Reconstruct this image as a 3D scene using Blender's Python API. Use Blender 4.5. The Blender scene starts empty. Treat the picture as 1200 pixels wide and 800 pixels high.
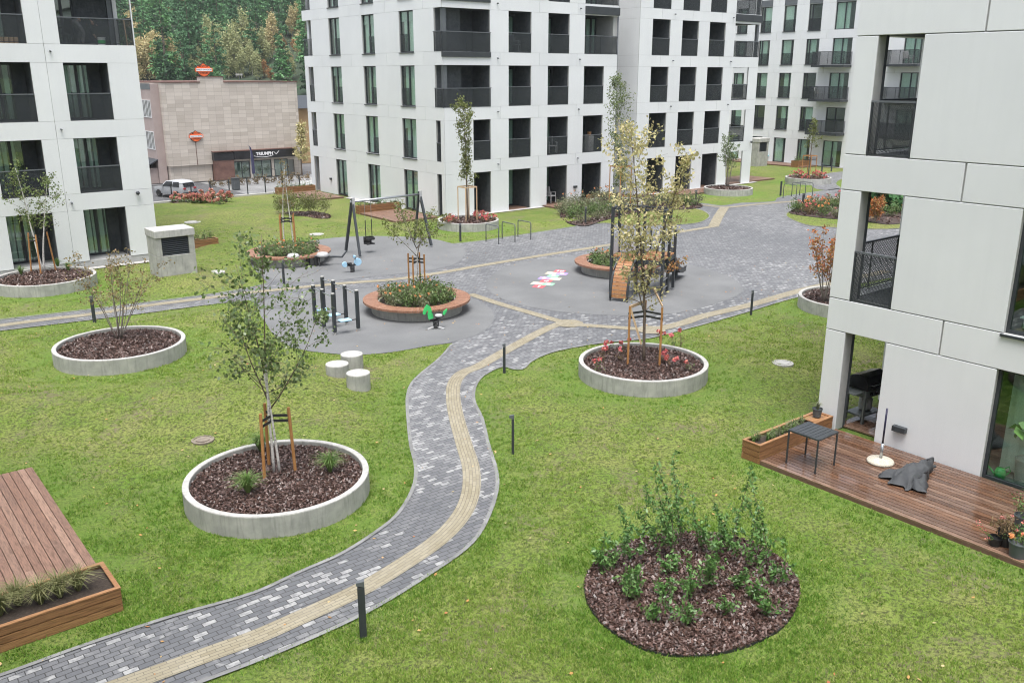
EXPOSURE=1.75
import bpy, math, random
import numpy as np
from mathutils import Vector, Matrix
from mathutils.geometry import tessellate_polygon
R = math.radians
SC = bpy.context.scene
COL = SC.collection
rnd = random.Random(11)
# ---------------------------------------------------------------- frame
# World axes follow the building grid: X runs along the long white facade, Y into the estate.
FPX, PITCH, YAW, CAMZ = 1040.85, R(16.677), R(38.6376), 7.7
def ray(px, py):
    x, y = (px-600)/FPX, (400-py)/FPX
    cp, sp = math.cos(PITCH), math.sin(PITCH)
    f, z = cp+sp*y, -sp+cp*y                     # forward, up
    s, c = math.sin(YAW), math.cos(YAW)
    return (x*c+f*s, -x*s+f*c, z)
def G(px, py, z=0.0):
    d = ray(px, py); t = (z-CAMZ)/d[2]
    return (d[0]*t, d[1]*t)
# ---------------------------------------------------------------- mesh builder
class MB:
    def __init__(s): s.v=[]; s.n=0; s.q=[]; s.f=[]
    def add(s, vs, fs, m=0):
        b=s.n; s.v.append(np.asarray(vs,dtype=np.float64).reshape(-1,3)); s.n+=len(vs)
        for f in fs: s.f.append((tuple(i+b for i in f), m))
        return s
    def quads(s, vs, m=0):                       # vs (N,4,3)
        vs=np.asarray(vs); N=len(vs)
        if N==0: return s
        k=vs.shape[1]
        s.q.append((np.arange(N*k).reshape(N,k)+s.n, m)); s.v.append(vs.reshape(-1,3)); s.n+=N*k
        return s
    def box(s, x0,x1,y0,y1,z0,z1,m=0):
        if x0>x1:x0,x1=x1,x0
        if y0>y1:y0,y1=y1,y0
        return s.add([(x0,y0,z0),(x1,y0,z0),(x1,y1,z0),(x0,y1,z0),(x0,y0,z1),(x1,y0,z1),(x1,y1,z1),(x0,y1,z1)],
              [(3,2,1,0),(4,5,6,7),(0,1,5,4),(1,2,6,5),(2,3,7,6),(3,0,4,7)],m)
    def bar(s, a, b, w, h=None, m=0, up=(0,0,1)): # rectangular bar from a to b
        h=h or w; a=Vector(a); b=Vector(b); d=(b-a).normalized(); u=Vector(up)
        if abs(d.dot(u))>.98: u=Vector((1,0,0))
        x=d.cross(u).normalized()*w/2; y=x.cross(d).normalized()*h/2
        vs=[a-x-y,a+x-y,a+x+y,a-x+y,b-x-y,b+x-y,b+x+y,b-x+y]
        return s.add(vs,[(3,2,1,0),(4,5,6,7),(0,1,5,4),(1,2,6,5),(2,3,7,6),(3,0,4,7)],m)
    def tube(s, pts, r, n=6, m=0):
        pts=[Vector(p) for p in pts]; L=len(pts)
        rs=list(r) if hasattr(r,'__len__') else [r]*L
        ref=Vector((.31,.17,.93)); vs=[]; fs=[]
        for i,p in enumerate(pts):
            d=(pts[min(i+1,L-1)]-pts[max(i-1,0)])
            if d.length<1e-9: d=Vector((0,0,1))
            d.normalize()
            if abs(d.dot(ref))>.95: rf=Vector((1,0,0))
            else: rf=ref
            x=d.cross(rf).normalized(); y=d.cross(x)
            for k in range(n):
                a=2*math.pi*k/n; vs.append(p+x*math.cos(a)*rs[i]+y*math.sin(a)*rs[i])
        for i in range(L-1):
            for k in range(n):
                k2=(k+1)%n; fs.append((i*n+k,i*n+k2,(i+1)*n+k2,(i+1)*n+k))
        fs.append(tuple(range(n))[::-1]); fs.append(tuple((L-1)*n+k for k in range(n)))
        return s.add(vs,fs,m)
    def lathe(s, prof, n=32, c=(0,0,0), m=0, jit=0):
        vs=[];fs=[];L=len(prof)
        for i,(r,z) in enumerate(prof):
            for k in range(n):
                a=2*math.pi*k/n; vs.append((c[0]+r*math.cos(a),c[1]+r*math.sin(a),c[2]+z))
        for i in range(L-1):
            for k in range(n):
                k2=(k+1)%n; fs.append((i*n+k,i*n+k2,(i+1)*n+k2,(i+1)*n+k))
        if prof[0][0]>1e-4: fs.append(tuple(range(n))[::-1])
        if prof[-1][0]>1e-4: fs.append(tuple((L-1)*n+k for k in range(n)))
        return s.add(vs,fs,m)
    def ring(s, prof, n=64, c=(0,0,0), m=0):     # closed profile revolved
        vs=[];fs=[];L=len(prof)
        for (r,z) in prof:
            for k in range(n):
                a=2*math.pi*k/n; vs.append((c[0]+r*math.cos(a),c[1]+r*math.sin(a),c[2]+z))
        for i in range(L):
            i2=(i+1)%L
            for k in range(n):
                k2=(k+1)%n; fs.append((i*n+k,i*n+k2,i2*n+k2,i2*n+k))
        return s.add(vs,fs,m)
    def prism(s, poly, z0, z1, m=0):
        a=sum(poly[i][0]*poly[(i+1)%len(poly)][1]-poly[(i+1)%len(poly)][0]*poly[i][1] for i in range(len(poly)))
        if a<0: poly=poly[::-1]
        n=len(poly); vs=[(x,y,z0) for x,y in poly]+[(x,y,z1) for x,y in poly]
        fs=[(i,(i+1)%n,n+(i+1)%n,n+i) for i in range(n)]
        for t in tessellate_polygon([[Vector((x,y,0)) for x,y in poly]]):
            p=[poly[i] for i in t]
            ar=(p[1][0]-p[0][0])*(p[2][1]-p[0][1])-(p[2][0]-p[0][0])*(p[1][1]-p[0][1])
            t=tuple(t) if ar>0 else tuple(t)[::-1]
            fs.append(tuple(n+i for i in t)); fs.append(t[::-1])
        return s.add(vs,fs,m)
    def sheet(s, poly, z, m=0):
        vs=[(x,y,z) for x,y in poly]; fs=[]
        for t in tessellate_polygon([[Vector((x,y,0)) for x,y in poly]]):
            p=[poly[i] for i in t]
            ar=(p[1][0]-p[0][0])*(p[2][1]-p[0][1])-(p[2][0]-p[0][0])*(p[1][1]-p[0][1])
            if abs(ar)<1e-9: continue
            fs.append(tuple(t) if ar>0 else tuple(t)[::-1])
        return s.add(vs,fs,m)
    def mesh(s, name, mats, org=(0,0,0), smooth=False):
        me=bpy.data.meshes.new(name)
        if s.n==0: return me
        V=np.concatenate(s.v)-np.array([org[0],org[1],org[2] if len(org)>2 else 0])
        loops=[]; tot=[]; mi=[]
        for f,m in s.f: loops.extend(f); tot.append(len(f)); mi.append(m)
        loops=np.array(loops,dtype=np.int32); tot=np.array(tot,dtype=np.int32); mi=np.array(mi,dtype=np.int32)
        for q,m in s.q:
            loops=np.concatenate([loops,q.reshape(-1).astype(np.int32)])
            tot=np.concatenate([tot,np.full(len(q),q.shape[1],np.int32)])
            mi=np.concatenate([mi,np.full(len(q),m,np.int32)])
        me.vertices.add(len(V)); me.vertices.foreach_set('co',V.astype(np.float32).reshape(-1))
        me.loops.add(len(loops)); me.loops.foreach_set('vertex_index',loops)
        me.polygons.add(len(tot)); st=np.concatenate([[0],np.cumsum(tot)[:-1]]).astype(np.int32)
        me.polygons.foreach_set('loop_start',st); me.polygons.foreach_set('loop_total',tot)
        me.polygons.foreach_set('material_index',mi)
        me.polygons.foreach_set('use_smooth',np.full(len(tot),bool(smooth)))
        for m in (mats if isinstance(mats,(list,tuple)) else [mats]): me.materials.append(m)
        me.update(calc_edges=True); me.validate()
        return me
    def build(s, name, mats, parent=None, org=(0,0,0), loc=None, smooth=False, bevel=0, auto=0):
        me=s.mesh(name,mats,org,smooth or bool(auto))
        o=bpy.data.objects.new(name,me); COL.objects.link(o)
        if parent is not None:
            o.parent=parent
        else:
            o.location=(org[0],org[1],org[2] if len(org)>2 else 0)
        if loc is not None: o.location=loc
        if bevel:
            md=o.modifiers.new('bevel','BEVEL'); md.width=bevel; md.segments=2; md.limit_method='ANGLE'; md.angle_limit=R(40)
        if auto: 
            md=o.modifiers.new('es','EDGE_SPLIT'); md.split_angle=R(auto)
        return o
def tag(o, label=None, cat=None, group=None, kind=None):
    if label: o['label']=label
    if cat: o['category']=cat
    if group: o['group']=group
    if kind: o['kind']=kind
    return o
def thing(name, label, cat, loc=(0,0,0), rz=0, group=None):
    o=bpy.data.objects.new(name,None); COL.objects.link(o); o.empty_display_size=.2
    o.location=(loc[0],loc[1],loc[2] if len(loc)>2 else 0); o.rotation_euler=(0,0,rz)
    return tag(o,label,cat,group)
KIDS={}
def kids(o): return [c for c in bpy.data.objects if c.parent is o]
def copy_tree(o, loc=None, rz=None, label=None, group=None, scale=None, parent=None, _k=None):
    k=_k if _k is not None else kids(o)
    c=o.copy(); COL.objects.link(c)
    if parent is not None: c.parent=parent
    if loc is not None: c.location=(loc[0],loc[1],loc[2] if len(loc)>2 else 0)
    if rz is not None: c.rotation_euler=(0,0,rz)
    if scale is not None: c.scale=(scale,)*3 if not hasattr(scale,'__len__') else scale
    if label: c['label']=label
    if group: c['group']=group
    for ch in k: copy_tree(ch,parent=c)
    return c
def struct(mb, name, mats, **kw):
    return tag(mb.build(name,mats,**kw),kind='structure')
def spline(pts, k=6, closed=True):
    n=len(pts); out=[]
    rng=range(n) if closed else range(n-1)
    for i in rng:
        if closed: p0,p1,p2,p3=pts[(i-1)%n],pts[i],pts[(i+1)%n],pts[(i+2)%n]
        else: p0,p1,p2,p3=pts[max(i-1,0)],pts[i],pts[i+1],pts[min(i+2,n-1)]
        # centripetal Catmull-Rom
        def tj(t,a,b): return t+max(1e-6,math.hypot(b[0]-a[0],b[1]-a[1]))**.5
        t0=0;t1=tj(t0,p0,p1);t2=tj(t1,p1,p2);t3=tj(t2,p2,p3)
        for j in range(k):
            t=t1+(t2-t1)*j/k; r=[]
            for a in (0,1):
                A1=(t1-t)/(t1-t0)*p0[a]+(t-t0)/(t1-t0)*p1[a]
                A2=(t2-t)/(t2-t1)*p1[a]+(t-t1)/(t2-t1)*p2[a]
                A3=(t3-t)/(t3-t2)*p2[a]+(t-t2)/(t3-t2)*p3[a]
                B1=(t2-t)/(t2-t0)*A1+(t-t0)/(t2-t0)*A2
                B2=(t3-t)/(t3-t1)*A2+(t-t1)/(t3-t1)*A3
                r.append((t2-t)/(t2-t1)*B1+(t-t1)/(t2-t1)*B2)
            out.append(tuple(r))
    if not closed: out.append(tuple(pts[-1]))
    return out
def inpoly(P, poly):
    x,y=P[:,0],P[:,1]; r=np.zeros(len(P),bool); n=len(poly); j=n-1
    for i in range(n):
        xi,yi=poly[i]; xj,yj=poly[j]
        if yi!=yj:
            c=((yi>y)!=(yj>y))&(x<(xj-xi)*(y-yi)/(yj-yi)+xi); r^=c
        j=i
    return r
def distpoly(P, poly):
    d=np.full(len(P),1e9); n=len(poly)
    for i in range(n):
        a=np.array(poly[i]); b=np.array(poly[(i+1)%n]); ab=b-a; L=ab@ab
        if L<1e-12: continue
        t=np.clip(((P-a)@ab)/L,0,1); q=P-(a+t[:,None]*ab); d=np.minimum(d,np.hypot(q[:,0],q[:,1]))
    return d
# ---------------------------------------------------------------- materials
def _new(name):
    m=bpy.data.materials.new(name); m.use_nodes=True; nt=m.node_tree; nt.nodes.clear()
    o=nt.nodes.new('ShaderNodeOutputMaterial'); b=nt.nodes.new('ShaderNodeBsdfPrincipled')
    nt.links.new(b.outputs[0],o.inputs[0]); return m,nt,b,o
def N(nt,t,**kw):
    n=nt.nodes.new(t)
    for k,v in kw.items():
        if k in n.inputs: n.inputs[k].default_value=v
        else: setattr(n,k,v)
    return n
def ramp(nt, fac, stops, interp='LINEAR'):
    r=nt.nodes.new('ShaderNodeValToRGB'); e=r.color_ramp; e.interpolation=interp
    while len(e.elements)<len(stops): e.elements.new(.5)
    for i,(p,c) in enumerate(stops):
        e.elements[i].position=p; e.elements[i].color=(c[0],c[1],c[2],1) if hasattr(c,'__len__') else (c,c,c,1)
    nt.links.new(fac,r.inputs[0]); return r.outputs[0]
def mixc(nt, fac, a, b, mode='MIX'):
    m=nt.nodes.new('ShaderNodeMix'); m.data_type='RGBA'; m.blend_type=mode
    for i,x in ((0,fac),(6,a),(7,b)):
        if hasattr(x,'links'): nt.links.new(x,m.inputs[i])
        elif i==0: m.inputs[0].default_value=x
        else: m.inputs[i].default_value=(x[0],x[1],x[2],1)
    return m.outputs[2]
def noise(nt, vec, scale, detail=4, rough=.55, dist=0):
    n=N(nt,'ShaderNodeTexNoise',Scale=scale,Detail=detail,Roughness=rough,Distortion=dist); nt.links.new(vec,n.inputs['Vector']); return n.outputs[0]
def objco(nt): return nt.nodes.new('ShaderNodeTexCoord').outputs['Object']
def mapv(nt, vec, scale=(1,1,1), rot=(0,0,0), loc=(0,0,0)):
    m=nt.nodes.new('ShaderNodeMapping'); m.inputs['Scale'].default_value=scale; m.inputs['Rotation'].default_value=rot; m.inputs['Location'].default_value=loc
    nt.links.new(vec,m.inputs[0]); return m.outputs[0]
def bump(nt, b, h, strength=.3, dist=.02):
    n=N(nt,'ShaderNodeBump',Strength=strength,Distance=dist); nt.links.new(h,n.inputs['Height']); nt.links.new(n.outputs[0],b.inputs['Normal']); return n
def mat(name, c1, c2=None, scale=4, rough=.6, bmp=0, bscale=40, metal=0, spec=.5, detail=5, stretch=(1,1,1), bdist=.01):
    m,nt,b,o=_new(name); b.inputs['Roughness'].default_value=rough; b.inputs['Metallic'].default_value=metal
    b.inputs['Specular IOR Level'].default_value=spec
    if c2 is None: c2=tuple(min(1,c*1.12) for c in c1); 
    v=mapv(nt,objco(nt),stretch)
    nt.links.new(ramp(nt,noise(nt,v,scale,detail),[(.35,c1),(.65,c2)]),b.inputs['Base Color'])
    if bmp: bump(nt,b,noise(nt,v,bscale,4),bmp,bdist)
    return m
def leafmat(name, cols, rough=.5, trans=.25, sheen=.3, orand=0):
    m,nt,b,o=_new(name)
    g=nt.nodes.new('ShaderNodeNewGeometry')
    c=ramp(nt,g.outputs['Random Per Island'],[(i/(len(cols)-1) if len(cols)>1 else 0,c) for i,c in enumerate(cols)])
    if orand:
        oi=nt.nodes.new('ShaderNodeObjectInfo'); c=mixc(nt,1,c,ramp(nt,oi.outputs['Random'],[(0,(1-orand,1-orand,1-orand)),(.5,(1,1,1)),(1,(1+orand*1.2,1+orand,1+orand*.6))]),'MULTIPLY')
    nt.links.new(c,b.inputs['Base Color']); b.inputs['Roughness'].default_value=rough; b.inputs['Specular IOR Level'].default_value=sheen
    t=nt.nodes.new('ShaderNodeBsdfTranslucent'); nt.links.new(c,t.inputs[0])
    mx=nt.nodes.new('ShaderNodeMixShader'); mx.inputs[0].default_value=trans
    nt.links.new(b.outputs[0],mx.inputs[1]); nt.links.new(t.outputs[0],mx.inputs[2]); nt.links.new(mx.outputs[0],o.inputs[0])
    return m
def islandmat(name, cols, rough=.7, grain=None, bmp=.2, gscale=(1,1,1), roughvar=0, spec=.5, wet=None):
    m,nt,b,o=_new(name); g=nt.nodes.new('ShaderNodeNewGeometry')
    c=ramp(nt,g.outputs['Random Per Island'],[(i/(len(cols)-1),c) for i,c in enumerate(cols)])
    b.inputs['Specular IOR Level'].default_value=spec; b.inputs['Roughness'].default_value=rough
    if grain:
        v=mapv(nt,objco(nt),gscale)
        add=nt.nodes.new('ShaderNodeVectorMath'); add.operation='ADD'; nt.links.new(v,add.inputs[0])
        sc=nt.nodes.new('ShaderNodeVectorMath'); sc.operation='SCALE'; sc.inputs['Scale'].default_value=37
        cb=nt.nodes.new('ShaderNodeCombineXYZ')
        for i in range(3): nt.links.new(g.outputs['Random Per Island'],cb.inputs[i])
        nt.links.new(cb.outputs[0],sc.inputs[0]); nt.links.new(sc.outputs[0],add.inputs[1])
        nz=noise(nt,add.outputs[0],grain,6,.65,.6)
        c=mixc(nt,1,c,ramp(nt,nz,[(.3,(.38,.32,.28)),(.52,(.95,.95,.95)),(.75,(1.35,1.3,1.25))]),'MULTIPLY')
        bump(nt,b,nz,bmp,.004)
        if wet:
            w=noise(nt,mapv(nt,objco(nt),wet[0]),wet[1],3,.5)
            nt.links.new(ramp(nt,w,[(wet[2],(.045,.045,.045)),(wet[2]+.1,(rough,rough,rough))]),b.inputs['Roughness'])
    nt.links.new(c,b.inputs['Base Color']); return m
def glassmat(name, tint=(.80,.89,.85), refl=1.0):
    m,nt,b,o=_new(name); nt.nodes.remove(b)
    t=nt.nodes.new('ShaderNodeBsdfTransparent'); t.inputs[0].default_value=(*tint,1)
    g=nt.nodes.new('ShaderNodeBsdfGlossy'); g.inputs['Roughness'].default_value=.015; g.inputs[0].default_value=(.9,.95,.93,1)
    f=N(nt,'ShaderNodeFresnel',IOR=1.62); ge=nt.nodes.new('ShaderNodeNewGeometry'); io=N(nt,'ShaderNodeMapRange'); io.inputs[3].default_value=1.62; io.inputs[4].default_value=1/1.62; nt.links.new(ge.outputs['Backfacing'],io.inputs[0]); nt.links.new(io.outputs[0],f.inputs[0])
    mu=nt.nodes.new('ShaderNodeMath'); mu.operation='MULTIPLY_ADD'; mu.inputs[1].default_value=1.1*refl; mu.inputs[2].default_value=.05; mu.use_clamp=True
    nt.links.new(f.outputs[0],mu.inputs[0])
    mx=nt.nodes.new('ShaderNodeMixShader'); nt.links.new(mu.outputs[0],mx.inputs[0]); nt.links.new(t.outputs[0],mx.inputs[1]); nt.links.new(g.outputs[0],mx.inputs[2]); nt.links.new(mx.outputs[0],o.inputs[0])
    return m
def perfmat(name, col=(.03,.034,.037), open_=.3, scale=60):
    # perforated sheet: fine holes let light through
    m,nt,b,o=_new(name); b.inputs['Base Color'].default_value=(*col,1); b.inputs['Roughness'].default_value=.45; b.inputs['Metallic'].default_value=.2
    t=nt.nodes.new('ShaderNodeBsdfTransparent')
    mx=nt.nodes.new('ShaderNodeMixShader'); mx.inputs[0].default_value=open_
    nt.links.new(b.outputs[0],mx.inputs[1]); nt.links.new(t.outputs[0],mx.inputs[2]); nt.links.new(mx.outputs[0],o.inputs[0])
    return m
M={}
def panelmat():
    m,nt,b,o=_new('white_facade_panel'); v=objco(nt); g=nt.nodes.new('ShaderNodeNewGeometry')
    c=ramp(nt,noise(nt,v,.5,5,.6),[(.3,(.68,.69,.697)),(.7,(.73,.74,.746))])
    c=mixc(nt,1,c,ramp(nt,g.outputs['Random Per Island'],[(0,(.955,.955,.96)),(.5,(.985,.985,.985)),(1,(1,1,1))]),'MULTIPLY')
    st=noise(nt,mapv(nt,v,(5,5,.22)),1.6,4,.65); c=mixc(nt,1,c,ramp(nt,st,[(.42,(1,1,1)),(.75,(.972,.974,.974))]),'MULTIPLY')
    nt.links.new(c,b.inputs['Base Color']); b.inputs['Roughness'].default_value=.62; b.inputs['Specular IOR Level'].default_value=.35; bump(nt,b,noise(nt,v,18,3),.04,.01); return m
M['white']=panelmat()
M['joint']=mat('joint_sealant',(.36,.36,.35),(.40,.40,.39),6,.8)
M['charcoal']=mat('charcoal_render',(.060,.067,.074),(.085,.093,.10),5,.9,.7,9,bdist=.03)
M['dark']=mat('anthracite_metal',(.035,.040,.045),(.045,.050,.055),3,.42,spec=.4)
M['darkgrey']=mat('grey_metal',(.10,.11,.12),(.12,.13,.14),3,.45)
M['steel']=mat('galvanised_steel',(.42,.44,.46),(.52,.53,.55),20,.35,metal=.85)
M['pane']=glassmat('window_glass')
M['perf']=perfmat('perforated_metal',(.045,.052,.056),.62)
M['curtain']=mat('curtain_fabric',(.74,.77,.74),(.80,.83,.80),3,.9)
M['room']=mat('room_wall',(.22,.23,.21),(.28,.29,.27),1,.9)
M['blind']=mat('roller_blind',(.55,.57,.56),(.6,.62,.6),3,.9)
def concrete(name,c1,c2,sc=3):
    m,nt,b,o=_new(name); v=objco(nt)
    n1=noise(nt,v,sc,6,.6); n2=noise(nt,mapv(nt,v,(6,6,.7)),2.2,4,.6)
    c=ramp(nt,n1,[(.32,c1),(.68,c2)])
    c=mixc(nt,ramp(nt,n2,[(.5,0),(.72,.5)]),c,tuple(x*.55 for x in c1))
    nt.links.new(c,b.inputs['Base Color']); b.inputs['Roughness'].default_value=.82
    bump(nt,b,noise(nt,v,45,3),.25,.01); return m
M['concrete']=concrete('cast_concrete',(.30,.30,.28),(.44,.43,.40))
M['rim']=concrete('concrete_rim',(.36,.355,.335),(.47,.46,.435),5)
M['trunkwhite']=None
def birchbark():
    m,nt,b,o=_new('birch_bark'); v=objco(nt)
    n=noise(nt,mapv(nt,v,(1,1,3.2)),14,3,.6)
    nt.links.new(ramp(nt,n,[(.33,(.10,.08,.07)),(.42,(.56,.53,.50)),(.7,(.70,.67,.64))]),b.inputs['Base Color'])
    b.inputs['Roughness'].default_value=.75; return m
M['birch']=birchbark()
M['bark']=mat('brown_bark',(.10,.075,.055),(.17,.13,.10),18,.85,.4,40)
M['barkgrey']=mat('grey_bark',(.16,.14,.12),(.24,.21,.18),18,.85,.3,40)
M['stake']=mat('wooden_stake',(.36,.16,.05),(.46,.23,.085),9,.6,stretch=(6,6,.6))
M['stake2']=mat('pale_stake',(.50,.34,.20),(.58,.42,.27),9,.6,stretch=(6,6,.6))
M['rubberband']=mat('black_strap',(.02,.02,.02),(.03,.03,.03),5,.6)
M['mulch']=mat('mulch_bed',(.035,.022,.018),(.07,.045,.038),30,.9,.8,60)
M['chips']=islandmat('bark_chips',[(.018,.011,.009),(.085,.046,.036),(.042,.026,.021),(.19,.125,.108),(.058,.033,.026),(.125,.070,.054),(.032,.019,.015)],.38)
M['deck']=islandmat('wet_deck_boards',[(.085,.046,.030),(.175,.092,.054),(.125,.070,.046),(.24,.152,.108),(.10,.055,.038),(.17,.108,.078)],.30,5,.12,(.9,9,9),wet=((1.2,.3,1),1.7,.40))
M['deckY']=islandmat('wet_boards_lengthwise',[(.085,.046,.030),(.175,.092,.054),(.125,.070,.046),(.24,.152,.108),(.10,.055,.038),(.17,.108,.078)],.30,5,.12,(9,.9,9),wet=((2.2,.5,1),1.5,.44),spec=.6)
M['deckdry']=islandmat('weathered_deck_boards',[(.17,.095,.066),(.24,.140,.10),(.20,.118,.086),(.30,.19,.14),(.15,.086,.062)],.5,5,.12,(9,.9,9))
M['planter']=islandmat('larch_boards',[(.22,.105,.045),(.35,.185,.085),(.27,.13,.058)],.5,5,.25,(.8,13,13))
M['planterY']=islandmat('larch_boards_y',[(.22,.105,.045),(.35,.185,.085),(.27,.13,.058)],.5,5,.25,(13,.8,13))
M['benchwood']=islandmat('bench_slats',[(.24,.115,.070),(.34,.18,.115),(.28,.14,.088),(.37,.215,.15)],.5,7,.1,(3,3,3))
M['rampwood']=islandmat('play_boards',[(.33,.15,.06),(.42,.21,.09),(.28,.12,.045)],.45,6,.1,(2,9,9))
M['soil']=mat('potting_soil',(.03,.022,.016),(.055,.04,.03),25,.95,.6,50)
M['rubberW']=mat('black_rubber',(.015,.015,.016),(.022,.022,.023),5,.55)
M['greyplast']=mat('grey_plastic',(.40,.40,.40),(.46,.46,.46),5,.4)
M['blue']=mat('light_blue_panel',(.36,.60,.78),(.40,.63,.80),5,.4)
M['green']=mat('green_panel',(.05,.52,.14),(.06,.56,.16),5,.4)
M['gravel']=mat('pale_gravel',(.32,.31,.29),(.58,.57,.54),38,.9,1,45,bdist=.03)
M['enamel0']=mat('dark_window_glass',(.02,.024,.026),(.03,.034,.036),2,.06)
M['rustwall0']=mat('terrace_skirt',(.12,.065,.045),(.16,.09,.065),5,.7)
# ================================================================ GROUND
def gp(pts,z=0): return [G(x,y,z) for x,y in pts]
LEFT_EDGE=[(-60,812),(0,793),(100,757),(200,724),(300,695),(350,672),(400,650),(437,627),(465,605),(485,572),(488,550),(482,522),(479,495),(478,464),(483,450),(492,440),(516,420),(530,404)]
A2=[(304,365),(311,378),(325,397),(345,408),(380,414),(420,416),(460,413),(500,406),(530,401),(560,392),(576,380),(579,368),(570,358),(552,349),(520,340),(480,336),(440,337),(400,341),(350,345),(315,351)]
A1=[(294,308),(300,318),(312,325),(340,331),(375,331),(420,326),(470,321),(510,316),(535,309),(544,300),(545,293),(535,287),(512,282),(480,278),(430,277),(390,279),(350,285),(310,292),(296,300)]
BB=[(570,332),(580,320),(600,310),(640,303),(690,299),(740,297),(780,302),(808,310),(850,322),(868,334),(868,344),(840,356),(800,366),(760,370),(720,370),(660,366),(620,360),(590,351),(573,341)]
RIGHT_EDGE=[(1500,260),(1300,290),(1040,326),(970,341),(928,350),(878,365),(840,376),(776,393),(758,397),(708,402),(680,406),(644,414),(622,424),(611,433),(603,433),(590,430),(567,440),(557,452),(555,470),(564,490),(572,522),(581,552),(582,572),(572,605),(552,637),(500,675),(425,720),(325,765),(250,794),(100,848),(-60,900)]
plaza=spline(gp(LEFT_EDGE),4,False)+spline(gp([(530,402),(500,406),(460,413),(420,416),(380,414),(345,408),(325,397),(311,378),(304,365),(297,354)]),3,False)+ \
  spline(gp([(292,352),(240,358),(180,366),(100,376),(0,388),(-90,400)]),3,False)+spline(gp([(-90,387),(0,375),(80,366),(160,356),(240,346),(290,338),(314,332)]),3,False)+ \
  spline(gp([(300,318),(294,308),(296,300),(310,292),(350,285),(390,279),(430,277),(480,278),(512,281),(530,286)]),3,False)+ \
  spline(gp([(531,286),(560,283),(600,277),(640,271),(678,265),(706,260),(760,247),(800,243)]),3,False)+spline(gp([(815,240),(822,238),(845,241),(867,238),(892,237),(907,236),(911,232),(925,229),(950,225.5),(982,221),(1040,216),(1200,208),(1500,200)]),3,False)+ \
  spline(gp(RIGHT_EDGE),4,False)
farpath=spline(gp([(950,213),(958,207),(972,203),(990,201),(1040,199),(1040,204),(1000,207),(984,211),(980,216),(985,221),(970,223),(958,222)]),3)
isl1=spline(gp([(690,264),(706,262),(740,264),(790,264),(816,262),(829,257),(831,252),(820,246),(800,243),(760,245),(710,252)]),4)
isl2=spline(gp([(921,253),(925,248),(935,244),(960,238),(1000,232),(1060,229),(1110,232),(1120,250),(1080,264),(1040,269),(977,267),(950,265),(933,260)]),4)
bedC=spline(gp([(657,257),(659,246),(668,238),(690,231),(730,227),(780,231),(815,238),(823,243),(808,246),(770,247),(735,252),(706,260),(684,266),(665,262)]),4)
bedR=spline(gp([(926,251),(932,246),(945,242),(970,237),(1000,233),(1060,230),(1105,233),(1110,248),(1070,260),(1040,264),(1005,259),(970,257)]),4)
bedMain=spline(gp([(685,690),(692,668),(716,648),(756,632),(810,626),(860,631),(905,650),(932,677),(936,702),(920,733),(880,757),(820,770),(768,766),(722,745),(694,718)]),4)
bed2=spline(gp([(320,254),(326,251),(345,249.5),(370,249.5),(386,253),(384,257),(360,259),(338,259),(324,257)]),4)
bed1=spline(gp([(203,241),(207,234),(230,231),(255,231.5),(266,236),(262,241),(240,244),(215,244)]),4)
# ---- materials
def lawnmat():
    m,nt,b,o=_new('lawn_turf'); v=objco(nt)
    big=noise(nt,v,.22,4,.6); mid=noise(nt,v,1.3,5,.65); fine=noise(nt,v,15,6,.75); tiny=noise(nt,v,70,3,.7)
    c=ramp(nt,big,[(.34,(.130,.235,.030)),(.50,(.205,.285,.055)),(.64,(.285,.315,.092))])
    c=mixc(nt,ramp(nt,mid,[(.40,0),(.72,.65)]),c,(.34,.325,.12))
    c=mixc(nt,ramp(nt,fine,[(.41,.95),(.56,0)]),c,(.058,.062,.028))
    soil=N(nt,'ShaderNodeMath',operation='MULTIPLY'); nt.links.new(ramp(nt,noise(nt,v,.62,5,.7),[(.50,0),(.64,1)]),soil.inputs[0]); nt.links.new(ramp(nt,noise(nt,v,9,4,.7),[(.46,0),(.58,.9)]),soil.inputs[1])
    c=mixc(nt,soil.outputs[0],c,(.19,.15,.11))
    at_=nt.nodes.new('ShaderNodeAttribute'); at_.attribute_name='lush'; lm=N(nt,'ShaderNodeMath',operation='MULTIPLY'); nt.links.new(at_.outputs['Fac'],lm.inputs[0]); nt.links.new(ramp(nt,noise(nt,v,3,4,.7),[(.3,.25),(.6,.85)]),lm.inputs[1])
    c=mixc(nt,lm.outputs[0],c,(.12,.22,.035))
    c=mixc(nt,ramp(nt,tiny,[(.35,.4),(.65,0)]),c,(.05,.07,.015))
    nt.links.new(c,b.inputs['Base Color']); b.inputs['Roughness'].default_value=.85; b.inputs['Specular IOR Level'].default_value=.15
    bump(nt,b,fine,.9,.05); return m
M['lawn']=lawnmat()
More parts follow.
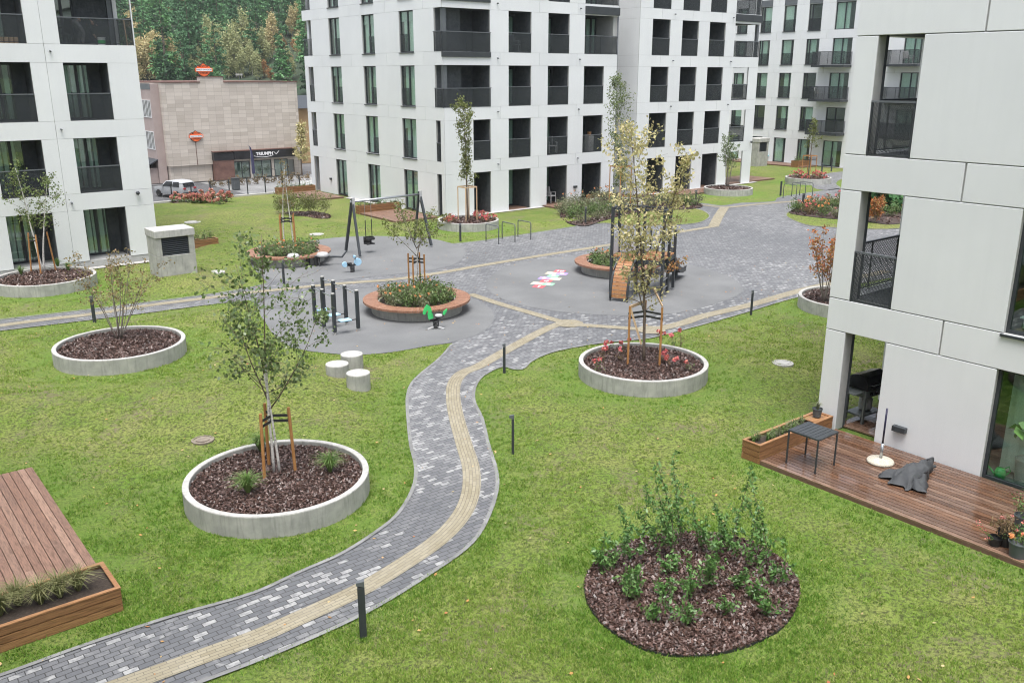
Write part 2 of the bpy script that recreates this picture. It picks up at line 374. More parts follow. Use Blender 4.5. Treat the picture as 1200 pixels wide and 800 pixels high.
def pavermat():
    m,nt,b,o=_new('grey_block_paving'); v=objco(nt)
    def brick(c1,c2,mo,ms=.0075):
        k=N(nt,'ShaderNodeTexBrick',Scale=1.0); k.inputs['Brick Width'].default_value=.205; k.inputs['Row Height'].default_value=.104
        k.inputs['Mortar Size'].default_value=ms; k.inputs['Mortar Smooth'].default_value=.1; k.inputs['Bias'].default_value=0; k.offset=.5
        for i,c in (('Color1',c1),('Color2',c2),('Mortar',mo)): k.inputs[i].default_value=(c,c,c,1)
        nt.links.new(v,k.inputs['Vector']); return k
    k=brick(0,1,.5); val=k.outputs['Color']; sy0=nt.nodes.new('ShaderNodeSeparateXYZ'); nt.links.new(v,sy0.inputs[0])
    big=noise(nt,v,.13,3,.55); mid=noise(nt,v,.55,4,.65)
    c=ramp(nt,val,[(0,(.115,.118,.126)),(.5,(.172,.174,.180)),(1,(.235,.237,.242))])
    # random patches of darker blocks
    c=mixc(nt,ramp(nt,noise(nt,v,.09,2),[(.42,0),(.6,.6)]),c,(.105,.109,.117))
    nd=N(nt,'ShaderNodeMapRange'); nt.links.new(sy0.outputs[1],nd.inputs[0]); nd.inputs[1].default_value=10.2; nd.inputs[2].default_value=15; nd.inputs[3].default_value=.60; nd.inputs[4].default_value=0; c=mixc(nt,nd.outputs[0],c,(.085,.088,.096))  # near end painted darker, for the sheen lost at the steeper view
    # lime bloom: whole blocks, more of them in clusters
    th=N(nt,'ShaderNodeMath',operation='ADD'); nt.links.new(val,th.inputs[0])
    sy=nt.nodes.new('ShaderNodeSeparateXYZ'); nt.links.new(v,sy.inputs[0]); far_=N(nt,'ShaderNodeMapRange'); nt.links.new(sy.outputs[1],far_.inputs[0]); far_.inputs[1].default_value=15; far_.inputs[2].default_value=24; far_.inputs[3].default_value=1; far_.inputs[4].default_value=0; far_.interpolation_type='SMOOTHSTEP'
    cl0=N(nt,'ShaderNodeMath',operation='MULTIPLY'); nt.links.new(ramp(nt,mid,[(.40,0),(.72,.50)]),cl0.inputs[0]); nt.links.new(far_.outputs[0],cl0.inputs[1]); cl=cl0.outputs[0]; nt.links.new(cl,th.inputs[1])
    patch=noise(nt,v,11,4,.7)
    wf=N(nt,'ShaderNodeMath',operation='MULTIPLY'); nt.links.new(ramp(nt,th.outputs[0],[(.965,0),(1.08,1)]),wf.inputs[0]); nt.links.new(ramp(nt,patch,[(.34,.25),(.60,1)]),wf.inputs[1])
    c=mixc(nt,wf.outputs[0],c,(.335,.335,.33))
    haz=ramp(nt,noise(nt,mapv(nt,v,(1,1.6,1)),1.1,6,.75),[(.56,0),(.78,.55)]); c=mixc(nt,haz,c,(.42,.42,.41))
    c=mixc(nt,k.outputs['Fac'],c,(.045,.045,.045))
    nt.links.new(c,b.inputs['Base Color']); b.inputs['Roughness'].default_value=.62
    inv=N(nt,'ShaderNodeMath',operation='SUBTRACT'); inv.inputs[0].default_value=1; nt.links.new(k.outputs['Fac'],inv.inputs[1])
    bump(nt,b,inv.outputs[0],.5,.006); return m
M['paver']=pavermat()
def tactmat():
    m,nt,b,o=_new('beige_guiding_pavers'); uv=nt.nodes.new('ShaderNodeUVMap').outputs[0]
    k=N(nt,'ShaderNodeTexBrick',Scale=1.0); k.inputs['Brick Width'].default_value=.21; k.inputs['Row Height'].default_value=.0667
    k.inputs['Mortar Size'].default_value=.005; k.inputs['Bias'].default_value=0
    for i,c in (('Color1',(.225,.195,.130)),('Color2',(.295,.262,.188)),('Mortar',(.12,.108,.08))): k.inputs[i].default_value=(*c,1)
    nt.links.new(uv,k.inputs['Vector'])
    c=mixc(nt,ramp(nt,noise(nt,objco(nt),1.5,5,.65),[(.42,0),(.7,.35)]),k.outputs['Color'],(.30,.28,.23))
    nt.links.new(c,b.inputs['Base Color']); b.inputs['Roughness'].default_value=.75
    bump(nt,b,k.outputs['Fac'],-.4,.006); return m
M['tactile']=tactmat()
def rubbermat():
    m,nt,b,o=_new('grey_rubber_surfacing'); v=objco(nt)
    c=ramp(nt,noise(nt,v,.5,4,.6),[(.3,(.142,.145,.147)),(.7,(.205,.208,.208))])
    c=mixc(nt,ramp(nt,noise(nt,v,160,2,.8),[(.3,.5),(.7,0)]),c,(.06,.062,.064))
    nt.links.new(c,b.inputs['Base Color']); b.inputs['Roughness'].default_value=.8; bump(nt,b,noise(nt,v,130,2),.3,.005); return m
M['rubber']=rubbermat()
M['asphalt']=mat('street_asphalt',(.10,.10,.105),(.16,.16,.165),.4,.85,.2,60)
M['street']=mat('street_slabs',(.26,.26,.26),(.36,.36,.355),.5,.85)
M['far']=mat('distant_ground',(.06,.09,.03),(.10,.11,.05),.05,.95)
# ---- sheets
g=MB(); g.sheet([(-3000,-3000),(3000,-3000),(3000,3000),(-3000,3000)],-2.62); struct(g,'ground',M['far'])
g=MB(); g.sheet([(-30,57.9),(60,57.9),(60,140),(-30,140)],-2.55); struct(g,'street',M['asphalt'])
g=MB(); g.sheet([(31.5,75),(46,75),(46,89.3),(31.5,89.3)],-2.545); struct(g,'forecourt',M['street'])
g=MB(); 
for i in range(5): g.sheet([(33+i*2.2,72),(33.12+i*2.2,72),(33.12+i*2.2,77),(33+i*2.2,77)],-2.535)
struct(g,'parking_lines',M['white'])
PL=(-30.0,86.0,-25.0,57.6)
step=.5
xs=np.arange(PL[0],PL[1]+1e-6,step); ys=np.arange(PL[2],PL[3]+.05,step)
XX,YY=np.meshgrid(xs,ys,indexing='ij'); P=np.stack([XX.ravel(),YY.ravel()],1)
HARD=[plaza,farpath]
planters=dict(near=(*G(325.5,559,.36),1.72),left=(*G(141,403,.36),1.76),farleft=(*G(53,325,.36),1.78),flower=(*G(753.5,425,.36),1.71),
  corner=(*G(548.5,258.2,.36),1.62),multi=(*G(853.5,220.6,.36),1.63),far=(*G(947,208.4,.36),1.65),edge=(27.6,15.9,1.72),bed=(*G(722,236.2,.36),1.63))
benches=dict(b1=(*G(488.5,349.5,.42),1.82),b2=(*G(338.5,294.4,.42),1.78),b3=(*G(725,306,.42),1.80))
def relief(P):
    d=np.full(len(P),1e9)
    for h in HARD:
        ins=inpoly(P,h); dd=distpoly(P,h); d=np.minimum(d,np.where(ins,0,dd))
    for k,(x,y,r) in planters.items(): d=np.minimum(d,np.maximum(0,np.hypot(P[:,0]-x,P[:,1]-y)-r)*1.3+.25)
    d=np.minimum(d,np.maximum(0,np.abs(P[:,1]-57.6)))
    for (x0,x1,y0,y1) in [(14,40,-25,10.9),(-30,2.9,12,20),(-30,12.2,38.6,57),(24,60,38.5,60),(66,90,20,57)]:
        q=np.hypot(np.maximum(0,np.maximum(x0-P[:,0],P[:,0]-x1)),np.maximum(0,np.maximum(y0-P[:,1],P[:,1]-y1))); d=np.minimum(d,q)
    d=np.minimum(d,np.where(inpoly(P,bedMain),0,distpoly(P,bedMain)))
    t=np.clip((d-.55)/2.2,0,1); t=t*t*(3-2*t)
    x,y=P[:,0],P[:,1]
    h=.5+.5*np.sin(x*.55+1.3*np.sin(y*.31))*np.sin(y*.48+.7+np.sin(x*.27))
    h2=.5+.5*np.sin(x*1.7+2*np.sin(y*.9))*np.sin(y*1.5+np.sin(x*1.1))
    return t*(.28*h+.06*h2)
Z=relief(P)
V=np.column_stack([P,Z]); nx,ny=len(xs),len(ys)
idx=np.arange(nx*ny).reshape(nx,ny)
q=np.stack([idx[:-1,:-1],idx[1:,:-1],idx[1:,1:],idx[:-1,1:]],-1).reshape(-1,4)
g=MB(); g.v.append(V); g.n=len(V); g.q.append((q,0))
lawn=struct(g,'lawn',M['lawn'],smooth=True)
def lushf(P):
    # denser greener growth where the turf meets planters, beds and terraces
    d=np.full(len(P),1e9)
    for k,(x,y,r) in planters.items(): d=np.minimum(d,np.abs(np.hypot(P[:,0]-x,P[:,1]-y)-r-.35))
    d=np.minimum(d,distpoly(P,bedMain)); d=np.minimum(d,.9*distpoly(P,plaza)+.25)
    for (x0,x1,y0,y1) in [(14.5,17.3,4.7,10.4),(-1.2,2.75,12.7,19)]: d=np.minimum(d,np.hypot(np.maximum(0,np.maximum(x0-P[:,0],P[:,0]-x1)),np.maximum(0,np.maximum(y0-P[:,1],P[:,1]-y1))))
    return np.clip(1-d/1.3,0,1)**1.2
LG=lushf(P).reshape(nx,ny)
def lush_at(Q):
    i=np.clip(((Q[:,0]-PL[0])/step).round().astype(int),0,nx-1); j=np.clip(((Q[:,1]-PL[2])/step).round().astype(int),0,ny-1); return LG[i,j]
la_=lawn.data.attributes.new('lush','FLOAT','POINT'); la_.data.foreach_set('value',LG.ravel().astype(np.float32))
g=MB(); g.box(PL[0],PL[1],PL[2],PL[3],-2.7,-.12); struct(g,'podium_base',M['concrete'])
g=MB(); g.sheet(plaza,.012); struct(g,'paving',M['paver'])
g=MB(); g.sheet(farpath,.012); struct(g,'far_path',M['paver'])
g=MB(); g.sheet(spline(gp(A1),4),.017); struct(g,'swing_surface',M['rubber'])
g=MB(); g.sheet(spline(gp(A2),4),.017); struct(g,'balance_surface',M['rubber'])
g=MB(); g.sheet(spline(gp(BB),4),.017); struct(g,'tower_surface',M['rubber'])
g=MB(); g.sheet(isl1,.03); struct(g,'lawn_island',M['lawn'])
g=MB(); g.sheet(isl2,.03); struct(g,'lawn_island',M['lawn'])
def ribbon(name, pts, w, z, m, k=6, off=0, smooth=True):
    p=spline(pts,k,False) if smooth else pts
    p=np.array(p); t=np.gradient(p,axis=0); t/=np.linalg.norm(t,axis=1)[:,None]; n=np.column_stack([-t[:,1],t[:,0]])
    a=p+n*(off+w/2); b=p+n*(off-w/2); s=np.concatenate([[0],np.cumsum(np.linalg.norm(np.diff(p,axis=0),axis=1))])
    L=len(p); vs=[(*a[i],z) for i in range(L)]+[(*b[i],z) for i in range(L)]
    fs=[(L+i,L+i+1,i+1,i) for i in range(L-1)]
    g=MB(); g.add(vs,fs); o=struct(g,name,m)
    uv=o.data.uv_layers.new(name='UVMap')
    for l in o.data.loops:
        vi=l.vertex_index; uv.data[l.index].uv=((s[vi%L]),0.0 if vi<L else w)
    return o
zt=.021
ribbon('guiding_strip',gp([(90,822),(162,797),(250,765),(300,747),(350,725),(425,690),(475,660),(515,632),(540,605),(551,580),(552,550),(544,522),(535,490),(531,466),(533,448),(543,437),(560,430),(590,413),(640,386),(655,380)]),.36,zt,M['tactile'])
ribbon('guiding_strip',gp([(551,345),(584,356),(620,366.5),(656,377),(668,380)]),.34,zt+.002,M['tactile'])
ribbon('guiding_strip',gp([(660,380),(690,382),(740,385.5),(762,387)]),.34,zt+.004,M['tactile'],4)
ribbon('guiding_strip',gp([(755,388),(770,386),(800,379),(820,372),(880,357.5),(930,343),(970,333),(1040,318)]),.42,zt,M['tactile'])
ribbon('guiding_strip',gp([(-60,390.5),(0,382),(60,374),(100,369.5),(180,357.5),(240,350),(290,343.5),(330,339.5),(400,332.5),(460,328),(510,321),(560,312.2),(600,305.5),(640,299),(700,289.6),(760,279),(792,273),(822,268),(837,265.6)]),.38,zt,M['tactile'])
ribbon('guiding_strip',gp([(836,266),(842,254),(849,243.5)]),.55,zt+.002,M['tactile'],3)
ribbon('guiding_strip',gp([(815,239.5),(850,243.2),(880,240.5),(907,238.2),(940,235.6),(980,232.5),(1040,228)]),.40,zt+.004,M['tactile'])
for cx,cy,r in ((667,379.6,.48),(763,387.2,.48)):
    c=G(cx,cy); g=MB(); g.sheet([(c[0]+r*math.cos(a*math.pi/4+.39),c[1]+r*math.sin(a*math.pi/4+.39)) for a in range(8)],zt+.007)
    o=struct(g,'guiding_node',M['tactile']); uv=o.data.uv_layers.new(name='UVMap')
    for l in o.data.loops: co=o.data.vertices[l.vertex_index].co; uv.data[l.index].uv=(co.x,co.y)
M['edging']=mat('concrete_edging',(.16,.16,.158),(.24,.24,.235),2,.85,.2,40)
ribbon('path_edging',gp(LEFT_EDGE),.075,.028,M['edging'],5,.01)
ribbon('path_edging',gp(RIGHT_EDGE[1:][::-1]),.075,.028,M['edging'],5,-.01)
ribbon('path_edging',gp([(-60,383),(0,375),(80,366),(160,356),(240,346),(290,338),(314,332)]),.07,.028,M['edging'],4)
ribbon('path_edging',gp([(-60,396),(0,388),(100,376),(180,366),(240,358),(292,352)]),.07,.028,M['edging'],4)
ribbon('path_edging',gp([(531,286),(560,283),(600,277),(640,271),(678,265),(700,261)]),.07,.028,M['edging'],4)
ribbon('path_edging',[p for p in isl1]+[isl1[0]],.07,.035,M['edging'],1,0,False)
ribbon('path_edging',[p for p in isl2]+[isl2[0]],.07,.035,M['edging'],1,0,False)
# white kerb where the podium lawn ends at the fence
g=MB(); g.box(11.9,28.2,57.35,57.75,-2.6,.10); struct(g,'kerb',M['rim'])
# gravel strips round the houses
for nm,(x0,x1,y0,y1) in {'a':(-20,12.2,38.95,39.4),'b':(12-.15,12.35,39.4,57.3),'c':(27.85,28.26,45.6,52.3),'d':(28.3,35.3,40.95,41.34),'e':(70.6,71,25,60),'f':(43.4,56.3,40.95,41.34)}.items():
    g=MB(); g.sheet([(x0,y0),(x1,y0),(x1,y1),(x0,y1)],.035); struct(g,'gravel_strip',M['gravel'])
HD=np.full(len(P),1e9)
for h_ in (plaza,farpath): HD=np.minimum(HD,np.where(inpoly(P,h_),-distpoly(P,h_),distpoly(P,h_)))
HD=HD.reshape(nx,ny); ZG=Z.reshape(nx,ny)
def distgrid(Q):
    i=np.clip(((Q[:,0]-PL[0])/step).round().astype(int),0,nx-1); j=np.clip(((Q[:,1]-PL[2])/step).round().astype(int),0,ny-1); return HD[i,j]
def relief_at(Q):
    fx=np.clip((Q[:,0]-PL[0])/step,0,nx-1.001); fy=np.clip((Q[:,1]-PL[2])/step,0,ny-1.001); i=fx.astype(int); j=fy.astype(int); a=fx-i; b=fy-j
    return ZG[i,j]*(1-a)*(1-b)+ZG[i+1,j]*a*(1-b)+ZG[i,j+1]*(1-a)*b+ZG[i+1,j+1]*a*b
# ---- grass blades on the nearer lawn (nobody could count them)
M['blade']=leafmat('grass_blades',[(.11,.22,.026),(.19,.31,.045),(.29,.37,.080),(.23,.34,.055),(.42,.43,.17),(.15,.27,.034),(.33,.39,.10)],.6,.3,.15)
rg=np.random.default_rng(5)
def blades(n, rmin, rmax, h, w):
    # distance-weighted scatter inside the wedge the courtyard is seen from (with margin)
    a=YAW+rg.uniform(-.62,.60,n*2); u=rg.uniform(0,1,n*2); r=1/(1/rmin-u*(1/rmin-1/rmax))
    p=np.column_stack([np.sin(a)*r,np.cos(a)*r]); cn=len(p)//16; p=p[:cn][rg.integers(0,cn,len(p))]+rg.normal(0,.030,(len(p),2))*(r[:,None]/14); k=np.ones(len(p),bool)
    hd=distgrid(p); near=np.abs(hd)<.8; k&=hd>0; q=p[near]; m_=np.zeros(len(q),bool)
    for h_ in (plaza,farpath): m_|=inpoly(q,h_)
    k[near]=~m_
    for h_ in (bedMain,bed1,bed2): k&=~inpoly(p,h_)
    k&=~((p[:,1]>57.3)|((p[:,0]>14.45)&(p[:,1]<10.5)&(p[:,1]>4.6))|((p[:,0]>17.2)&(p[:,1]<10.5))|((p[:,0]<2.7)&(p[:,1]>12.68)&(p[:,1]<19.05))|((p[:,0]<12.1)&(p[:,1]>39))|((p[:,0]>25.2)&(p[:,1]>41)))
    for x,y,rr in list(planters.values())+list(benches.values()): k&=np.hypot(p[:,0]-x,p[:,1]-y)>rr-.02
    p=p[k]
    # bare and thin patches
    f=np.sin(p[:,0]*1.9+2.1*np.sin(p[:,1]*1.3))*np.sin(p[:,1]*2.2+1.7*np.sin(p[:,0]*.8+2))+.5*np.sin(p[:,0]*6.1+np.sin(p[:,1]*5))*np.sin(p[:,1]*5.3+p[:,0])
    p=p[rg.uniform(0,1,len(p))<np.clip(.95-1.1*np.clip(f-.05,0,1),.10,1)]
    # clump
    p=p[:n]+0; N_=len(p)
    z=relief_at(p); ang=rg.uniform(0,2*np.pi,N_); hh=h*rg.uniform(.5,1.35,N_); ln=rg.uniform(.2,1.1,N_)*hh
    la=rg.uniform(0,2*np.pi,N_); dx=np.cos(ang)*w/2; dy=np.sin(ang)*w/2
    b=np.column_stack([p,z-.005]); 
    t=np.stack([b+np.column_stack([dx,dy,0*dx]),b-np.column_stack([dx,dy,0*dx]),b+np.column_stack([np.cos(la)*ln,np.sin(la)*ln,hh])],1)
    return t
M['blade2']=leafmat('lush_grass_blades',[(.075,.17,.020),(.125,.24,.032),(.18,.31,.050),(.14,.265,.036)],.6,.3,.15)
g=MB(); LU=True
b1_=blades(270000,9.0,26,.040,.016); l_=rg.uniform(0,1,len(b1_))<lush_at(b1_[:,0,:2])*.6; g.quads(b1_[~l_],0); g.quads(b1_[l_],1); ex=blades(300000,9.0,24,.056,.017); l_=rg.uniform(0,1,len(ex))<lush_at(ex[:,0,:2])*.45; g.quads(ex[l_],1); g.quads(blades(90000,24,48,.05,.03),0)
tag(g.build('grass',[M['blade'],M['blade2']]),'short uneven lawn grass covering the courtyard mounds','grass',kind='stuff')
# fallen leaves lie about on lawn and path (nobody could count them)
M['fallen']=leafmat('fallen_leaves',[(.45,.22,.07),(.52,.36,.14),(.40,.14,.06),(.55,.46,.24),(.24,.13,.06)],.6,.15,.3)
a=YAW+rg.uniform(-.6,.6,900); r=np.sqrt(rg.uniform(9.5**2,40**2,900)); p=np.column_stack([np.sin(a)*r,np.cos(a)*r]); p=p[~((p[:,0]>14.3)&(p[:,1]<10.6))&~((p[:,0]<2.8)&(p[:,1]>12.5)&(p[:,1]<19.2))&~((p[:,0]<12.1)&(p[:,1]>39))&~((p[:,0]>25)&(p[:,1]>41))]
for x,y,rr in list(planters.values())+list(benches.values()): p=p[np.hypot(p[:,0]-x,p[:,1]-y)>rr]
hard=inpoly(p,plaza); z=np.where(hard,.026,relief(p)+.035); n_=len(p); ang=rg.uniform(0,6.28,n_); L=rg.uniform(.018,.04,n_)
dx=np.column_stack([np.cos(ang)*L,np.sin(ang)*L,rg.uniform(-.01,.012,n_)]); dy=np.column_stack([-np.sin(ang)*L*.6,np.cos(ang)*L*.6,rg.uniform(-.008,.012,n_)]); c=np.column_stack([p,z])
g=MB(); g.quads(np.stack([c-dx,c-dy,c+dx,c+dy],1)); tag(g.build('fallen_leaves',M['fallen']),'scattered fallen autumn leaves on lawn and path','leaves',kind='stuff')
# ================================================================ BUILDINGS
class Fac:
    def __init__(s,kind,plane,org): s.k=kind; s.p=plane; s.o=org
    def box(s,mb,s0,s1,d0,d1,z0,z1,m=0):
        if s.k=='w': mb.box(s0,s1,s.p+d0,s.p+d1,z0,z1,m)
        else: mb.box(s.p+d0,s.p+d1,s0,s1,z0,z1,m)
    def pt(s,a,d,z): return (a,s.p+d,z) if s.k=='w' else (s.p+d,a,z)
def split(a,b,js):
    e=[a]+sorted(j for j in js if a+.05<j<b-.05)+[b]; return list(zip(e[:-1],e[1:]))
def wall(F, mb, sA, sB, lev, opens, jb=(), jp=(), gap=.018, th=.03, back=.12, top=None):
    """panel facade: leaf with open joints (material 0) on a backing wall (material 1)"""
    g=gap/2
    for i,(z0,z1) in enumerate(lev):
        e=sorted(opens[i]); cur=sA; piers=[]
        for a,b in e:
            if a>cur+.02: piers.append((cur,a))
            cur=max(cur,b)
        if cur<sB-.02: piers.append((cur,sB))
        for a,b in piers:
            for x0,x1 in split(a,b,jp):
                F.box(mb,x0+(g*.6 if x0>a else 0),x1-(g*.6 if x1<b else 0),0,th,z0+g,z1-g,0)
            F.box(mb,a+.001,b-.001,th,back,z0-.001,z1+.001,1)
        zt=lev[i+1][0] if i+1<len(lev) else top
        if zt is None: continue
        for x0,x1 in split(sA,sB,jb[i] if jb and hasattr(jb[0],'__len__') else jb):
            F.box(mb,x0+(g if x0>sA else 0),x1-(g if x1<sB else 0),0,th,z1+g*0,zt,0)
        F.box(mb,sA+.001,sB-.001,th,back,z1+.003,zt-.003,1)
def building(name,label,org): return thing(name,label,'building',(org[0],org[1],0))
def loggia(F, root, mbC, s0,s1,z0,z1, depth=1.6, right=True, left=True, door=.95, rail=True, perf='perf', railh=1.06, curtain=True, backto=None):
    if right: F.box(mbC,s1+.001,s1+.10,.122,depth+.2,z0,z1)
    if left: F.box(mbC,s0-.10,s0-.001,.122,depth+.2,z0,z1)
    b0=s0-.002; b1=s1+.002
    if door:
        d0,d1=s1-door,s1-.02
        F.box(mbC,d1,b1,depth,depth+.15,z0,z1); 
        if d0>b0+.03: F.box(mbC,b0,d0-.001,depth,depth+.15,z0,z1)
        F.box(mbC,d0,d1,depth,depth+.15,z1-.12,z1)
        gdoor(F,root,d0,d1,z0,z1-.125,depth+.05,curtain=curtain)
    else: F.box(mbC,b0,b1,depth,depth+.15,z0,z1)
    if rail: railing(F,root,s0,s1,z0,perf,railh)
def sub(mb,name,mats,parent,org,**kw): return mb.build(name,mats,parent,org,**kw)
def railing(F, root, s0,s1,z0, perf='perf', h=1.06, d=.03, name='balcony_railing'):
    r=MB(); n=max(1,round((s1-s0)/1.6))
    F.box(r,s0+.02,s1-.02,d,d+.006,z0+.05,z0+h-.02,0)
    for i in range(n+1):
        x=s0+.02+(s1-s0-.04)*i/n; F.box(r,x-.015,x+.015,d+.008,d+.04,z0,z0+h-.02,1)
    F.box(r,s0+.02,s1-.02,d+.008,d+.03,z0+.03,z0+.06,1)
    o=r.build(name,[M[perf],M['dark']],root,F.o)
    t=MB(); F.box(t,s0,s1+.03,d-.02,d+.04,z0+h-.02,z0+h+.02); sub(t,'top_rail',M['darkgrey'],o,F.o)
    return o
def gdoor(F, root, s0,s1,z0,z1,d,curtain=True,name='glass_door',mull=None):
    f=MB(); w=.065
    F.box(f,s0,s0+w,d,d+.07,z0,z1); F.box(f,s1-w,s1,d,d+.07,z0,z1); F.box(f,s0+w,s1-w,d,d+.07,z1-w,z1); F.box(f,s0+w,s1-w,d,d+.07,z0,z0+w*1.3)
    for m_ in (mull or []): F.box(f,m_-w*.8,m_+w*.8,d,d+.07,z0+w*1.3,z1-w)
    o=f.build(name,M['dark'],root,F.o)
    p=MB(); F.box(p,s0+w,s1-w,d+.03,d+.045,z0+w*1.3,z1-w); sub(p,'pane',M['pane'],o,F.o)
    if curtain:
        L_=(s1-s0-2*w)*rnd.uniform(.6,1); a_=s1-w-L_ if rnd.random()<.8 else s0+w; curt(F,o,a_,a_+L_,z0+.05,z1-.05,d+.11)
    return o
def curt(F,o,a,b,z0,z1,d):
    c=MB(); n=max(6,int((b-a)/.05)); vs=[];fs=[]
    for i in range(n+1):
        x=a+(b-a)*i/n; dd=d+.022*math.sin(i*1.25)+.010*math.sin(i*.7+1); vs+= [F.pt(x,dd,z0),F.pt(x,dd,z1)]
    for i in range(n): fs.append((2*i,2*i+2,2*i+3,2*i+1))
    c.add(vs,fs); return sub(c,'curtain',M['curtain'],o,F.o,smooth=True)
def window(F, root, s0,s1,z0,z1, mull=(), guard=None, sill=True, d=.10, curtain=.85, name='window', blind=None, perf='perf'):
    f=MB(); w=.06
    F.box(f,s0,s0+w,d,d+.08,z0,z1); F.box(f,s1-w,s1,d,d+.08,z0,z1); F.box(f,s0+w,s1-w,d,d+.08,z1-w,z1); F.box(f,s0+w,s1-w,d,d+.08,z0,z0+w)
    for m_ in mull: F.box(f,m_-w*.75,m_+w*.75,d,d+.08,z0+w,z1-w)
    o=f.build(name,M['dark'],root,F.o)
    p=MB(); F.box(p,s0+w,s1-w,d+.035,d+.05,z0+w,z1-w); sub(p,'pane',M['pane'],o,F.o)
    if guard:
        q=MB(); a,b=guard; F.box(q,a,b,d-.045,d-.035,z0+.03,z0+1.0); r=sub(q,'guard',M[perf],o,F.o)
    if sill:
        q=MB(); F.box(q,s0-.02,s1+.03,-.05,d-.002,z0-.05,z0-.004); sub(q,'sill',M['dark'],o,F.o)
    if curtain and rnd.random()<.82:
        side=rnd.random()<.5; L=(s1-s0-.12)*curtain
        a=s0+w if side else s1-w-L; curt(F,o,a,a+L,z0+.05,z1-.05,d+.125)
    if blind:
        q=MB(); F.box(q,s0+w+.01,s1-w-.01,d+.06,d+.07,z1-w-blind,z1-w); sub(q,'blind',M['blind'],o,F.o)
    return o
def spouts(F, root, pos, z):
    for s_ in pos:
        q=MB(); q.tube([F.pt(s_,.03,z),F.pt(s_,-.12,z-.02)],.035,8); q.build('overflow_spout',M['darkgrey'],root,F.o,smooth=True)

# ---------------------------------------------------------------- corner block (middle of the picture) and its neighbour
LV=[(.02,2.38),(3.06,5.30),(5.99,8.22),(8.92,11.14),(11.77,14.0)]
TOPZ=14.75
# corner block
org=(28.26,41.34); root=building('apartment_building','white apartment block whose rounded balcony corner faces the playground',org)
Fc=Fac('u',28.26,org); Fw=Fac('w',41.34,org)
mb=MB(); ch=MB()
cw=[(44.11,45.62),(48.38,49.85),(52.63,54.07)]
jb1=(43.13,47.08,51.3,55.36)
end=[(56.52,57.24)]; 
op=[cw+[(41.642,42.10)]+end, cw+[(41.642,42.10)]+end, cw+[(41.34,42.10)]+end, cw+[(41.34,42.10),(56.5,57.75)], cw+[(41.34,42.10),(56.5,57.75)]]
wall(Fc,mb,41.34,57.75,LV,[[(a,b) if a>41.4 or i>1 else (a,b) for a,b in o] for i,o in enumerate(op)],[jb1]*5,(),top=TOPZ)
co=[(30.27,31.50),(32.80,34.48),(35.75,37.42),(38.65,40.34)]
ow=[co,co,[(28.26,31.50)]+co[1:],[(28.26,31.50)]+co[1:3]+[(38.65,41.45)],[(28.26,31.50)]+co[1:3]+[(38.65,41.45)]]
wall(Fw,mb,28.312,41.45,LV,ow,[(32.19,35.08,38.06)]*5,(),top=TOPZ)
mb.box(41.15,41.449,41.465,57.7,.02,TOPZ-.02,1); mb.box(28.57,41.14,57.45,57.74,.02,TOPZ-.02,0)
mb.build('wall',[M['white'],M['joint']],root,org)
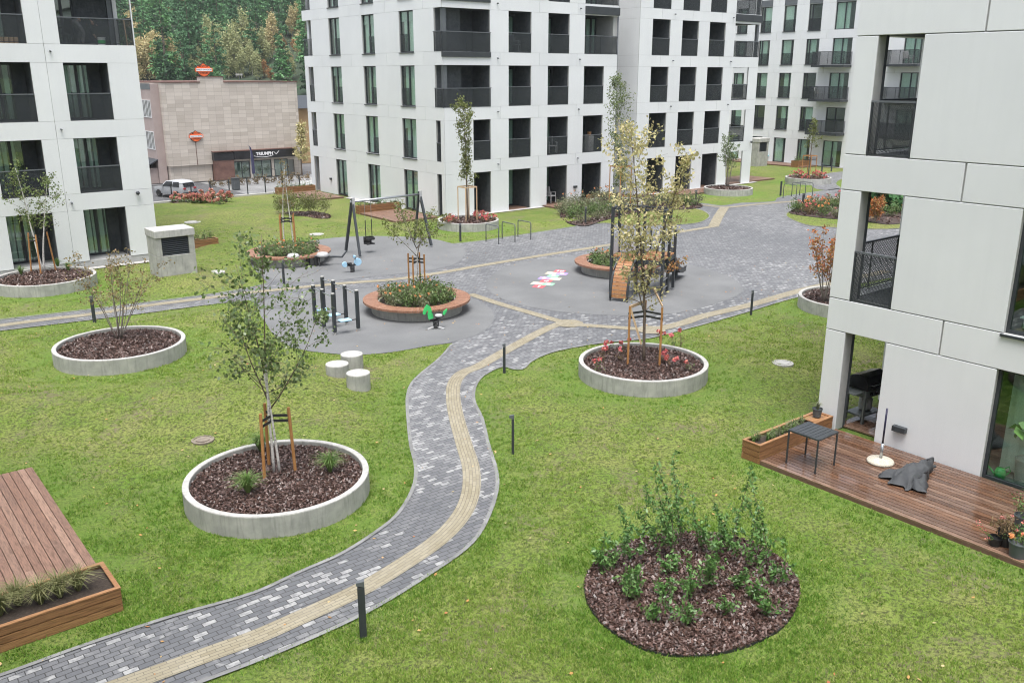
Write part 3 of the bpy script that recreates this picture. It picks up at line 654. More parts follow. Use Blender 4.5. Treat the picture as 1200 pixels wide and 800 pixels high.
# slabs, corner balcony floors, inner walls
sl=MB()
for i,(z0,z1) in enumerate(LV):
    zt=LV[i+1][0] if i<4 else TOPZ-.1
    sl.box(28.395,41.14,41.465,57.44,z1+.006,zt-.006)
fl=MB(); fl.box(28.395,41.14,41.465,57.4,-.1,.018); fl.build('loggia_floor',M['deckdry'],root,org)
sl.build('floor_slab',M['charcoal'],root,org)
ib=MB()
for i,(z0,z1) in enumerate(LV): ib.box(33.0,33.1,44.0,57.4,z0,z1); ib.box(29.0,41.1,47.3,47.38,z0,z1)
ib.build('inner_wall',M['room'],root,org)
for i,(z0,z1) in enumerate(LV):
    big=i>=2
    if i>=2:   # open corner balcony on two sides
        Fw.box(ch,29.9,31.62,1.7,1.82,z0,z1); Fc.box(ch,42.101,42.22,.13,1.75,z0,z1); Fw.box(ch,31.501,31.62,.13,1.7,z0,z1)
        Fw.box(ch,28.58,28.75,1.7,1.82,z0,z1)
        o=gdoor(Fw,root,28.75,29.9,z0,z1-.05,1.72,mull=[29.3])
        railing(Fw,root,28.26,31.50,z0-.0,'perf',1.02,-.03); railing(Fc,root,41.34,42.10,z0,'perf',1.02,-.03)
        p=MB(); p.box(28.42,28.64,41.48,41.70,z0,z1); p.build('corner_post',M['darkgrey'],root,org)
        if i>=3:
            p=MB(); p.box(28.20,31.5,41.27,41.34-.001,z0-.28,z0-.01); p.build('balcony_edge',M['dark'],root,org)
    else:
        Fc.box(ch,41.66,42.22,1.0,1.1,z0,z1); Fc.box(ch,42.101,42.22,.13,1.0,z0,z1); Fc.box(ch,41.642,41.66,.13,1.0,z0,z1)
        if i==1: railing(Fc,root,41.64,42.10,z0,'perf',1.02)
        loggia(Fw,root,ch,30.27,31.50,z0,z1,1.6,rail=i>0,door=.7)
    for k,(a,b) in enumerate(co[1:]):
        if k==2 and i>=3:
            Fw.box(ch,a-.1,a-.001,.302,1.8,z0,z1); Fw.box(ch,a-.002,40.2,1.6,1.75,z0,z1)
            gdoor(Fw,root,40.2,41.14,z0,z1-.03,1.62,mull=[40.7]); railing(Fw,root,a,41.45,z0)
            if i==3:
                p=MB(); p.box(a,41.5,41.25,41.338,z1+.05,z1+.5); p.build('balcony_edge',M['dark'],root,org)
        else: loggia(Fw,root,ch,a,b,z0,z1,1.5,rail=i>0,door=.95)
    for k,(a,b) in enumerate(cw):
        m=[(a+b)/2+(-.02 if k!=2 else .05)]
        gd=(m[0],b-.03) if k==0 else ((a+.03,m[0]) if k>0 else None)
        if k==0: gd=(m[0],b-.03)
        else: gd=(a+.03,m[0])
        if i==0: window(Fc,root,a,b,z0+.05,z1,m,None,False)
        else: window(Fc,root,a,b,z0,z1,m,gd,True,blind=rnd.choice([None,None,.5]))
    # far end loggia
    Fc.box(ch,56.2,57.44,1.3,1.42,z0,z1); 
    if i>0: railing(Fc,root,56.5 if i>2 else 56.52,57.75 if i>2 else 57.24,z0)
ch.build('loggia_wall',M['charcoal'],root,org)
for z in (2.78,5.72,8.62,11.5): spouts(Fw,root,(32.0,38.25),z)
dp=MB(); dp.tube([(41.50,41.42,.02),(41.50,41.42,TOPZ)],.055,8); dp.build('downpipe',M['darkgrey'],root,org,smooth=True)
ro=MB(); ro.box(28.2,41.5,41.28,57.8,TOPZ+.002,TOPZ+.12); ro.build('roof',M['dark'],root,org)
# wall lamps beside the terraces
for s_ in (37.95,):
    q=MB(); Fw.box(q,s_,s_+.25,-.12,-.002,.95,1.08); q.build('wall_lamp',M['dark'],root,org)
q=MB(); Fc.box(q,54.75,54.95,-.1,-.002,.95,1.08); q.build('wall_lamp',M['dark'],root,org)
# neighbouring block
org=(43.4,41.34); root=building('apartment_building','white apartment block standing right of the drainpipe gap, open balcony at its far corner',org)
Fw=Fac('w',41.34,org); Fl=Fac('u',43.4,org); mb=MB(); ch=MB()
co=[(44.56,46.25),(47.40,49.07),(50.18,51.88),(52.95,54.75)]
ow=[co,co,co,co[:3]+[(52.9,55.78)],co[:3]+[(52.9,55.78)]]
wall(Fw,mb,43.4,55.78,LV,ow,[(45.4,48.4,51.4)]*5,(),top=TOPZ)
wall(Fl,mb,41.395,44.3,LV,[[]]*5,(),(),top=TOPZ)
for i,(z0,z1) in enumerate(LV):
    zt=LV[i+1][0] if i<4 else TOPZ-.02
    mb.box(55.48,55.779,43.6,57.6,z0,z1,0); mb.box(55.48,55.779,41.465,57.6,z1+.003,zt-.003,0)
    if i<3: mb.box(55.48,55.779,41.465,41.9,z0,z1,0)
mb.box(43.7,55.4,57.3,57.6,.02,TOPZ,0)
mb.box(41.46,43.39,43.9,44.1,.02,TOPZ,0)
mb.build('wall',[M['white'],M['joint']],root,org)
sl=MB()
for i,(z0,z1) in enumerate(LV):
    zt=LV[i+1][0] if i<4 else TOPZ-.1
    sl.box(43.71,55.47,41.465,57.29,z1+.006,zt-.006)
fl=MB(); fl.box(43.6,55.47,41.465,57.2,-.1,.018); fl.build('loggia_floor',M['deckdry'],root,org)
sl.build('floor_slab',M['charcoal'],root,org)
ib=MB()
for i,(z0,z1) in enumerate(LV): ib.box(43.8,55.4,46.5,46.6,z0,z1)
ib.build('inner_wall',M['room'],root,org)
for i,(z0,z1) in enumerate(LV):
    for k,(a,b) in enumerate(co):
        if k==3:
            Fw.box(ch,a-.1,a-.001,.302,2.3,z0,z1); Fw.box(ch,a-.002,53.9,1.7,1.85,z0,z1); gdoor(Fw,root,53.9,55.3,z0,z1-.03,1.95)
            railing(Fw,root,a,b if i<3 else 55.78,z0) if i>0 else None
            if i>0: railing(Fac('u',55.72,org),root,41.9,43.6,z0)
            if i>=3:
                p=MB(); p.box(55.5,55.7,41.42,41.62,z0,z1); p.build('corner_post',M['darkgrey'],root,org)
                if i==4: p=MB(); p.box(52.9,55.84,41.27,41.338,z0-.5,z0-.03); p.build('balcony_edge',M['dark'],root,org)
        else: loggia(Fw,root,ch,a,b,z0,z1,1.5,rail=i>0,door=.95 if k!=2 else 1.45)
ch.build('loggia_wall',M['charcoal'],root,org)
for z in (5.72,8.62,11.5): spouts(Fw,root,(46.6,52.6),z)
ro=MB(); ro.box(43.35,55.85,41.28,57.7,TOPZ+.002,TOPZ+.12); ro.build('roof',M['dark'],root,org)
lp=MB(); lp.lathe([(.001,-.1),(.08,-.06),(.1,0),(.04,.07)],10,(55.5,41.2,3.0)); lp.build('security_camera',M['dark'],root,org,smooth=True)
# ---------------------------------------------------------------- far block (D)
org=(71,40); root=building('apartment_building','white apartment block farthest back with projecting dark balconies',org)
Fd=Fac('u',71,org); mb=MB(); ch=MB()
LD=[(.05,2.22),(2.95,5.03),(5.74,7.89),(8.57,10.70),(11.38,13.55)]
# grey spandrels sit over the top windows
A_=[(51.5,52.68),(48.98,50.25),(46.45,47.73)]; E_=[(43.32,45.15)]; E2=[(36.95,38.76)]; more=[(34.0,35.3),(31.4,32.7),(54.1,55.3),(57.5,58.7)]
opd=[A_+E_+E2+more]*5
wall(Fd,mb,25,62,LD,opd,[(48.35,50.86,45.8,41.6,53.4,39.3,36.0,33.3,30.2)]*5,(),top=14.6)
mb.build('wall',[M['white'],M['joint']],root,org)
sl=MB()
for i,(z0,z1) in enumerate(LD): sl.box(71.125,82,25.05,61.9,z1+.006,(LD[i+1][0] if i<4 else 14.5)-.006)
sl.box(74.5,74.6,25.05,61.9,.05,14.4)
sl.build('floor_slab',M['room'],root,org)
e=MB(); e.box(71.31,82,61.92,62,0,14.6); e.box(71.31,82,25,25.03,0,14.6); e.build('end_wall',M['white'],root,org)
ro=MB(); ro.box(70.95,82.1,24.9,62.1,14.602,14.75); ro.build('roof',M['dark'],root,org)
for i,(z0,z1) in enumerate(LD):
    for k,(a,b) in enumerate(A_+more): window(Fd,root,a,b,z0,z1,[b-.28 if k!=1 else a+.25],(a+.05,b-.05) if i else None,i>0,curtain=.7)
    for (a,b) in E_+E2:
        window(Fd,root,a,b,z0,z1,[(a+b)/2+.05],None,False,curtain=.7)
        if i in (1,2,3):
            bq=MB(); bq.box(69.75,70.998,a-.15,b+1.1,z0-.22,z0-.04); bo=bq.build('balcony',M['dark'],root,org)
            r=MB(); 
            for (x0,x1,y0,y1) in ((69.77,69.776,a-.13,b+1.08),(69.78,70.98,b+1.07,b+1.076),(69.78,70.98,a-.13,a-.124)): r.box(x0,x1,y0,y1,z0-.03,z0+1.0,0)
            for yy in np.arange(a-.1,b+1.1,.75): r.box(69.78,69.81,yy-.012,yy+.012,z0-.03,z0+1.0,1)
            r.box(69.76,69.81,a-.15,b+1.1,z0+1.001,z0+1.04,1); r.box(69.81,70.98,b+1.05,b+1.10,z0+1.001,z0+1.04,1)
            sub(r,'railing',[M['perf'],M['dark']],bo,org)
    if i==4:
        for (a,b) in A_+E_+E2:
            q=MB(); Fd.box(q,a,b,-.02,-.002,z1+.02,z1+.55); q.build('spandrel_panel',M['darkgrey'],root,org)
# ---------------------------------------------------------------- left block (L)
org=(11.83,39.4); root=building('apartment_building','white apartment block on the left behind the birch in the round planter',org)
Fl=Fac('w',39.4,org); mb=MB(); ch=MB()
LL=[(.30,2.41),(3.08,5.27),(5.95,8.17),(8.85,11.1),(11.75,13.95)]
co=[(9.0,10.66),(6.17,7.84),(3.3,4.98),(.45,2.13),(-2.4,-.72)]
opl=[co,co,co,[(9.0,11.79)]+co[1:],[(9.0,11.79)]+co[1:]]
wall(Fl,mb,-4,11.83,LL,opl,[(8.41,2.7),(8.41,2.7),(8.41,2.7),(8.41,2.7),(8.41,)],(8.41,2.7),top=14.6)
for i,(z0,z1) in enumerate(LL):
    zt=LL[i+1][0] if i<4 else 14.58
    if i<3: mb.box(11.53,11.829,39.525,56.5,z0,z1)
    else: mb.box(11.53,11.829,41.4,56.5,z0,z1)
    mb.box(11.53,11.829,39.525,56.5,z1+.003,zt-.003)
mb.box(-4,11.5,56.2,56.5,0,14.6); mb.box(-4,-3.7,39.75,56.1,0,14.6); mb.box(-3.9,11.8,39.42,44.4,-.1,.29,1)
mb.build('wall',[M['white'],M['joint']],root,org)
sl=MB()
for i,(z0,z1) in enumerate(LL): sl.box(-3.6,11.52,39.525,56.1,z1+.006,(LL[i+1][0] if i<4 else 14.5)-.006)
sl.build('floor_slab',M['charcoal'],root,org)
ib=MB()
for i,(z0,z1) in enumerate(LL): ib.box(-3.6,11.5,44.5,44.6,z0,z1)
ib.build('inner_wall',M['room'],root,org)
for i,(z0,z1) in enumerate(LL):
    for k,(a,b) in enumerate(co):
        if k==0 and i>=3:
            Fl.box(ch,a-.1,a-.001,.302,2.0,z0,z1); Fl.box(ch,10.0,11.53,1.5,1.65,z0,z1)
            gdoor(Fl,root,9.02,10.0,z0,z1-.03,1.55,False,mull=[9.55]); railing(Fl,root,a,11.79,z0,'perf',1.0); railing(Fac('u',11.76,org),root,39.5,41.4,z0)
            p=MB(); p.box(11.2,11.36,40.5,40.66,z0,z1); p.build('corner_post',M['darkgrey'],root,org)
        else:
            loggia(Fl,root,ch,a,b,z0,z1,1.3,rail=i>0,door=None,railh=1.04)
# replace the loggias' plain back by double glass doors
for i,(z0,z1) in enumerate(LL):
    for k,(a,b) in enumerate(co):
        if k==0 and i>=3: continue
        gdoor(Fl,root,a+.03,b-.45,z0,z1-.03,1.18,True,mull=[a+.72])
ch.build('loggia_wall',M['charcoal'],root,org)
for z in (2.75,5.65,8.6): spouts(Fl,root,(8.6,),z)
lp=MB(); lp.lathe([(.001,-.1),(.07,-.06),(.09,0),(.04,.07)],10,(11.2,39.28,2.95)); lp.build('security_camera',M['dark'],root,org,smooth=True)
ro=MB(); ro.box(-4.1,11.9,39.3,56.6,14.602,14.75); ro.build('roof',M['dark'],root,org)
# ---------------------------------------------------------------- near right block (R)
org=(17.3,10.47); root=building('apartment_building','near white apartment block on the right above the wet wooden terrace',org)
Fr=Fac('u',17.3,org); mb=MB(); ch=MB()
LRv=[(.02,2.33),(3.03,5.39),(6.11,8.46),(9.15,11.4)]
opr=[[(9.05,10.0),(4.5,6.80)]]*4
wall(Fr,mb,-9,10.47,LRv,opr,[(7.93,3.4,-1.5)]*4,(),gap=.036,th=.036,back=.32,top=12.1)
Fe=Fac('w',10.47,org)
for i,(z0,z1) in enumerate(LRv):
    zt=LRv[i+1][0] if i<3 else 12.1
    mb.box(17.62,17.75,10.15,10.469,z0+.01,z1-.01,0)
    mb.box(17.62,30,10.15,10.469,z1+.002,zt,0); mb.box(19.95,30,10.15,10.469,z0,z1-.002,0)
    cl_=MB(); cl_.box(17.622,17.72,10.0,10.148,z0,z1); cl_.build('corner_lining',M['charcoal'],root,org)
    ch.box(17.622,19.94,8.93,9.05,z0,z1); ch.box(19.96,20.1,9.06,10.14,z0,z1)
wo=mb.build('wall',[M['white'],M['joint']],root,org,bevel=.009)
sl=MB()
for i,(z0,z1) in enumerate(LRv):
    sl.box(17.625,29.9,-8.9,10.145,z1+.01,(LRv[i+1][0] if i<3 else 12.0)-.01)
sl.box(29.9,30,-9,10.1,0,12); sl.build('floor_slab',M['charcoal'],root,org)
ib=MB()
for i,(z0,z1) in enumerate(LRv): ib.box(21.5,21.6,-8.9,8.9,z0,z1)
ib.build('inner_wall',M['room'],root,org)
ch.build('loggia_wall',M['charcoal'],root,org)
fl=MB(); fl.box(17.43,29.8,-8.9,8.9,-.1,.03); fl.build('ground_floor',M['rim'],root,org)
ro=MB(); ro.box(17.2,30.1,-9.1,10.55,12.102,12.25); ro.build('roof',M['dark'],root,org)
def exmesh(mb,F,s0,s1,z0,z1,d,cw=.088,chh=.054,r=.0062,m=0):
    """expanded metal: strands bent to and fro between staggered bonds"""
    rows=int(round((z1-z0)/chh)); cols=int(round((s1-s0)/cw))
    for j in range(rows+1):
        z=z0+(z1-z0)*j/rows
        for sg in (1,-1):
            if (j==0 and sg<0) or (j==rows and sg>0): continue
            pts=[]
            for i in range(cols*2+1):
                x=s0+(s1-s0)*i/(cols*2); pts.append((x,z+(sg*chh*.5 if (i+j)%2 else 0)))
            vs=[];fs=[]
            for x,zz in pts:
                for dd,dz in ((-.004,-r),(.004,-r*.6),(.004,r),(-.004,r*.6)): vs.append(F.pt(x,d+dd,zz+dz))
            for i in range(len(pts)-1):
                for k in range(4): fs.append((i*4+k,i*4+(k+1)%4,i*4+4+(k+1)%4,i*4+4+k))
            mb.add(vs,fs,m)
for i in (1,2):
    z0=LRv[i][0]
    for F,a,b,d in ((Fr,9.06,9.985,.02),(Fe,17.78,19.93,-.03)):
        q=MB(); 
        for x in (a,b-.03): F.box(q,x,x+.03,d-.015,d+.015,z0-.02,z0+1.06)
        F.box(q,a+.03,b-.03,d-.012,d+.012,z0+.02,z0+.05)
        if F is Fe: F.box(q,(a+b)/2-.015,(a+b)/2+.015,d+.016,d+.04,z0,z0+1.05)
        o=q.build('balcony_railing',M['dark'],root,org)
        q=MB(); exmesh(q,F,a+.03,b-.03,z0+.05,z0+1.06,d); sub(q,'mesh_infill',M['dark'],o,org)
        q=MB(); F.box(q,a-.005,b+.005,d-.025,d+.025,z0+1.062,z0+1.10); sub(q,'top_rail',M['darkgrey'],o,org)
for i,(z0,z1) in enumerate(LRv):
    w=window(Fr,root,4.5,6.80,z0+(.0 if i else .02),z1,[5.62],None,i>0,d=.12,curtain=0,name='window' if i else 'terrace_door')
    if i==0: curt(Fr,w,4.6,6.7,z0+.1,z1-.1,.62)
    else:
        q=MB(); Fr.box(q,4.6,6.66,.5,.54,z0+.05,z0+1.9)
        sub(q,'blind',M['curtain'],w,org)
# unseen block behind the viewpoint, added to shade the near block and its reflections
org2=(-4.6,0); root2=building('apartment_building','unseen white apartment block behind the bottom-left terrace, added to shade the near right block',org2)
mb=MB(); lv=[(.1,2.35),(3.03,5.39),(6.11,8.46),(9.15,11.4),(12.1,14.3)]
for k,(z0,z1) in enumerate(lv):
    ys=[-22]
    for j in range(12): a=-20.5+j*3.6; ys+= [a,a+1.7]
    ys.append(23)
    for a,b in zip(ys[0::2],ys[1::2]): mb.box(-4.9,-4.6,a,b,z0,z1)
    mb.box(-4.9,-4.6,-22,23,z1+.003,(lv[k+1][0] if k<4 else 15)-.003)
mb.box(-16,-15.7,-22,23,0,15); mb.box(-15.69,-4.91,-22,-21.7,0,15); mb.box(-15.69,-4.91,22.7,23,0,15); mb.build('wall',M['white'],root2,org2)
mb=MB(); mb.box(-16.1,-4.5,-22.1,23.1,15.003,15.2); mb.build('roof',M['dark'],root2,org2)
Fn=Fac('u',-4.78,org2)
for z0,z1 in lv:
    for j in range(12): a=-20.5+j*3.6; q=MB(); q.box(-4.82,-4.78,a+.002,a+1.698,z0,z1); o=q.build('window',M['enamel0'],root2,org2)
q=MB(); Fr.box(q,8.35,8.64,-.12,-.002,.50,.62); q.build('wall_lamp',M['dark'],root,org,bevel=.01)
q=MB(); 
for zz in (.30,.75,1.2): Fr.box(q,5.7,6.62,.21,.48,3.03+zz,3.03+zz+.03)
sh=q.build('window_shelf',M['blind'],root,org)
# ================================================================ PLANTERS, TREES, PLANTS
rg=np.random.default_rng(21)
def chips(n, inside, rmax, z, size=(.05,.02,.010), cx=0, cy=0, zfun=None):
    """loose bark chips, each a thin block"""
    out=[]; p=rg.uniform(-rmax,rmax,(n*2,2)); p=p[inside(p)][:n]; N_=len(p)
    a=rg.uniform(0,2*np.pi,N_); L=size[0]*rg.uniform(.5,1.4,N_)/2; W=size[1]*rg.uniform(.6,1.5,N_)/2; T=size[2]*rg.uniform(.6,1.4,N_)
    ti=rg.normal(0,.5,(N_,2))
    ca,sa=np.cos(a),np.sin(a)
    c=[(-1,-1,0),(1,-1,0),(1,1,0),(-1,1,0),(-1,-1,1),(1,-1,1),(1,1,1),(-1,1,1)]
    V=np.zeros((N_,8,3)); zz=z+rg.uniform(0,.04,N_)+(zfun(p) if zfun else 0)
    for i,(x,y,t) in enumerate(c):
        lx=x*L; ly=y*W; V[:,i,0]=p[:,0]+cx+lx*ca-ly*sa; V[:,i,1]=p[:,1]+cy+lx*sa+ly*ca; V[:,i,2]=zz+t*T+lx*ti[:,0]+ly*ti[:,1]
    return V
def addchips(mb,V,m=0):
    N_=len(V); b=mb.n; mb.v.append(V.reshape(-1,3)); mb.n+=N_*8
    base=(np.arange(N_)*8)[:,None]+b
    for f in ((4,5,6,7),(0,1,5,4),(1,2,6,5),(2,3,7,6),(3,0,4,7)): mb.q.append((base+np.array(f),m))
def mulch_mesh(r,n,z,dome=.05,size=(.055,.024,.012)):
    mb=MB(); mb.lathe([(r,z-.15),(r,z-.02),(r*.6,z+dome*.6),(.001,z+dome)],40,(0,0,0),0)
    addchips(mb,chips(n,lambda p:np.hypot(p[:,0],p[:,1])<r-.02,r,z-.01,size,zfun=lambda p:dome*(1-np.hypot(p[:,0],p[:,1])/r)),1); return mb
def planter(key,label,h=.42,nch=2600,size=(.055,.024,.012)):
    x,y,r=planters[key]; t=thing('round_planter',label,'planter',(x,y,0),rnd.random()*6,'round concrete planters')
    b=MB(); b.ring([(r,-.3),(r,h-.012),(r-.012,h),(r-.108,h),(r-.12,h-.012),(r-.12,-.3)],72); b.build('concrete_ring',M['concrete'],t,auto=30)
    c=MB(); c.ring([(r-.004,h+.001),(r-.010,h+.004),(r-.110,h+.004),(r-.116,h+.001)],72); c.build('ring_top',M['rim'],t)
    mulch_mesh(r-.121,nch,h-.10,.05,size).build('bark_mulch',[M['mulch'],M['chips']],t)
    return t
planter('near','nearest large concrete ring planter with bark mulch, a staked birch and grass tufts',nch=11000,size=(.045,.020,.011))
planter('left','concrete ring planter of bark mulch holding a bare multi-stem tree, left of the birch',nch=4200)
planter('farleft','concrete ring planter in front of the left white block, birch with three orange stakes',nch=2600,size=(.07,.03,.014))
planter('flower','concrete ring planter with pink flowers and a staked yellow tree beside the paved square',nch=4800)
planter('corner','concrete ring planter by the balcony corner with pink flowers and wooden tree frame',nch=1400,size=(.09,.04,.02))
planter('multi','concrete ring planter on the lawn in front of the right open-corner block',nch=1000,size=(.10,.05,.02))
planter('far','farthest concrete ring planter with pink flowers behind the far bike racks',nch=900,size=(.10,.05,.02))
planter('edge','concrete ring planter half hidden by the near right block, red-leaved tree',nch=3200)
planter('bed','concrete ring planter behind the shrub bed, tall birch inside a wooden frame',nch=900,size=(.09,.04,.02))
def bench(key,label,rout,rin):
    x,y,_=benches[key]; t=thing('round_bench',label,'bench',(x,y,0),0,'round bench planters')
    b=MB(); b.ring([(rout-.28,-.1),(rout-.28,.36),(rin-.06,.36),(rin-.06,-.1)],72); b.build('concrete_base',M['concrete'],t,auto=30)
    s=MB(); n=150
    for k in range(n):
        a0=2*math.pi*(k+.06)/n; a1=2*math.pi*(k+.94)/n
        P=[(rin*math.cos(a0),rin*math.sin(a0)),(rout*math.cos(a0),rout*math.sin(a0)),(rout*math.cos(a1),rout*math.sin(a1)),(rin*math.cos(a1),rin*math.sin(a1))]
        s.prism(P,.375,.448)
    s.build('slatted_seat',M['benchwood'],t)
    s=MB(); s.ring([(rout-.02,.39),(rout-.02,.42),(rout-.05,.42),(rout-.05,.39)],72); s.build('seat_band',M['dark'],t)
    m=MB(); m.lathe([(rin-.07,.1),(rin-.07,.30),(.001,.34)],40); m.build('soil',M['soil'],t)
    return (x,y)
b1=bench('b1','round slatted wooden bench around a planted bed with a staked tree, nearest of the three',1.82,1.33)
b2=bench('b2','round slatted wooden bench around flowers on the far left beside the lawn',1.78,1.30)
b3=bench('b3','round slatted wooden bench partly hidden behind the climbing tower',1.80,1.30)
# ---------------------------------------------------------------- leaves
def leafq(cs, size, rg, asp=.62, flat=0.0, droop=0.0):
    """lens-shaped leaf blades at the points cs, bent slightly along the midrib"""
    N_=len(cs); 
    d=rg.normal(size=(N_,3)); d[:,2]-=droop; d/=np.linalg.norm(d,axis=1)[:,None]+1e-9
    u=rg.normal(size=(N_,3)); u[:,2]+=flat; s=np.cross(d,u); s/=np.linalg.norm(s,axis=1)[:,None]+1e-9
    L=(size*rg.uniform(.65,1.25,N_))[:,None]
    a=cs-d*L*.5; b=cs+d*L*.5; m1=cs+s*L*asp*.5-d*L*.06; m2=cs-s*L*asp*.5-d*L*.06
    return np.stack([a,m1,b,m2],1)
class Tree:
    def __init__(s,seed): s.r=np.random.default_rng(seed); s.t=MB(); s.tips=[]
    def path(s,p,d,L,n,wob,up=0.0):
        pts=[np.array(p,float)]; d=np.array(d,float); d/=np.linalg.norm(d)
        for i in range(n):
            d=d+s.r.normal(0,wob,3)+np.array([0,0,up]); d/=np.linalg.norm(d); pts.append(pts[-1]+d*L/n)
        return pts
    def stem(s,base,d,L,r0,n=9,wob=.05,up=.02,r1=.15,mat=0,cut=None):
        pts=s.path(base,d,L,n,wob,up); rs=[r0*(1-(1-r1)*i/n) for i in range(n+1)]
        if cut: s.t.tube(pts[:cut+1],rs[:cut+1],7,0); s.t.tube(pts[cut:],rs[cut:],6,1)
        else: s.t.tube(pts,rs,7,mat)
        return pts,rs
    def branches(s,pts,rs,nb,t0,t1,length,elev,leaves,spread_l=.10,sub=3,up=.06,prof=None,mat=0,wob=.12):
        L=len(pts)-1
        for k in range(nb):
            t=t0+(t1-t0)*((k+s.r.uniform(0,1))/nb); f=t*L; i=min(int(f),L-1); p=pts[i]+(pts[i+1]-pts[i])*(f-i)
            az=k*2.399+s.r.uniform(-.5,.5); el=elev+s.r.normal(0,.15)
            ax=(pts[min(i+1,L)]-pts[i]); ax/=np.linalg.norm(ax)
            h=np.array([math.cos(az),math.sin(az),0]); d=h*math.cos(el)+ax*math.sin(el)
            ln=length*(prof(t) if prof else (1.1-.75*(t-t0)/(t1-t0)))*s.r.uniform(.7,1.15)
            bp=s.path(p,d,ln,5,wob,up); br=rs[i]*.42*(1-.3*t)
            s.t.tube(bp,[max(.003,br*(1-.85*j/5)) for j in range(6)],4,mat)
            seg=[(bp,.25)]
            for q in range(sub):
                j=s.r.integers(1,5); dd=(bp[j+1]-bp[j])/np.linalg.norm(bp[j+1]-bp[j])+s.r.normal(0,.55,3); sp=s.path(bp[j],dd,ln*.42,3,.2,up)
                s.t.tube(sp,[max(.0025,br*.35),.003,.0025,.002],3,mat); seg.append((sp,.1))
            for sp,st in seg:
                sp=np.array(sp); m=int(leaves/(sub+1)*s.r.uniform(.5,1.5))+1
                u=s.r.uniform(st,1,m)*(len(sp)-1); i0=np.minimum(u.astype(int),len(sp)-2)
                s.tips.append(sp[i0]+(sp[i0+1]-sp[i0])*(u-i0)[:,None]+s.r.normal(0,spread_l*.55,(m,3)))
    def finish(s,name,label,cat,loc,barks,leafm,size,asp=.62,droop=.3,group='courtyard trees',rz=0):
        t=thing(name,label,cat,loc,rz,group); s.t.build('trunk',barks,t,smooth=True)
        if s.tips:
            m=MB(); m.quads(leafq(np.concatenate(s.tips),size,s.r,asp,.4,droop)); m.build('crown',leafm,t)
        return t
M['lf_birch']=leafmat('birch_leaves',[(.065,.115,.032),(.12,.18,.055),(.19,.25,.10),(.09,.145,.042),(.27,.32,.17)],.40,.3,.5)
M['lf_ash']=leafmat('olive_leaves',[(.10,.135,.03),(.155,.185,.05),(.20,.21,.07),(.13,.155,.04)],.5)
M['lf_green']=leafmat('soft_green_leaves',[(.10,.155,.045),(.15,.20,.07),(.20,.24,.09),(.12,.16,.05)],.5)
M['lf_yellow']=leafmat('pale_yellow_leaves',[(.42,.40,.18),(.58,.52,.27),(.38,.38,.17),(.62,.53,.30),(.52,.46,.23)],.5)
M['lf_orange']=leafmat('orange_leaves',[(.42,.20,.09),(.50,.27,.12),(.36,.26,.10),(.45,.16,.08)],.5)
M['lf_red']=leafmat('red_leaves',[(.44,.12,.05),(.50,.18,.07),(.30,.20,.07),(.42,.24,.08)],.5)
M['lf_rust']=leafmat('rust_tinged_leaves',[(.15,.155,.055),(.28,.19,.09),(.20,.18,.065),(.33,.22,.12)],.5)
def stakes(loc,label,n=3,r=.33,h=1.15,a0=.4,mat='stake',lean=.12,strap=True,frame=False,brok=False):
    t=thing('tree_support',label,'tree stakes',loc,0,'stakes propping up young trees'); tops=[]
    for k in range(n):
        a=a0+k*2*math.pi/n; b=(r*math.cos(a),r*math.sin(a),-.05); e=(r*(1-lean)*math.cos(a),r*(1-lean)*math.sin(a),h); tops.append(e)
        m=MB(); m.tube([b,e],.030,8); m.build('stake',M[mat],t,smooth=False)
    if strap:
        m=MB()
        for zz in (h*.80,h*.88):
            for k in range(n):
                p=Vector(tops[k])*1; f=zz/h; b=Vector((r*math.cos(a0+k*2*math.pi/n),r*math.sin(a0+k*2*math.pi/n),0))
                p=b.lerp(Vector(tops[k]),f); p.z=zz; c=Vector((p.x*-.05,p.y*-.05,zz+.01)); m.bar(p*1.08-Vector((0,0,zz*.08)),c,.008,.055)
        m.build('strap',M['rubberband'],t)
    if frame:
        m=MB()
        for k in range(n if n>2 else 1):
            p,q=Vector(tops[k]),Vector(tops[(k+1)%n]); m.bar(p,q,.045,.06)
        m.build('cross_rail',M[mat],t)
    return t
PZ=.36
def at(k,dx=0,dy=0): x,y,r=planters[k]; return (x+dx,y+dy,PZ)
def L2(px,py): x,y=G(px,py,PZ); return (x,y,PZ)
# near birch, two pale stems
T=Tree(3); o=L2(324,553)
lat=np.array([math.cos(YAW),-math.sin(YAW),0]); fwd=np.array([math.sin(YAW),math.cos(YAW),0])
a1,r1=T.stem(tuple(lat*-.05+np.array([0,0,-.1])),lat*-.055+np.array([0,0,1]),4.75,.031,12,.022,.02,.12,0,6)
a2,r2=T.stem(tuple(lat*.06+np.array([0,0,-.1])),lat*.05+fwd*.03+np.array([0,0,1]),4.25,.028,12,.025,.015,.12,0,6)
a3,r3=T.stem(a1[4],lat*-.45+np.array([0,0,1]),2.0,.015,7,.05,.06,.2,1)
a4,r4=T.stem(a2[4],lat*.65+fwd*-.1+np.array([0,0,1]),2.2,.015,7,.05,.05,.2,1)
pr=lambda t:math.sin(math.pi*min(1,max(.08,(1-t)*1.25)))**.8*.95+.12
for p,r_,nb in ((a1,r1,15),(a2,r2,14)): T.branches(p,r_,nb,.33,.97,1.22,.62,50,.15,4,.03,pr,1)
for p,r_ in ((a3,r3),(a4,r4)): T.branches(p,r_,9,.2,1,.75,.6,42,.14,3,.02,None,1)
T.finish('birch_tree','slender twin-stemmed birch with green leaves in the nearest round planter','tree',o,[M['birch'],M['bark']],M['lf_birch'],.078,.75,.5)
stakes(o,'three orange stakes with black straps around the near birch',3,.36,1.32,-.55)
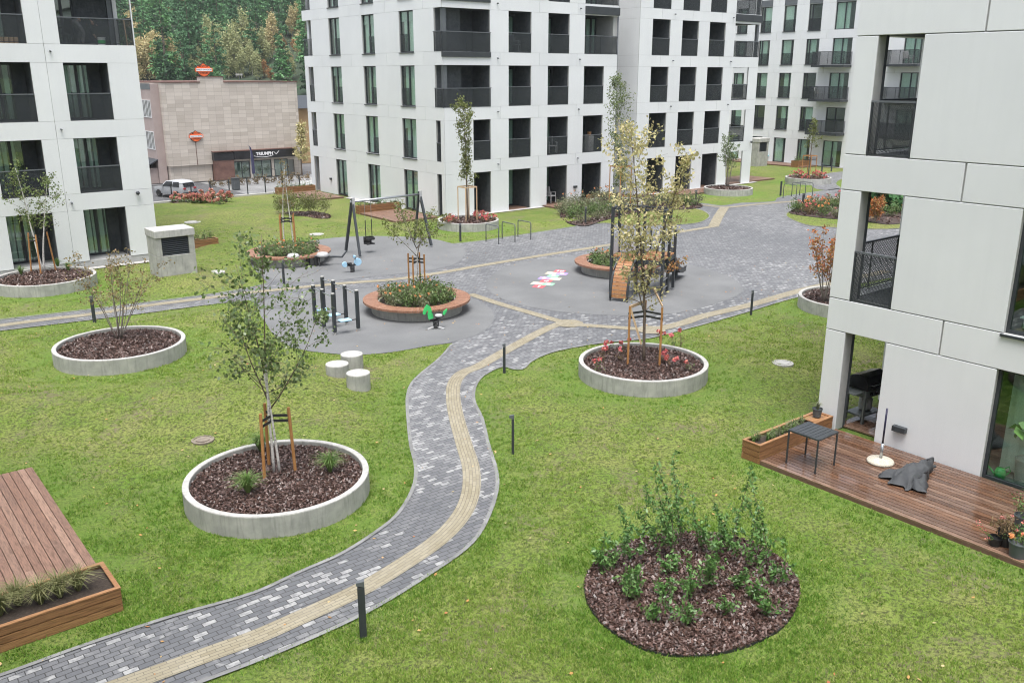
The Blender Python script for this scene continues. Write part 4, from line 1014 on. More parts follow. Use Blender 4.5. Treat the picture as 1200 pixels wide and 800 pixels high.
# bare multi-stem tree, left planter
def multistem(seed,loc,label,H,n,spread,leafm,leaves,size,name='multi_stem_tree',bark='barkgrey',lt0=.55,r0=.016,nb=9,bl=.5,group='courtyard trees'):
    T=Tree(seed)
    for k in range(n):
        a=k*2.4+T.r.uniform(-.4,.4); s_=spread*T.r.uniform(.25,1)
        p,r_=T.stem((.05*math.cos(a),.05*math.sin(a),-.05),(math.cos(a)*s_,math.sin(a)*s_,1),H*T.r.uniform(.72,1.02),r0*T.r.uniform(.7,1.2),9,.06,.035,.2)
        T.branches(p,r_,nb,lt0,1,bl,.75,leaves,.10,2,.05,None,0)
    return T.finish(name,label,'tree',loc,[M[bark]],leafm,size,.6,.2,group)
multistem(8,L2(139,397),'bare grey multi-stem tree with few rusty leaf tufts, in the left planter',2.95,12,.62,M['lf_rust'],11,.075,lt0=.35,bl=.55)
# far left birch
T=Tree(12); o=L2(50,318)
a1,r1=T.stem((0,0,-.1),lat*-.10+np.array([0,0,1]),4.1,.045,11,.03,.0,.12)
a2,r2=T.stem((.06,0,-.1),lat*.11+np.array([0,0,1]),3.7,.042,11,.03,.0,.12)
for p,r_ in ((a1,r1),(a2,r2)): T.branches(p,r_,17,.42,.99,.85,.7,38,.13,3,.03,pr,1)
T.finish('birch_tree','white-stemmed birch in front of the left block, three orange stakes','tree',o,[M['birch'],M['bark']],M['lf_green'],.09,.65,.4)
stakes(o,'three orange stakes holding the birch before the left block',3,.5,1.5,.2,lean=.25)
# tree in nearest bench
T=Tree(17); o=(*G(489,345,.3),.3)
a1,r1=T.stem((0,0,-.1),np.array([.02,0,1]),1.75,.035,6,.02,.02,.6)
for k in range(7):
    a=k*.9; p,r_=T.stem(a1[-2 if k%2 else -1],(math.cos(a)*.95,math.sin(a)*.95,1),1.85*T.r.uniform(.7,1.05),.016,7,.08,.04,.2,1)
    T.branches(p,r_,9,.25,1,.6,.6,19,.1,2,.04,None,1)
T.finish('young_tree','thin-leaved young tree in the nearest round bench, pale trunk','tree',o,[M['birch'],M['barkgrey']],M['lf_ash'],.085,.6,.3)
stakes(o,'four-sided orange stakes with dark hoop in the nearest round bench',4,.30,1.45,.6,lean=.0)
# two thin pale trunks in left bench
T=Tree(19); o=(*G(338.5,292,.3),.3)
for dx,H in ((-.2,3.6),(.25,3.9)):
    a1,r1=T.stem(tuple(lat*dx+np.array([0,0,-.1])),lat*(.05 if dx<0 else -.02)+np.array([0,0,1]),H,.035,9,.025,.0,.2); T.branches(a1,r1,10,.45,1,.5,.85,12,.1,2,.05,None,1)
T.finish('birch_tree','two thin nearly bare birch stems in the left round bench','tree',o,[M['birch'],M['barkgrey']],M['lf_rust'],.09,.6,.3)
stakes(o,'orange stakes against the thin stems of the left round bench',4,.42,1.55,.3,lean=.05)
# upright tree at the balcony corner
T=Tree(23); o=L2(548,258)
a1,r1=T.stem((0,0,-.1),np.array([0,0,1]),5.95,.06,10,.012,.02,.15)
T.branches(a1,r1,34,.34,1,.95,.75,62,.16,3,.05,lambda t:.62+.38*math.sin(t*9)-.35*max(0,t-.8)*3,0)
T.finish('upright_tree','slim leafy green tree rising in front of the balcony corner','tree',o,[M['bark']],M['lf_ash'],.13,.5,.2)
stakes(o,'square wooden frame round the slim tree at the balcony corner',4,.50,1.75,.78,'stake2',0,False,True)
# tall birch behind the shrub bed
T=Tree(27); o=L2(726,240)
a1,r1=T.stem((0,0,-.1),np.array([.01,.01,1]),7.1,.06,12,.014,.0,.12)
T.branches(a1,r1,44,.12,1,1.25,.95,64,.17,3,.06,lambda t:(.42+.75*math.sin(math.pi*min(1,(1-t)*1.05)))*(.75 if t<.35 else 1),1)
T.finish('birch_tree','tall narrow birch at the drainpipe between the two white blocks','tree',o,[M['birch'],M['barkgrey']],M['lf_green'],.12,.55,.4)
stakes(o,'open wooden frame standing around the tall narrow birch',4,.62,2.25,.78,'stake',0,False,True)
# yellow tree in the flower planter
T=Tree(31); o=L2(754,424)
a1,r1=T.stem((0,0,-.1),lat*.005+np.array([0,0,1]),6.1,.045,13,.022,.0,.14)
a2,r2=T.stem(a1[4],lat*.20+np.array([0,0,1]),3.9,.026,10,.03,-.0,.15)
a3,r3=T.stem(a1[3],lat*-.30+np.array([0,0,1]),2.2,.02,8,.05,.03,.2)
T.branches(a1,r1,34,.38,1,1.08,.62,62,.16,3,.05,lambda t:.55+.55*math.sin(math.pi*(1-t)**.9),0)
T.branches(a2,r2,20,.3,1,.8,.7,46,.12,3,.05,None,0)
T.branches(a3,r3,12,.2,1,.65,.5,34,.12,3,.03,None,0)
T.branches(a1,r1,7,.24,.40,.85,.35,22,.1,3,.03,None,0)
yt=T.finish('yellow_tree','tall pale yellow autumn tree in the planter of pink flowers','tree',o,[M['bark']],M['lf_yellow'],.096,.6,.3)
TO=Tree(33); p,r_=TO.stem(tuple(a1[5]),lat*1.0+np.array([0,0,.25]),1.15,.012,6,.06,.05,.25); TO.branches(p,r_,8,.3,1,.42,.5,17,.09,2,.02,None,0)
m=MB(); m.quads(leafq(np.concatenate(TO.tips),.08,TO.r,.55,.4,.3)); m.build('orange_branch_leaves',M['lf_orange'],yt); TO.t.build('side_branch',M['bark'],yt,smooth=True)
st=stakes(o,'three tall wooden stakes with black straps and a broken cross rail, yellow tree',3,.48,1.58,-.95-YAW+.3,'stake',.0,True,False)
m=MB(); tp=[Vector((.48*math.cos(-.95-YAW+.3+k*2.094),.48*math.sin(-.95-YAW+.3+k*2.094),1.56)) for k in range(3)]
m.bar(tp[1],tp[2],.045,.07); m.bar(tp[0]+Vector((0,0,.05)),tp[0].lerp(tp[1],.55)+Vector((0,0,.42)),.03,.05); m.bar(tp[2]+Vector((0,0,.02)),tp[2].lerp(tp[0],.4)-Vector((0,0,1.0)),.03,.05); m.build('cross_rail',M['stake2'],st)
multistem(41,L2(852,219),'multi-stem tree with sparse dark leaves before the right open-corner block',3.6,9,.22,M['lf_birch'],14,.11,lt0=.4,r0=.022,bl=.6)
T=Tree(43); o=L2(947,208)
a1,r1=T.stem((0,0,-.1),np.array([.02,0,1]),4.2,.05,9,.02,.02,.2); T.branches(a1,r1,20,.5,1,.75,.75,30,.14,2,.06,None,0)
T.finish('young_tree','thin olive-leaved tree in the farthest planter inside a stake frame','tree',o,[M['bark']],M['lf_ash'],.13,.55,.3)
stakes(o,'orange wooden frame in the farthest planter',4,.5,1.6,.78,'stake',0,True,True)
multistem(47,L2(966,353),'red-leaved multi-stem tree at the edge of the near right block',2.7,10,.34,M['lf_red'],18,.085,lt0=.3,bl=.5)
# ---------------------------------------------------------------- small plants
def tuft(seed,n,h,w,spread=.5):
    r=np.random.default_rng(seed); m=MB(); V=[]
    for i in range(n):
        a=r.uniform(0,2*np.pi); s_=spread*r.uniform(.1,1); hh=h*r.uniform(.6,1.1); d=np.array([math.cos(a),math.sin(a),0]); pv=np.array([-d[1],d[0],0])*w/2
        p0=d*.02; p1=d*s_*hh*.35+np.array([0,0,hh*.7]); p2=d*s_*hh*.95+np.array([0,0,hh*(1-.35*s_)])
        V.append([p0-pv,p0+pv,p1+pv*.8,p1-pv*.8]); V.append([p1-pv*.8,p1+pv*.8,p2+pv*.15,p2-pv*.15])
    m.quads(np.array(V)); return m
M['tuft']=leafmat('tuft_grass',[(.08,.18,.04),(.15,.26,.07),(.22,.29,.10),(.11,.21,.05)],.5)
M['sedge']=leafmat('sedge_grass',[(.12,.14,.05),(.19,.20,.08),(.26,.25,.12),(.15,.17,.07)],.6)
M['shrub']=leafmat('glossy_shrub_leaves',[(.06,.15,.035),(.11,.23,.06),(.19,.32,.10),(.08,.18,.04)],.38,.3,.5)
M['perennial']=leafmat('perennial_leaves',[(.07,.135,.035),(.12,.195,.06),(.19,.24,.10),(.09,.16,.045)],.55)
M['greygreen']=leafmat('grey_green_leaves',[(.13,.155,.085),(.20,.22,.125),(.26,.265,.16),(.10,.125,.06)],.6)
M['brownleaf']=leafmat('faded_leaves',[(.17,.12,.06),(.24,.17,.09),(.12,.10,.045)],.6)
M['pink']=leafmat('pink_petals',[(.62,.10,.14),(.70,.20,.19),(.58,.24,.16),(.66,.14,.20)],.6,.2)
M['orangef']=leafmat('orange_petals',[(.75,.32,.12),(.8,.42,.18),(.72,.25,.10)],.6,.2)
M['redsh']=leafmat('red_hydrangea_heads',[(.50,.17,.14),(.60,.30,.22),(.55,.17,.19),(.50,.38,.24)],.6,.2)
def bush(seed,rad,h,n,size,leafm,fl=None,nf=0,fsize=.06,stem='bark',asp=.5,hollow=.35,ftop=.75):
    """low bush: stems fan out, leaves sit along them"""
    r=np.random.default_rng(seed); st=MB(); pts=[]; ns=max(5,n//28); tips=[]
    for i in range(ns):
        a=r.uniform(0,2*np.pi); s_=rad*math.sqrt(r.uniform(.02,1)); hh=h*(1-.45*(s_/rad)**2)*r.uniform(.6,1.1)
        e=np.array([math.cos(a)*s_,math.sin(a)*s_,hh]); mid=e*np.array([.45,.45,.6]); st.tube([(e[0]*.2,e[1]*.2,-.03),mid,e],[.006,.005,.003],3)
        k=n//ns; u=r.uniform(.25,1.02,k)[:,None]; q=(1-u)**2*np.array([e[0]*.2,e[1]*.2,0])+2*u*(1-u)*mid+u**2*e
        pts.append(q+r.normal(0,size*.75,(k,3))); tips.append(e)
    P_=np.concatenate(pts); P_[:,2]=np.maximum(P_[:,2],.02)
    lv=MB(); lv.quads(leafq(P_,size,r,asp,.6,.0)); fm=None
    if nf:
        fm=[]; tp=np.array(tips); hi=tp[np.argsort(-tp[:,2])][:max(nf,3)]
        for i in range(nf):
            c=hi[i%len(hi)]+np.array([r.normal(0,.02),r.normal(0,.02),.03]); d=r.normal(size=(16,3)); d/=np.linalg.norm(d,axis=1)[:,None]; fm.append(MB().quads(leafq(c+d*fsize*.42,fsize*.62,r,.9,.2,0)))
    return st,lv,fm
def bushthing(name,label,cat,loc,seed,rad,h,n,size,leafm,fl=None,nf=0,fsize=.06,group=None,asp=.5,scale=None,rz=0,stem='bark'):
    t=thing(name,label,cat,loc,rz,group); st,lv,fm=bush(seed,rad,h,n,size,leafm,fl,nf,fsize,asp=asp)
    st.build('stem',M[stem],t); lv.build('foliage',leafm,t)
    for f_ in (fm or []): f_.build('flower_head',fl,t)
    if scale: t.scale=(scale,)*3
    return t
def many(proto,spots,label=None,smin=.8,smax=1.2):
    """first spot takes the prototype, the others copies of it"""
    kd=kids(proto)
    for i,p in enumerate(spots):
        s_=rnd.uniform(smin,smax); rz=rnd.uniform(0,6.28)
        if i==0: proto.location=(p[0],p[1],p[2]); proto.rotation_euler=(0,0,rz); proto.scale=(s_,s_,s_)
        else: copy_tree(proto,p,rz,None,None,s_,None,kd)
# grass tufts
def tuftthing(label,loc,seed,n=260,h=.46,w=.011,sp=1.1,mt='tuft',group='grass tufts in planters'):
    return tag(tuft(seed,n,h,w,sp).build('grass_tuft',M[mt],None,loc=loc),label,'grass tuft',group)
for i,(px,py,l) in enumerate([(291,578,'green grass tuft in the near planter, left of the birch'),(387,553,'green grass tuft in the near planter, right of the birch'),(306,529,'green grass tuft in the near planter behind the stakes')]): tuftthing(l,L2(px,py),60+i)
for i,(px,py,l) in enumerate([(25,322,'green grass tuft left of the stakes before the left block'),(68,313,'green grass tuft right of the birch before the left block'),(80,317,'yellowish grass tuft near the right rim, planter before the left block')]): tuftthing(l,L2(px,py),70+i,90,.4,.016)
for i,(px,py,l) in enumerate([(5,312,'tall airy dry grass against the left block, outermost'),(78,304,'tall airy dry grass against the left block beside its window')]): tuftthing(l,L2(px,py),75+i,60,.95,.008,.5,'sedge','dry grasses by the left block')
# roses in the flower planter
for i,(px,py,nf) in enumerate([(712,411,3),(733,413,2),(707,424,2),(702,436,2),(728,424,1),(774,398,2),(790,407,2),(776,424,2),(786,428,5),(807,434,1),(797,405,1)]):
    bushthing('rose_bush','small pink rose on thin stems in the planter of the yellow tree','rose',L2(px,py),100+i,.16,.40,46,.05,M['brownleaf' if i%3 else 'perennial'],M['pink'],nf,.115,'pink roses under the yellow tree')
pr_=bushthing('rose_bush','pink flowering bush in the balcony-corner planter','rose',(0,0,0),140,.26,.40,110,.075,M['brownleaf'],M['pink'],5,.12,'pink bushes in the balcony-corner planter')
many(pr_,[L2(x,y) for x,y in ((524,259),(530,257),(534,261),(527,262.5),(561,257),(566,259.5),(570,257),(573,261),(577,258),(568,254))])
pr_=bushthing('rose_bush','pink flowering bush in the farthest planter','rose',(0,0,0),141,.30,.42,90,.09,M['brownleaf'],M['pink'],5,.14,'pink bushes in the farthest planter')
many(pr_,[L2(x,y) for x,y in ((931,208),(937,207),(938,210),(944,209.5),(955,209),(957,207),(961,210),(965,210))])
# perennials inside the round benches
def ringspots(c,r,n,z): 
    out=[]
    for k in range(n):
        rr=r*math.sqrt((k+.5)/n); a=k*2.399; out.append((c[0]+rr*math.cos(a),c[1]+rr*math.sin(a),z))
    return out
for (c,lab,n,sd) in ((b1,'leafy green perennial with orange blooms inside the nearest round bench',30,150),(b2,'leafy perennial inside the left round bench',24,152),(b3,'low green perennial inside the round bench behind the tower',20,154)):
    for v in range(3):
        sp=ringspots(c,1.20,n,.31)[v::3]
        lm=M[('perennial','greygreen','perennial')[v]]
        pr_=bushthing('perennial',lab,'plant',(0,0,0),sd+v*7,.30,.50 if sd<154 else .36,230,.085,lm,M['orangef'] if v==1 else None,3 if v==1 else 0,.06,'plants inside '+('the nearest' if sd==150 else 'the left' if sd==152 else 'the tower')+' round bench',.45)
        many(pr_,sp,None,.85,1.4)
# main mulch bed, flush with the lawn, with loose evergreen shrubs
def bed(poly,label,n,size,z=.03,group='mulch beds'):
    cx=sum(p[0] for p in poly)/len(poly); cy=sum(p[1] for p in poly)/len(poly); P_=[(x-cx,y-cy) for x,y in poly]
    t=thing('mulch_bed',label,'flower bed',(cx,cy,0),0,group); m=MB(); m.sheet(P_,z)
    rm=max(max(abs(x),abs(y)) for x,y in P_); addchips(m,chips(n,lambda p:inpoly(p,P_),rm,z,size),1); m.build('bark_mulch',[M['mulch'],M['chips']],t)
    e=MB(); L=len(P_)
    for i in range(L):
        a,b=P_[i],P_[(i+1)%L]; e.bar((*a,z-.012),(*b,z-.012),.008,.05)
    e.build('edging',M['rubberband'],t); return t
bed(bedMain,'large round bark mulch bed sunk in the near lawn, full of loose shrubs',15000,(.050,.022,.012))
bed(bed2,'oval bark mulch bed with sparse shrubs on the back lawn',1200,(.11,.05,.03))
bed(bed1,'small mulch bed under the red bushes by the fence',500,(.11,.05,.03))
bed(bedC,'curved mulch bed of grey-green shrubs before the drainpipe gap',1500,(.11,.05,.03),.05)
bed(bedR,'mulch bed of autumn flowers on the paved square, right',1500,(.11,.05,.03),.05)
def sprig(seed,H,n,lean):
    """tall loose evergreen shoots"""
    T=Tree(seed)
    for k in range(n):
        a=T.r.uniform(0,6.28); l=lean*T.r.uniform(.2,1.2); p,r_=T.stem((T.r.normal(0,.03),T.r.normal(0,.03),-.04),(math.cos(a)*l,math.sin(a)*l,1),H*T.r.uniform(.55,1.05),.008,8,.10,.0,.3)
        pts=np.array(p); m=int(64*H); u=T.r.uniform(.22,1,m)*(len(pts)-1); i0=np.minimum(u.astype(int),len(pts)-2); T.tips.append(pts[i0]+(pts[i0+1]-pts[i0])*(u-i0)[:,None]+T.r.normal(0,.028,(m,3)))
        T.branches(p,r_,3,.10,.6,.34,.6,12,.045,1,.06,None,0,.1)
    return T
SH=[(730,658,1.0,2),(772,652,1.05,2),(800,640,1.15,3),(820,650,.9,2),(856,645,1.0,3),(838,655,.9,2),(868,655,.9,2),(902,668,1.15,2),(912,690,.7,2),(715,672,.75,3),(735,690,.7,3),(760,680,.8,2),(790,672,.6,2),(745,705,.6,2),(812,700,.85,3),(800,735,.7,3),(835,690,.75,3),(700,668,.7,2),(860,690,.6,2),(880,705,.6,2),(765,728,.45,2),(898,722,.45,2),(828,672,.8,2),(780,700,.5,2),(850,720,.4,2),(742,664,1.1,1),(788,655,1.3,2),(876,664,.85,2)]
for i,(px,py,h,n) in enumerate(s_ for k_,s_ in enumerate(SH) if k_ not in (11,22)):
    T=sprig(200+i,h*(1.55 if h>=.95 else 1.2),n,.42); x,y=G(px,py,.04)
    t=thing('evergreen_shrub','loose glossy green shrub shoots in the large near mulch bed','shrub',(x,y,.03),0,'loose shrubs in the near mulch bed')
    T.t.build('stem',M['bark'],t); m=MB(); m.quads(leafq(np.concatenate(T.tips),.078,T.r,.48,.3,-.3)); m.build('foliage',M['shrub'],t)
pr_=bushthing('red_hydrangea','low bush with red and pink heads by the fence','shrub',(0,0,0),171,.45,.62,120,.11,M['perennial'],M['redsh'],13,.19,'red bushes by the fence')
many(pr_,[(*G(208+i*6.2+rnd.uniform(-1,1),235+rnd.uniform(-2,6),0),.03) for i in range(10)]+[(*G(214+i*9,241+rnd.uniform(-1,1),0),.03) for i in range(6)])
pr_=multistem(49,(0,0,0),'sparse olive shrub in the oval bed on the back lawn',1.45,7,.6,M['lf_ash'],8,.085,'airy_shrub',lt0=.3,r0=.011,bl=.4,group='airy shrubs in the oval bed')
pr_['category']='shrub'; many(pr_,[(*G(x,y),.03) for x,y in ((330,254),(338,253),(346,255),(360,253),(368,252),(378,254))])
gb=[(660,252),(664,246),(668,257),(672,249),(676,243),(680,256),(684,249),(688,243),(690,254),(694,248),(700,240),(702,253),(708,247),(712,240),(718,252),(722,244),(733,248),(742,243),(752,241),(764,244),(775,240),(786,243),(797,241),(806,243),(815,241)]
for v,(lm,fl,nf) in enumerate(((M['greygreen'],None,0),(M['greygreen'],M['orangef'],2),(M['perennial'],None,0))):
    pr_=bushthing('grey_shrub','grey-green mounded shrub in the curved bed before the drainpipe gap','shrub',(0,0,0),180+v,.62,.85,520,.11,lm,fl,nf,.085,'mounded shrubs in the curved bed',.4); many(pr_,[(*G(x,y),.05) for x,y in gb[v::3]],None,.75,1.25)
pr_=bushthing('lavender_clump','round fine-leaved clump at the front edge of the curved bed','plant',(0,0,0),190,.42,.45,320,.09,M['greygreen'],None,0,.1,'edging clumps of the curved bed',.2); many(pr_,[(*G(x,y),.05) for x,y in ((679,262),(689,260.5),(700,258),(709,256))],None,.8,1.2)
rb=[(930,249),(936,247),(942,249),(948,244),(955,247),(960,242),(966,246),(972,240),(978,246),(985,240),(992,248),(1000,242),(1010,250),(1018,243),(1027,252),(1034,247),(1044,254),(1050,246),(1058,251),(1066,243),(1040,240),(950,252),(965,254),(980,256),(995,257)]
for v,(lm,fl,nf,fs) in enumerate(((M['perennial'],None,0,.1),(M['brownleaf'],M['pink'],5,.15),(M['perennial'],M['orangef'],5,.12),(M['greygreen'],M['redsh'],3,.12))):
    pr_=bushthing('flowering_shrub','autumn flowering bush in the bed on the paved square','shrub',(0,0,0),193+v,.55,.75,380,.11,lm,fl,nf,fs,'bushes of the bed on the paved square',.45); many(pr_,[(*G(x,y),.05) for x,y in rb[v::4]],None,.75,1.2)
multistem(55,(*G(1024,262),.05),'orange-leaved shrub seen through the near block\'s open corner',1.5,9,.4,M['lf_red'],22,.10,'orange_shrub',lt0=.2,bl=.5)
# ================================================================ TERRACES
def deck(name,label,x0,x1,y0,y1,zt,mt,along='y',bw=.138,gap=.011):
    d=MB(); zb=zt-.028
    if along=='y':
        n=round((x1-x0)/bw)
        for i in range(n):
            a=x0+(x1-x0)*i/n; cuts=[y0]+sorted(rnd.uniform(y0+.6,y1-.6) for _ in range(1 if y1-y0>3 else 0))+[y1]
            for p,q in zip(cuts[:-1],cuts[1:]): d.box(a,a+(x1-x0)/n-gap,p+.0015,q-.0015,zb,zt)
    else:
        n=round((y1-y0)/bw)
        for i in range(n):
            a=y0+(y1-y0)*i/n; cuts=[x0]+sorted(rnd.uniform(x0+.6,x1-.6) for _ in range(1 if x1-x0>3 else 0))+[x1]
            for p,q in zip(cuts[:-1],cuts[1:]): d.box(p+.0015,q-.0015,a,a+(y1-y0)/n-gap,zb,zt)
    t=thing(name,label,'terrace',((x0+x1)/2,(y0+y1)/2,0)); org=((x0+x1)/2,(y0+y1)/2)
    d.build('deck_boards',M[mt],t,org)
    f=MB(); f.box(x0-.001,x0+.02,y0,y1,-.02,zb-.002); f.box(x1-.02,x1,y0,y1,-.02,zb-.002); f.box(x0+.021,x1-.021,y0,y0+.02,-.02,zb-.002); f.box(x0+.021,x1-.021,y1-.02,y1,-.02,zb-.002); f.box(x0+.022,x1-.022,y0+.022,y1-.022,-.02,zb-.03,1)
    f.build('skirt',[M['rustwall0'],M['soil']],t,org); return t
deck('wooden_terrace','wet reddish wooden terrace along the near right block',14.5,17.28,4.75,9.95,.10,'deckY','y',.125,.016)
d2=MB(); 
for i in range(14): d2.box(17.66+i*.165,17.66+i*.165+.158,9.08,10.14,.03,.062)
dk=[o for o in bpy.data.objects if o.name.startswith('wooden_terrace')][0]
d2.build('loggia_boards',M['deck'],dk,(15.89,7.35))
deck('wooden_terrace','weathered wooden terrace at the bottom left with a planter along its end',-1.2,2.72,13.72,18.98,.10,'deckdry','y')
def trough(name,label,x0,x1,y0,y1,z0,h,boards=3,mt='planter',cap=True,soilz=.06,th=.03,fill=None,group='wooden plant boxes'):
    org=((x0+x1)/2,(y0+y1)/2,z0); t=thing(name,label,'planter box',org,0,group); b=MB(); bh=h/boards
    for i in range(boards):
        a=z0+i*bh+.008; c=z0+(i+1)*bh-.008
        b.box(x0,x1,y0,y0+th,a,c); b.box(x0,x1,y1-th,y1,a,c); b.box(x0,x0+th,y0+th+.001,y1-th-.001,a,c); b.box(x1-th,x1,y0+th+.001,y1-th-.001,a,c)
    b.build('board_side',M['planter' if (x1-x0)>(y1-y0) else 'planterY'],t,org)
    if cap:
        c=MB(); z=z0+h; w=.06
        c.box(x0-.006,x1+.006,y0-.006,y0+w,z,z+.022); c.box(x0-.006,x1+.006,y1-w,y1+.006,z,z+.022); c.box(x0-.006,x0+w,y0+w+.001,y1-w-.001,z,z+.022); c.box(x1-w,x1+.006,y0+w+.001,y1-w-.001,z,z+.022)
        c.build('cap_board',M['planter' if (x1-x0)>(y1-y0) else 'planterY'],t,org)
    s=MB(); s.box(x0+th,x1-th,y0+th,y1-th,z0+.02,z0+h-soilz); s.build('soil',M['soil'],t,org)
    return t
trough('plant_box','long larch plant box with striped-leaf grasses at the bottom-left terrace',-1.2,2.70,12.72,13.66,0,.38)
for k,x in enumerate(np.arange(-.9,2.45,.26)): tuftthing('arching pale grass in the larch box of the bottom-left terrace',(x,13.2+rnd.uniform(-.16,.16),.30),300+k,150,.46,.013,1.25,'sedge','grasses in the bottom-left box')
t=trough('plant_box','larch plant box with herbs and a small pot, end of the wet terrace',14.5,17.15,9.98,10.42,0,.40)
q=MB(); q.box(16.55,17.13,10.0,10.40,.381,.399); q.build('lid_board',M['planter'],t,(15.825,10.2,0))
for k,x in enumerate(np.arange(14.7,16.4,.14)): tuftthing('young herb plant in the larch box of the wet terrace',(x,10.2+rnd.uniform(-.1,.1),.33),330+k,30,.26,.014,1.1,'greygreen' if k%2 else 'tuft','herbs in the larch box')
def pot(name,label,loc,r,h,m,taper=.78,plant=None,group='plant pots'):
    t=thing(name,label,'plant pot',loc,0,group); p=MB(); p.lathe([(r*taper,0),(r,h),(r*1.05,h),(r*1.05,h-.02),(r*.94,h-.02),(r*.9,h-.04),(.001,h-.04)],24); p.build('pot',m,t,auto=30); return t
M['potgrey']=mat('dark_grey_pot',(.075,.085,.09),(.09,.10,.105),4,.5)
M['potblack']=mat('black_pot',(.015,.015,.016),(.022,.022,.023),4,.5)
pt=pot('plant_pot','small dark grey pot of grey herbs on the larch box end',(16.85,10.2,.424),.11,.19,M['potgrey'])
tuftthing('silvery herb growing in the pot on the larch box',(16.85,10.2,.58),350,70,.22,.012,1.0,'greygreen','herb pot plants')
# slatted table
t=thing('garden_table','small black slatted garden table on the wet terrace','table',(15.16,9.21,.10),0); org=(15.16,9.21,.10)
tb=MB(); x0,x1,y0,y1=14.80,15.50,8.86,9.56; zt=.84
for i in range(7): tb.box(x0+.03,x1-.03,y0+.03+i*.0925,y0+.03+i*.0925+.083,zt-.022,zt)
tb.build('slatted_top',M['dark'],t,org,bevel=.003)
f=MB(); 
for a in ((x0,x1,y0,y0+.027),(x0,x1,y1-.027,y1),(x0,x0+.027,y0+.028,y1-.028),(x1-.027,x1,y0+.028,y1-.028)): f.box(*a,zt-.035,zt-.001)
f.build('frame',M['dark'],t,org)
for x in (x0+.002,x1-.029):
    for y in (y0+.002,y1-.029):
        l=MB(); l.box(x,x+.027,y,y+.027,.10,zt-.036); l.build('leg',M['dark'],t,org)
# parasol foot with pole stub
t=thing('parasol_stand','round pebble-concrete parasol foot with a bare navy pole','parasol stand',(16.35,8.36,.10)); 
M['pebble']=mat('pebble_concrete',(.36,.33,.27),(.62,.58,.48),45,.8,.8,60)
p=MB(); p.lathe([(.26,0),(.27,.03),(.25,.06),(.08,.09),(.04,.10),(.001,.10)],40); p.build('foot',M['pebble'],t,smooth=True)
p=MB(); p.tube([(0,0,.09),(0,0,.42)],.030,14); p.build('sleeve',M['steel'],t,smooth=True)
M['navy']=mat('navy_pole',(.012,.010,.035),(.018,.015,.05),3,.3)
p=MB(); p.tube([(0,0,.36),(0,0,1.18)],.019,12); p.build('pole',M['navy'],t,smooth=True)
p=MB(); p.tube([(.03,0,.36),(.075,0,.365)],.012,8); p.build('knob',M['rim'],t)
# collapsed parasol cloth lying on the boards
M['cloth']=mat('grey_canvas',(.040,.043,.047),(.068,.072,.077),3,.75,.3,25)
A_=Vector((*G(1092,551,.1),0)); B_=Vector((*G(1032,558,.1),0)); C_=Vector((*G(1083,578,.1),0))
bm=MB(); nu,nv=26,18; vs=[];fs=[]; rr=np.random.default_rng(4)
for i in range(nu+1):
    u=i/nu
    for j in range(nv+1):
        v=j/nv; p=A_.lerp(B_.lerp(C_,v),u); fold=math.sin(v*math.pi*5+u*4.5)*.075*u+math.sin(v*math.pi*11+1+u*6)*.035*u+.02*math.sin(u*19+v*7)
        z=.115+(.20*(1-u)**.6*math.sin(math.pi*min(1,max(0,v*.9+.05)))+.13*math.sin(math.pi*v)*(.5+.5*math.sin(u*3)))*1.0+abs(fold)*1.2
        if v in (0,1): z=.112
        if u>.93: z=.112+abs(fold)*.5; 
        pr=1+(.20*math.sin(math.pi*v)+.05*math.sin(v*21))*max(0,u-.6)*2.2; q=A_.lerp(p,pr); vs.append((q.x+fold*.4,q.y-fold*.6,z+rr.uniform(0,.004)))
for i in range(nu):
    for j in range(nv): a=i*(nv+1)+j; fs.append((a,a+nv+1,a+nv+2,a+1))
bm.add(vs,fs); cx=(A_+B_+C_)/3; t=thing('folded_parasol','crumpled dark grey parasol cloth lying on the wet terrace','parasol',(cx.x,cx.y,.10))
o=bm.build('canopy',M['cloth'],t,(cx.x,cx.y,.10),smooth=True); md=o.modifiers.new('s','SOLIDIFY'); md.thickness=.006; md.offset=1
s=MB(); s.tube([A_+Vector((0,0,.17)),A_+(A_-B_).normalized()*.07+Vector((0,0,.19))],.03,10); s.build('finial',M['dark'],t,(cx.x,cx.y,.10))
for k in range(3):
    s=MB(); e=B_.lerp(C_,.2+.2*k); s.tube([e+Vector((0,0,.13)),e+(A_-e).normalized()*.45+Vector((0,0,.16))],.008,6); s.build('rib',M['dark'],t,(cx.x,cx.y,.10))
# gas grill in the open corner of the near block
gx,gy=18.42,9.98; t=thing('gas_grill','black gas grill with closed lid in the open corner of the near block','grill',(gx,gy,.062),R(-4)); 
M['enamel']=mat('black_enamel',(.012,.012,.013),(.018,.018,.019),2,.16); M['greyenamel']=mat('grey_enamel',(.12,.135,.13),(.15,.165,.16),3,.4)
b=MB(); 
for x in (-.36,.30):
    for y in (-.24,.20):
        b.box(x,x+.06,y,y+.05,0,.62)
b.box(-.36,.36,-.22,.22,.16,.20); b.build('cart',M['greyenamel'],t)
b=MB(); b.box(-.36,.36,-.26,.26,.62,.80); b.build('firebox',M['greyenamel'],t,bevel=.015)
prof=[(-.29,.81),(.27,.81),(.29,.90),(.16,1.10),(-.06,1.16),(-.22,1.10),(-.30,.95)]
b=MB(); n=len(prof); vs=[(-.39,y,z) for y,z in prof]+[(.39,y,z) for y,z in prof]; b.add(vs,[tuple(range(n)),tuple(range(n,2*n))[::-1]]+[(i,n+i,n+(i+1)%n,(i+1)%n) for i in range(n)]); 
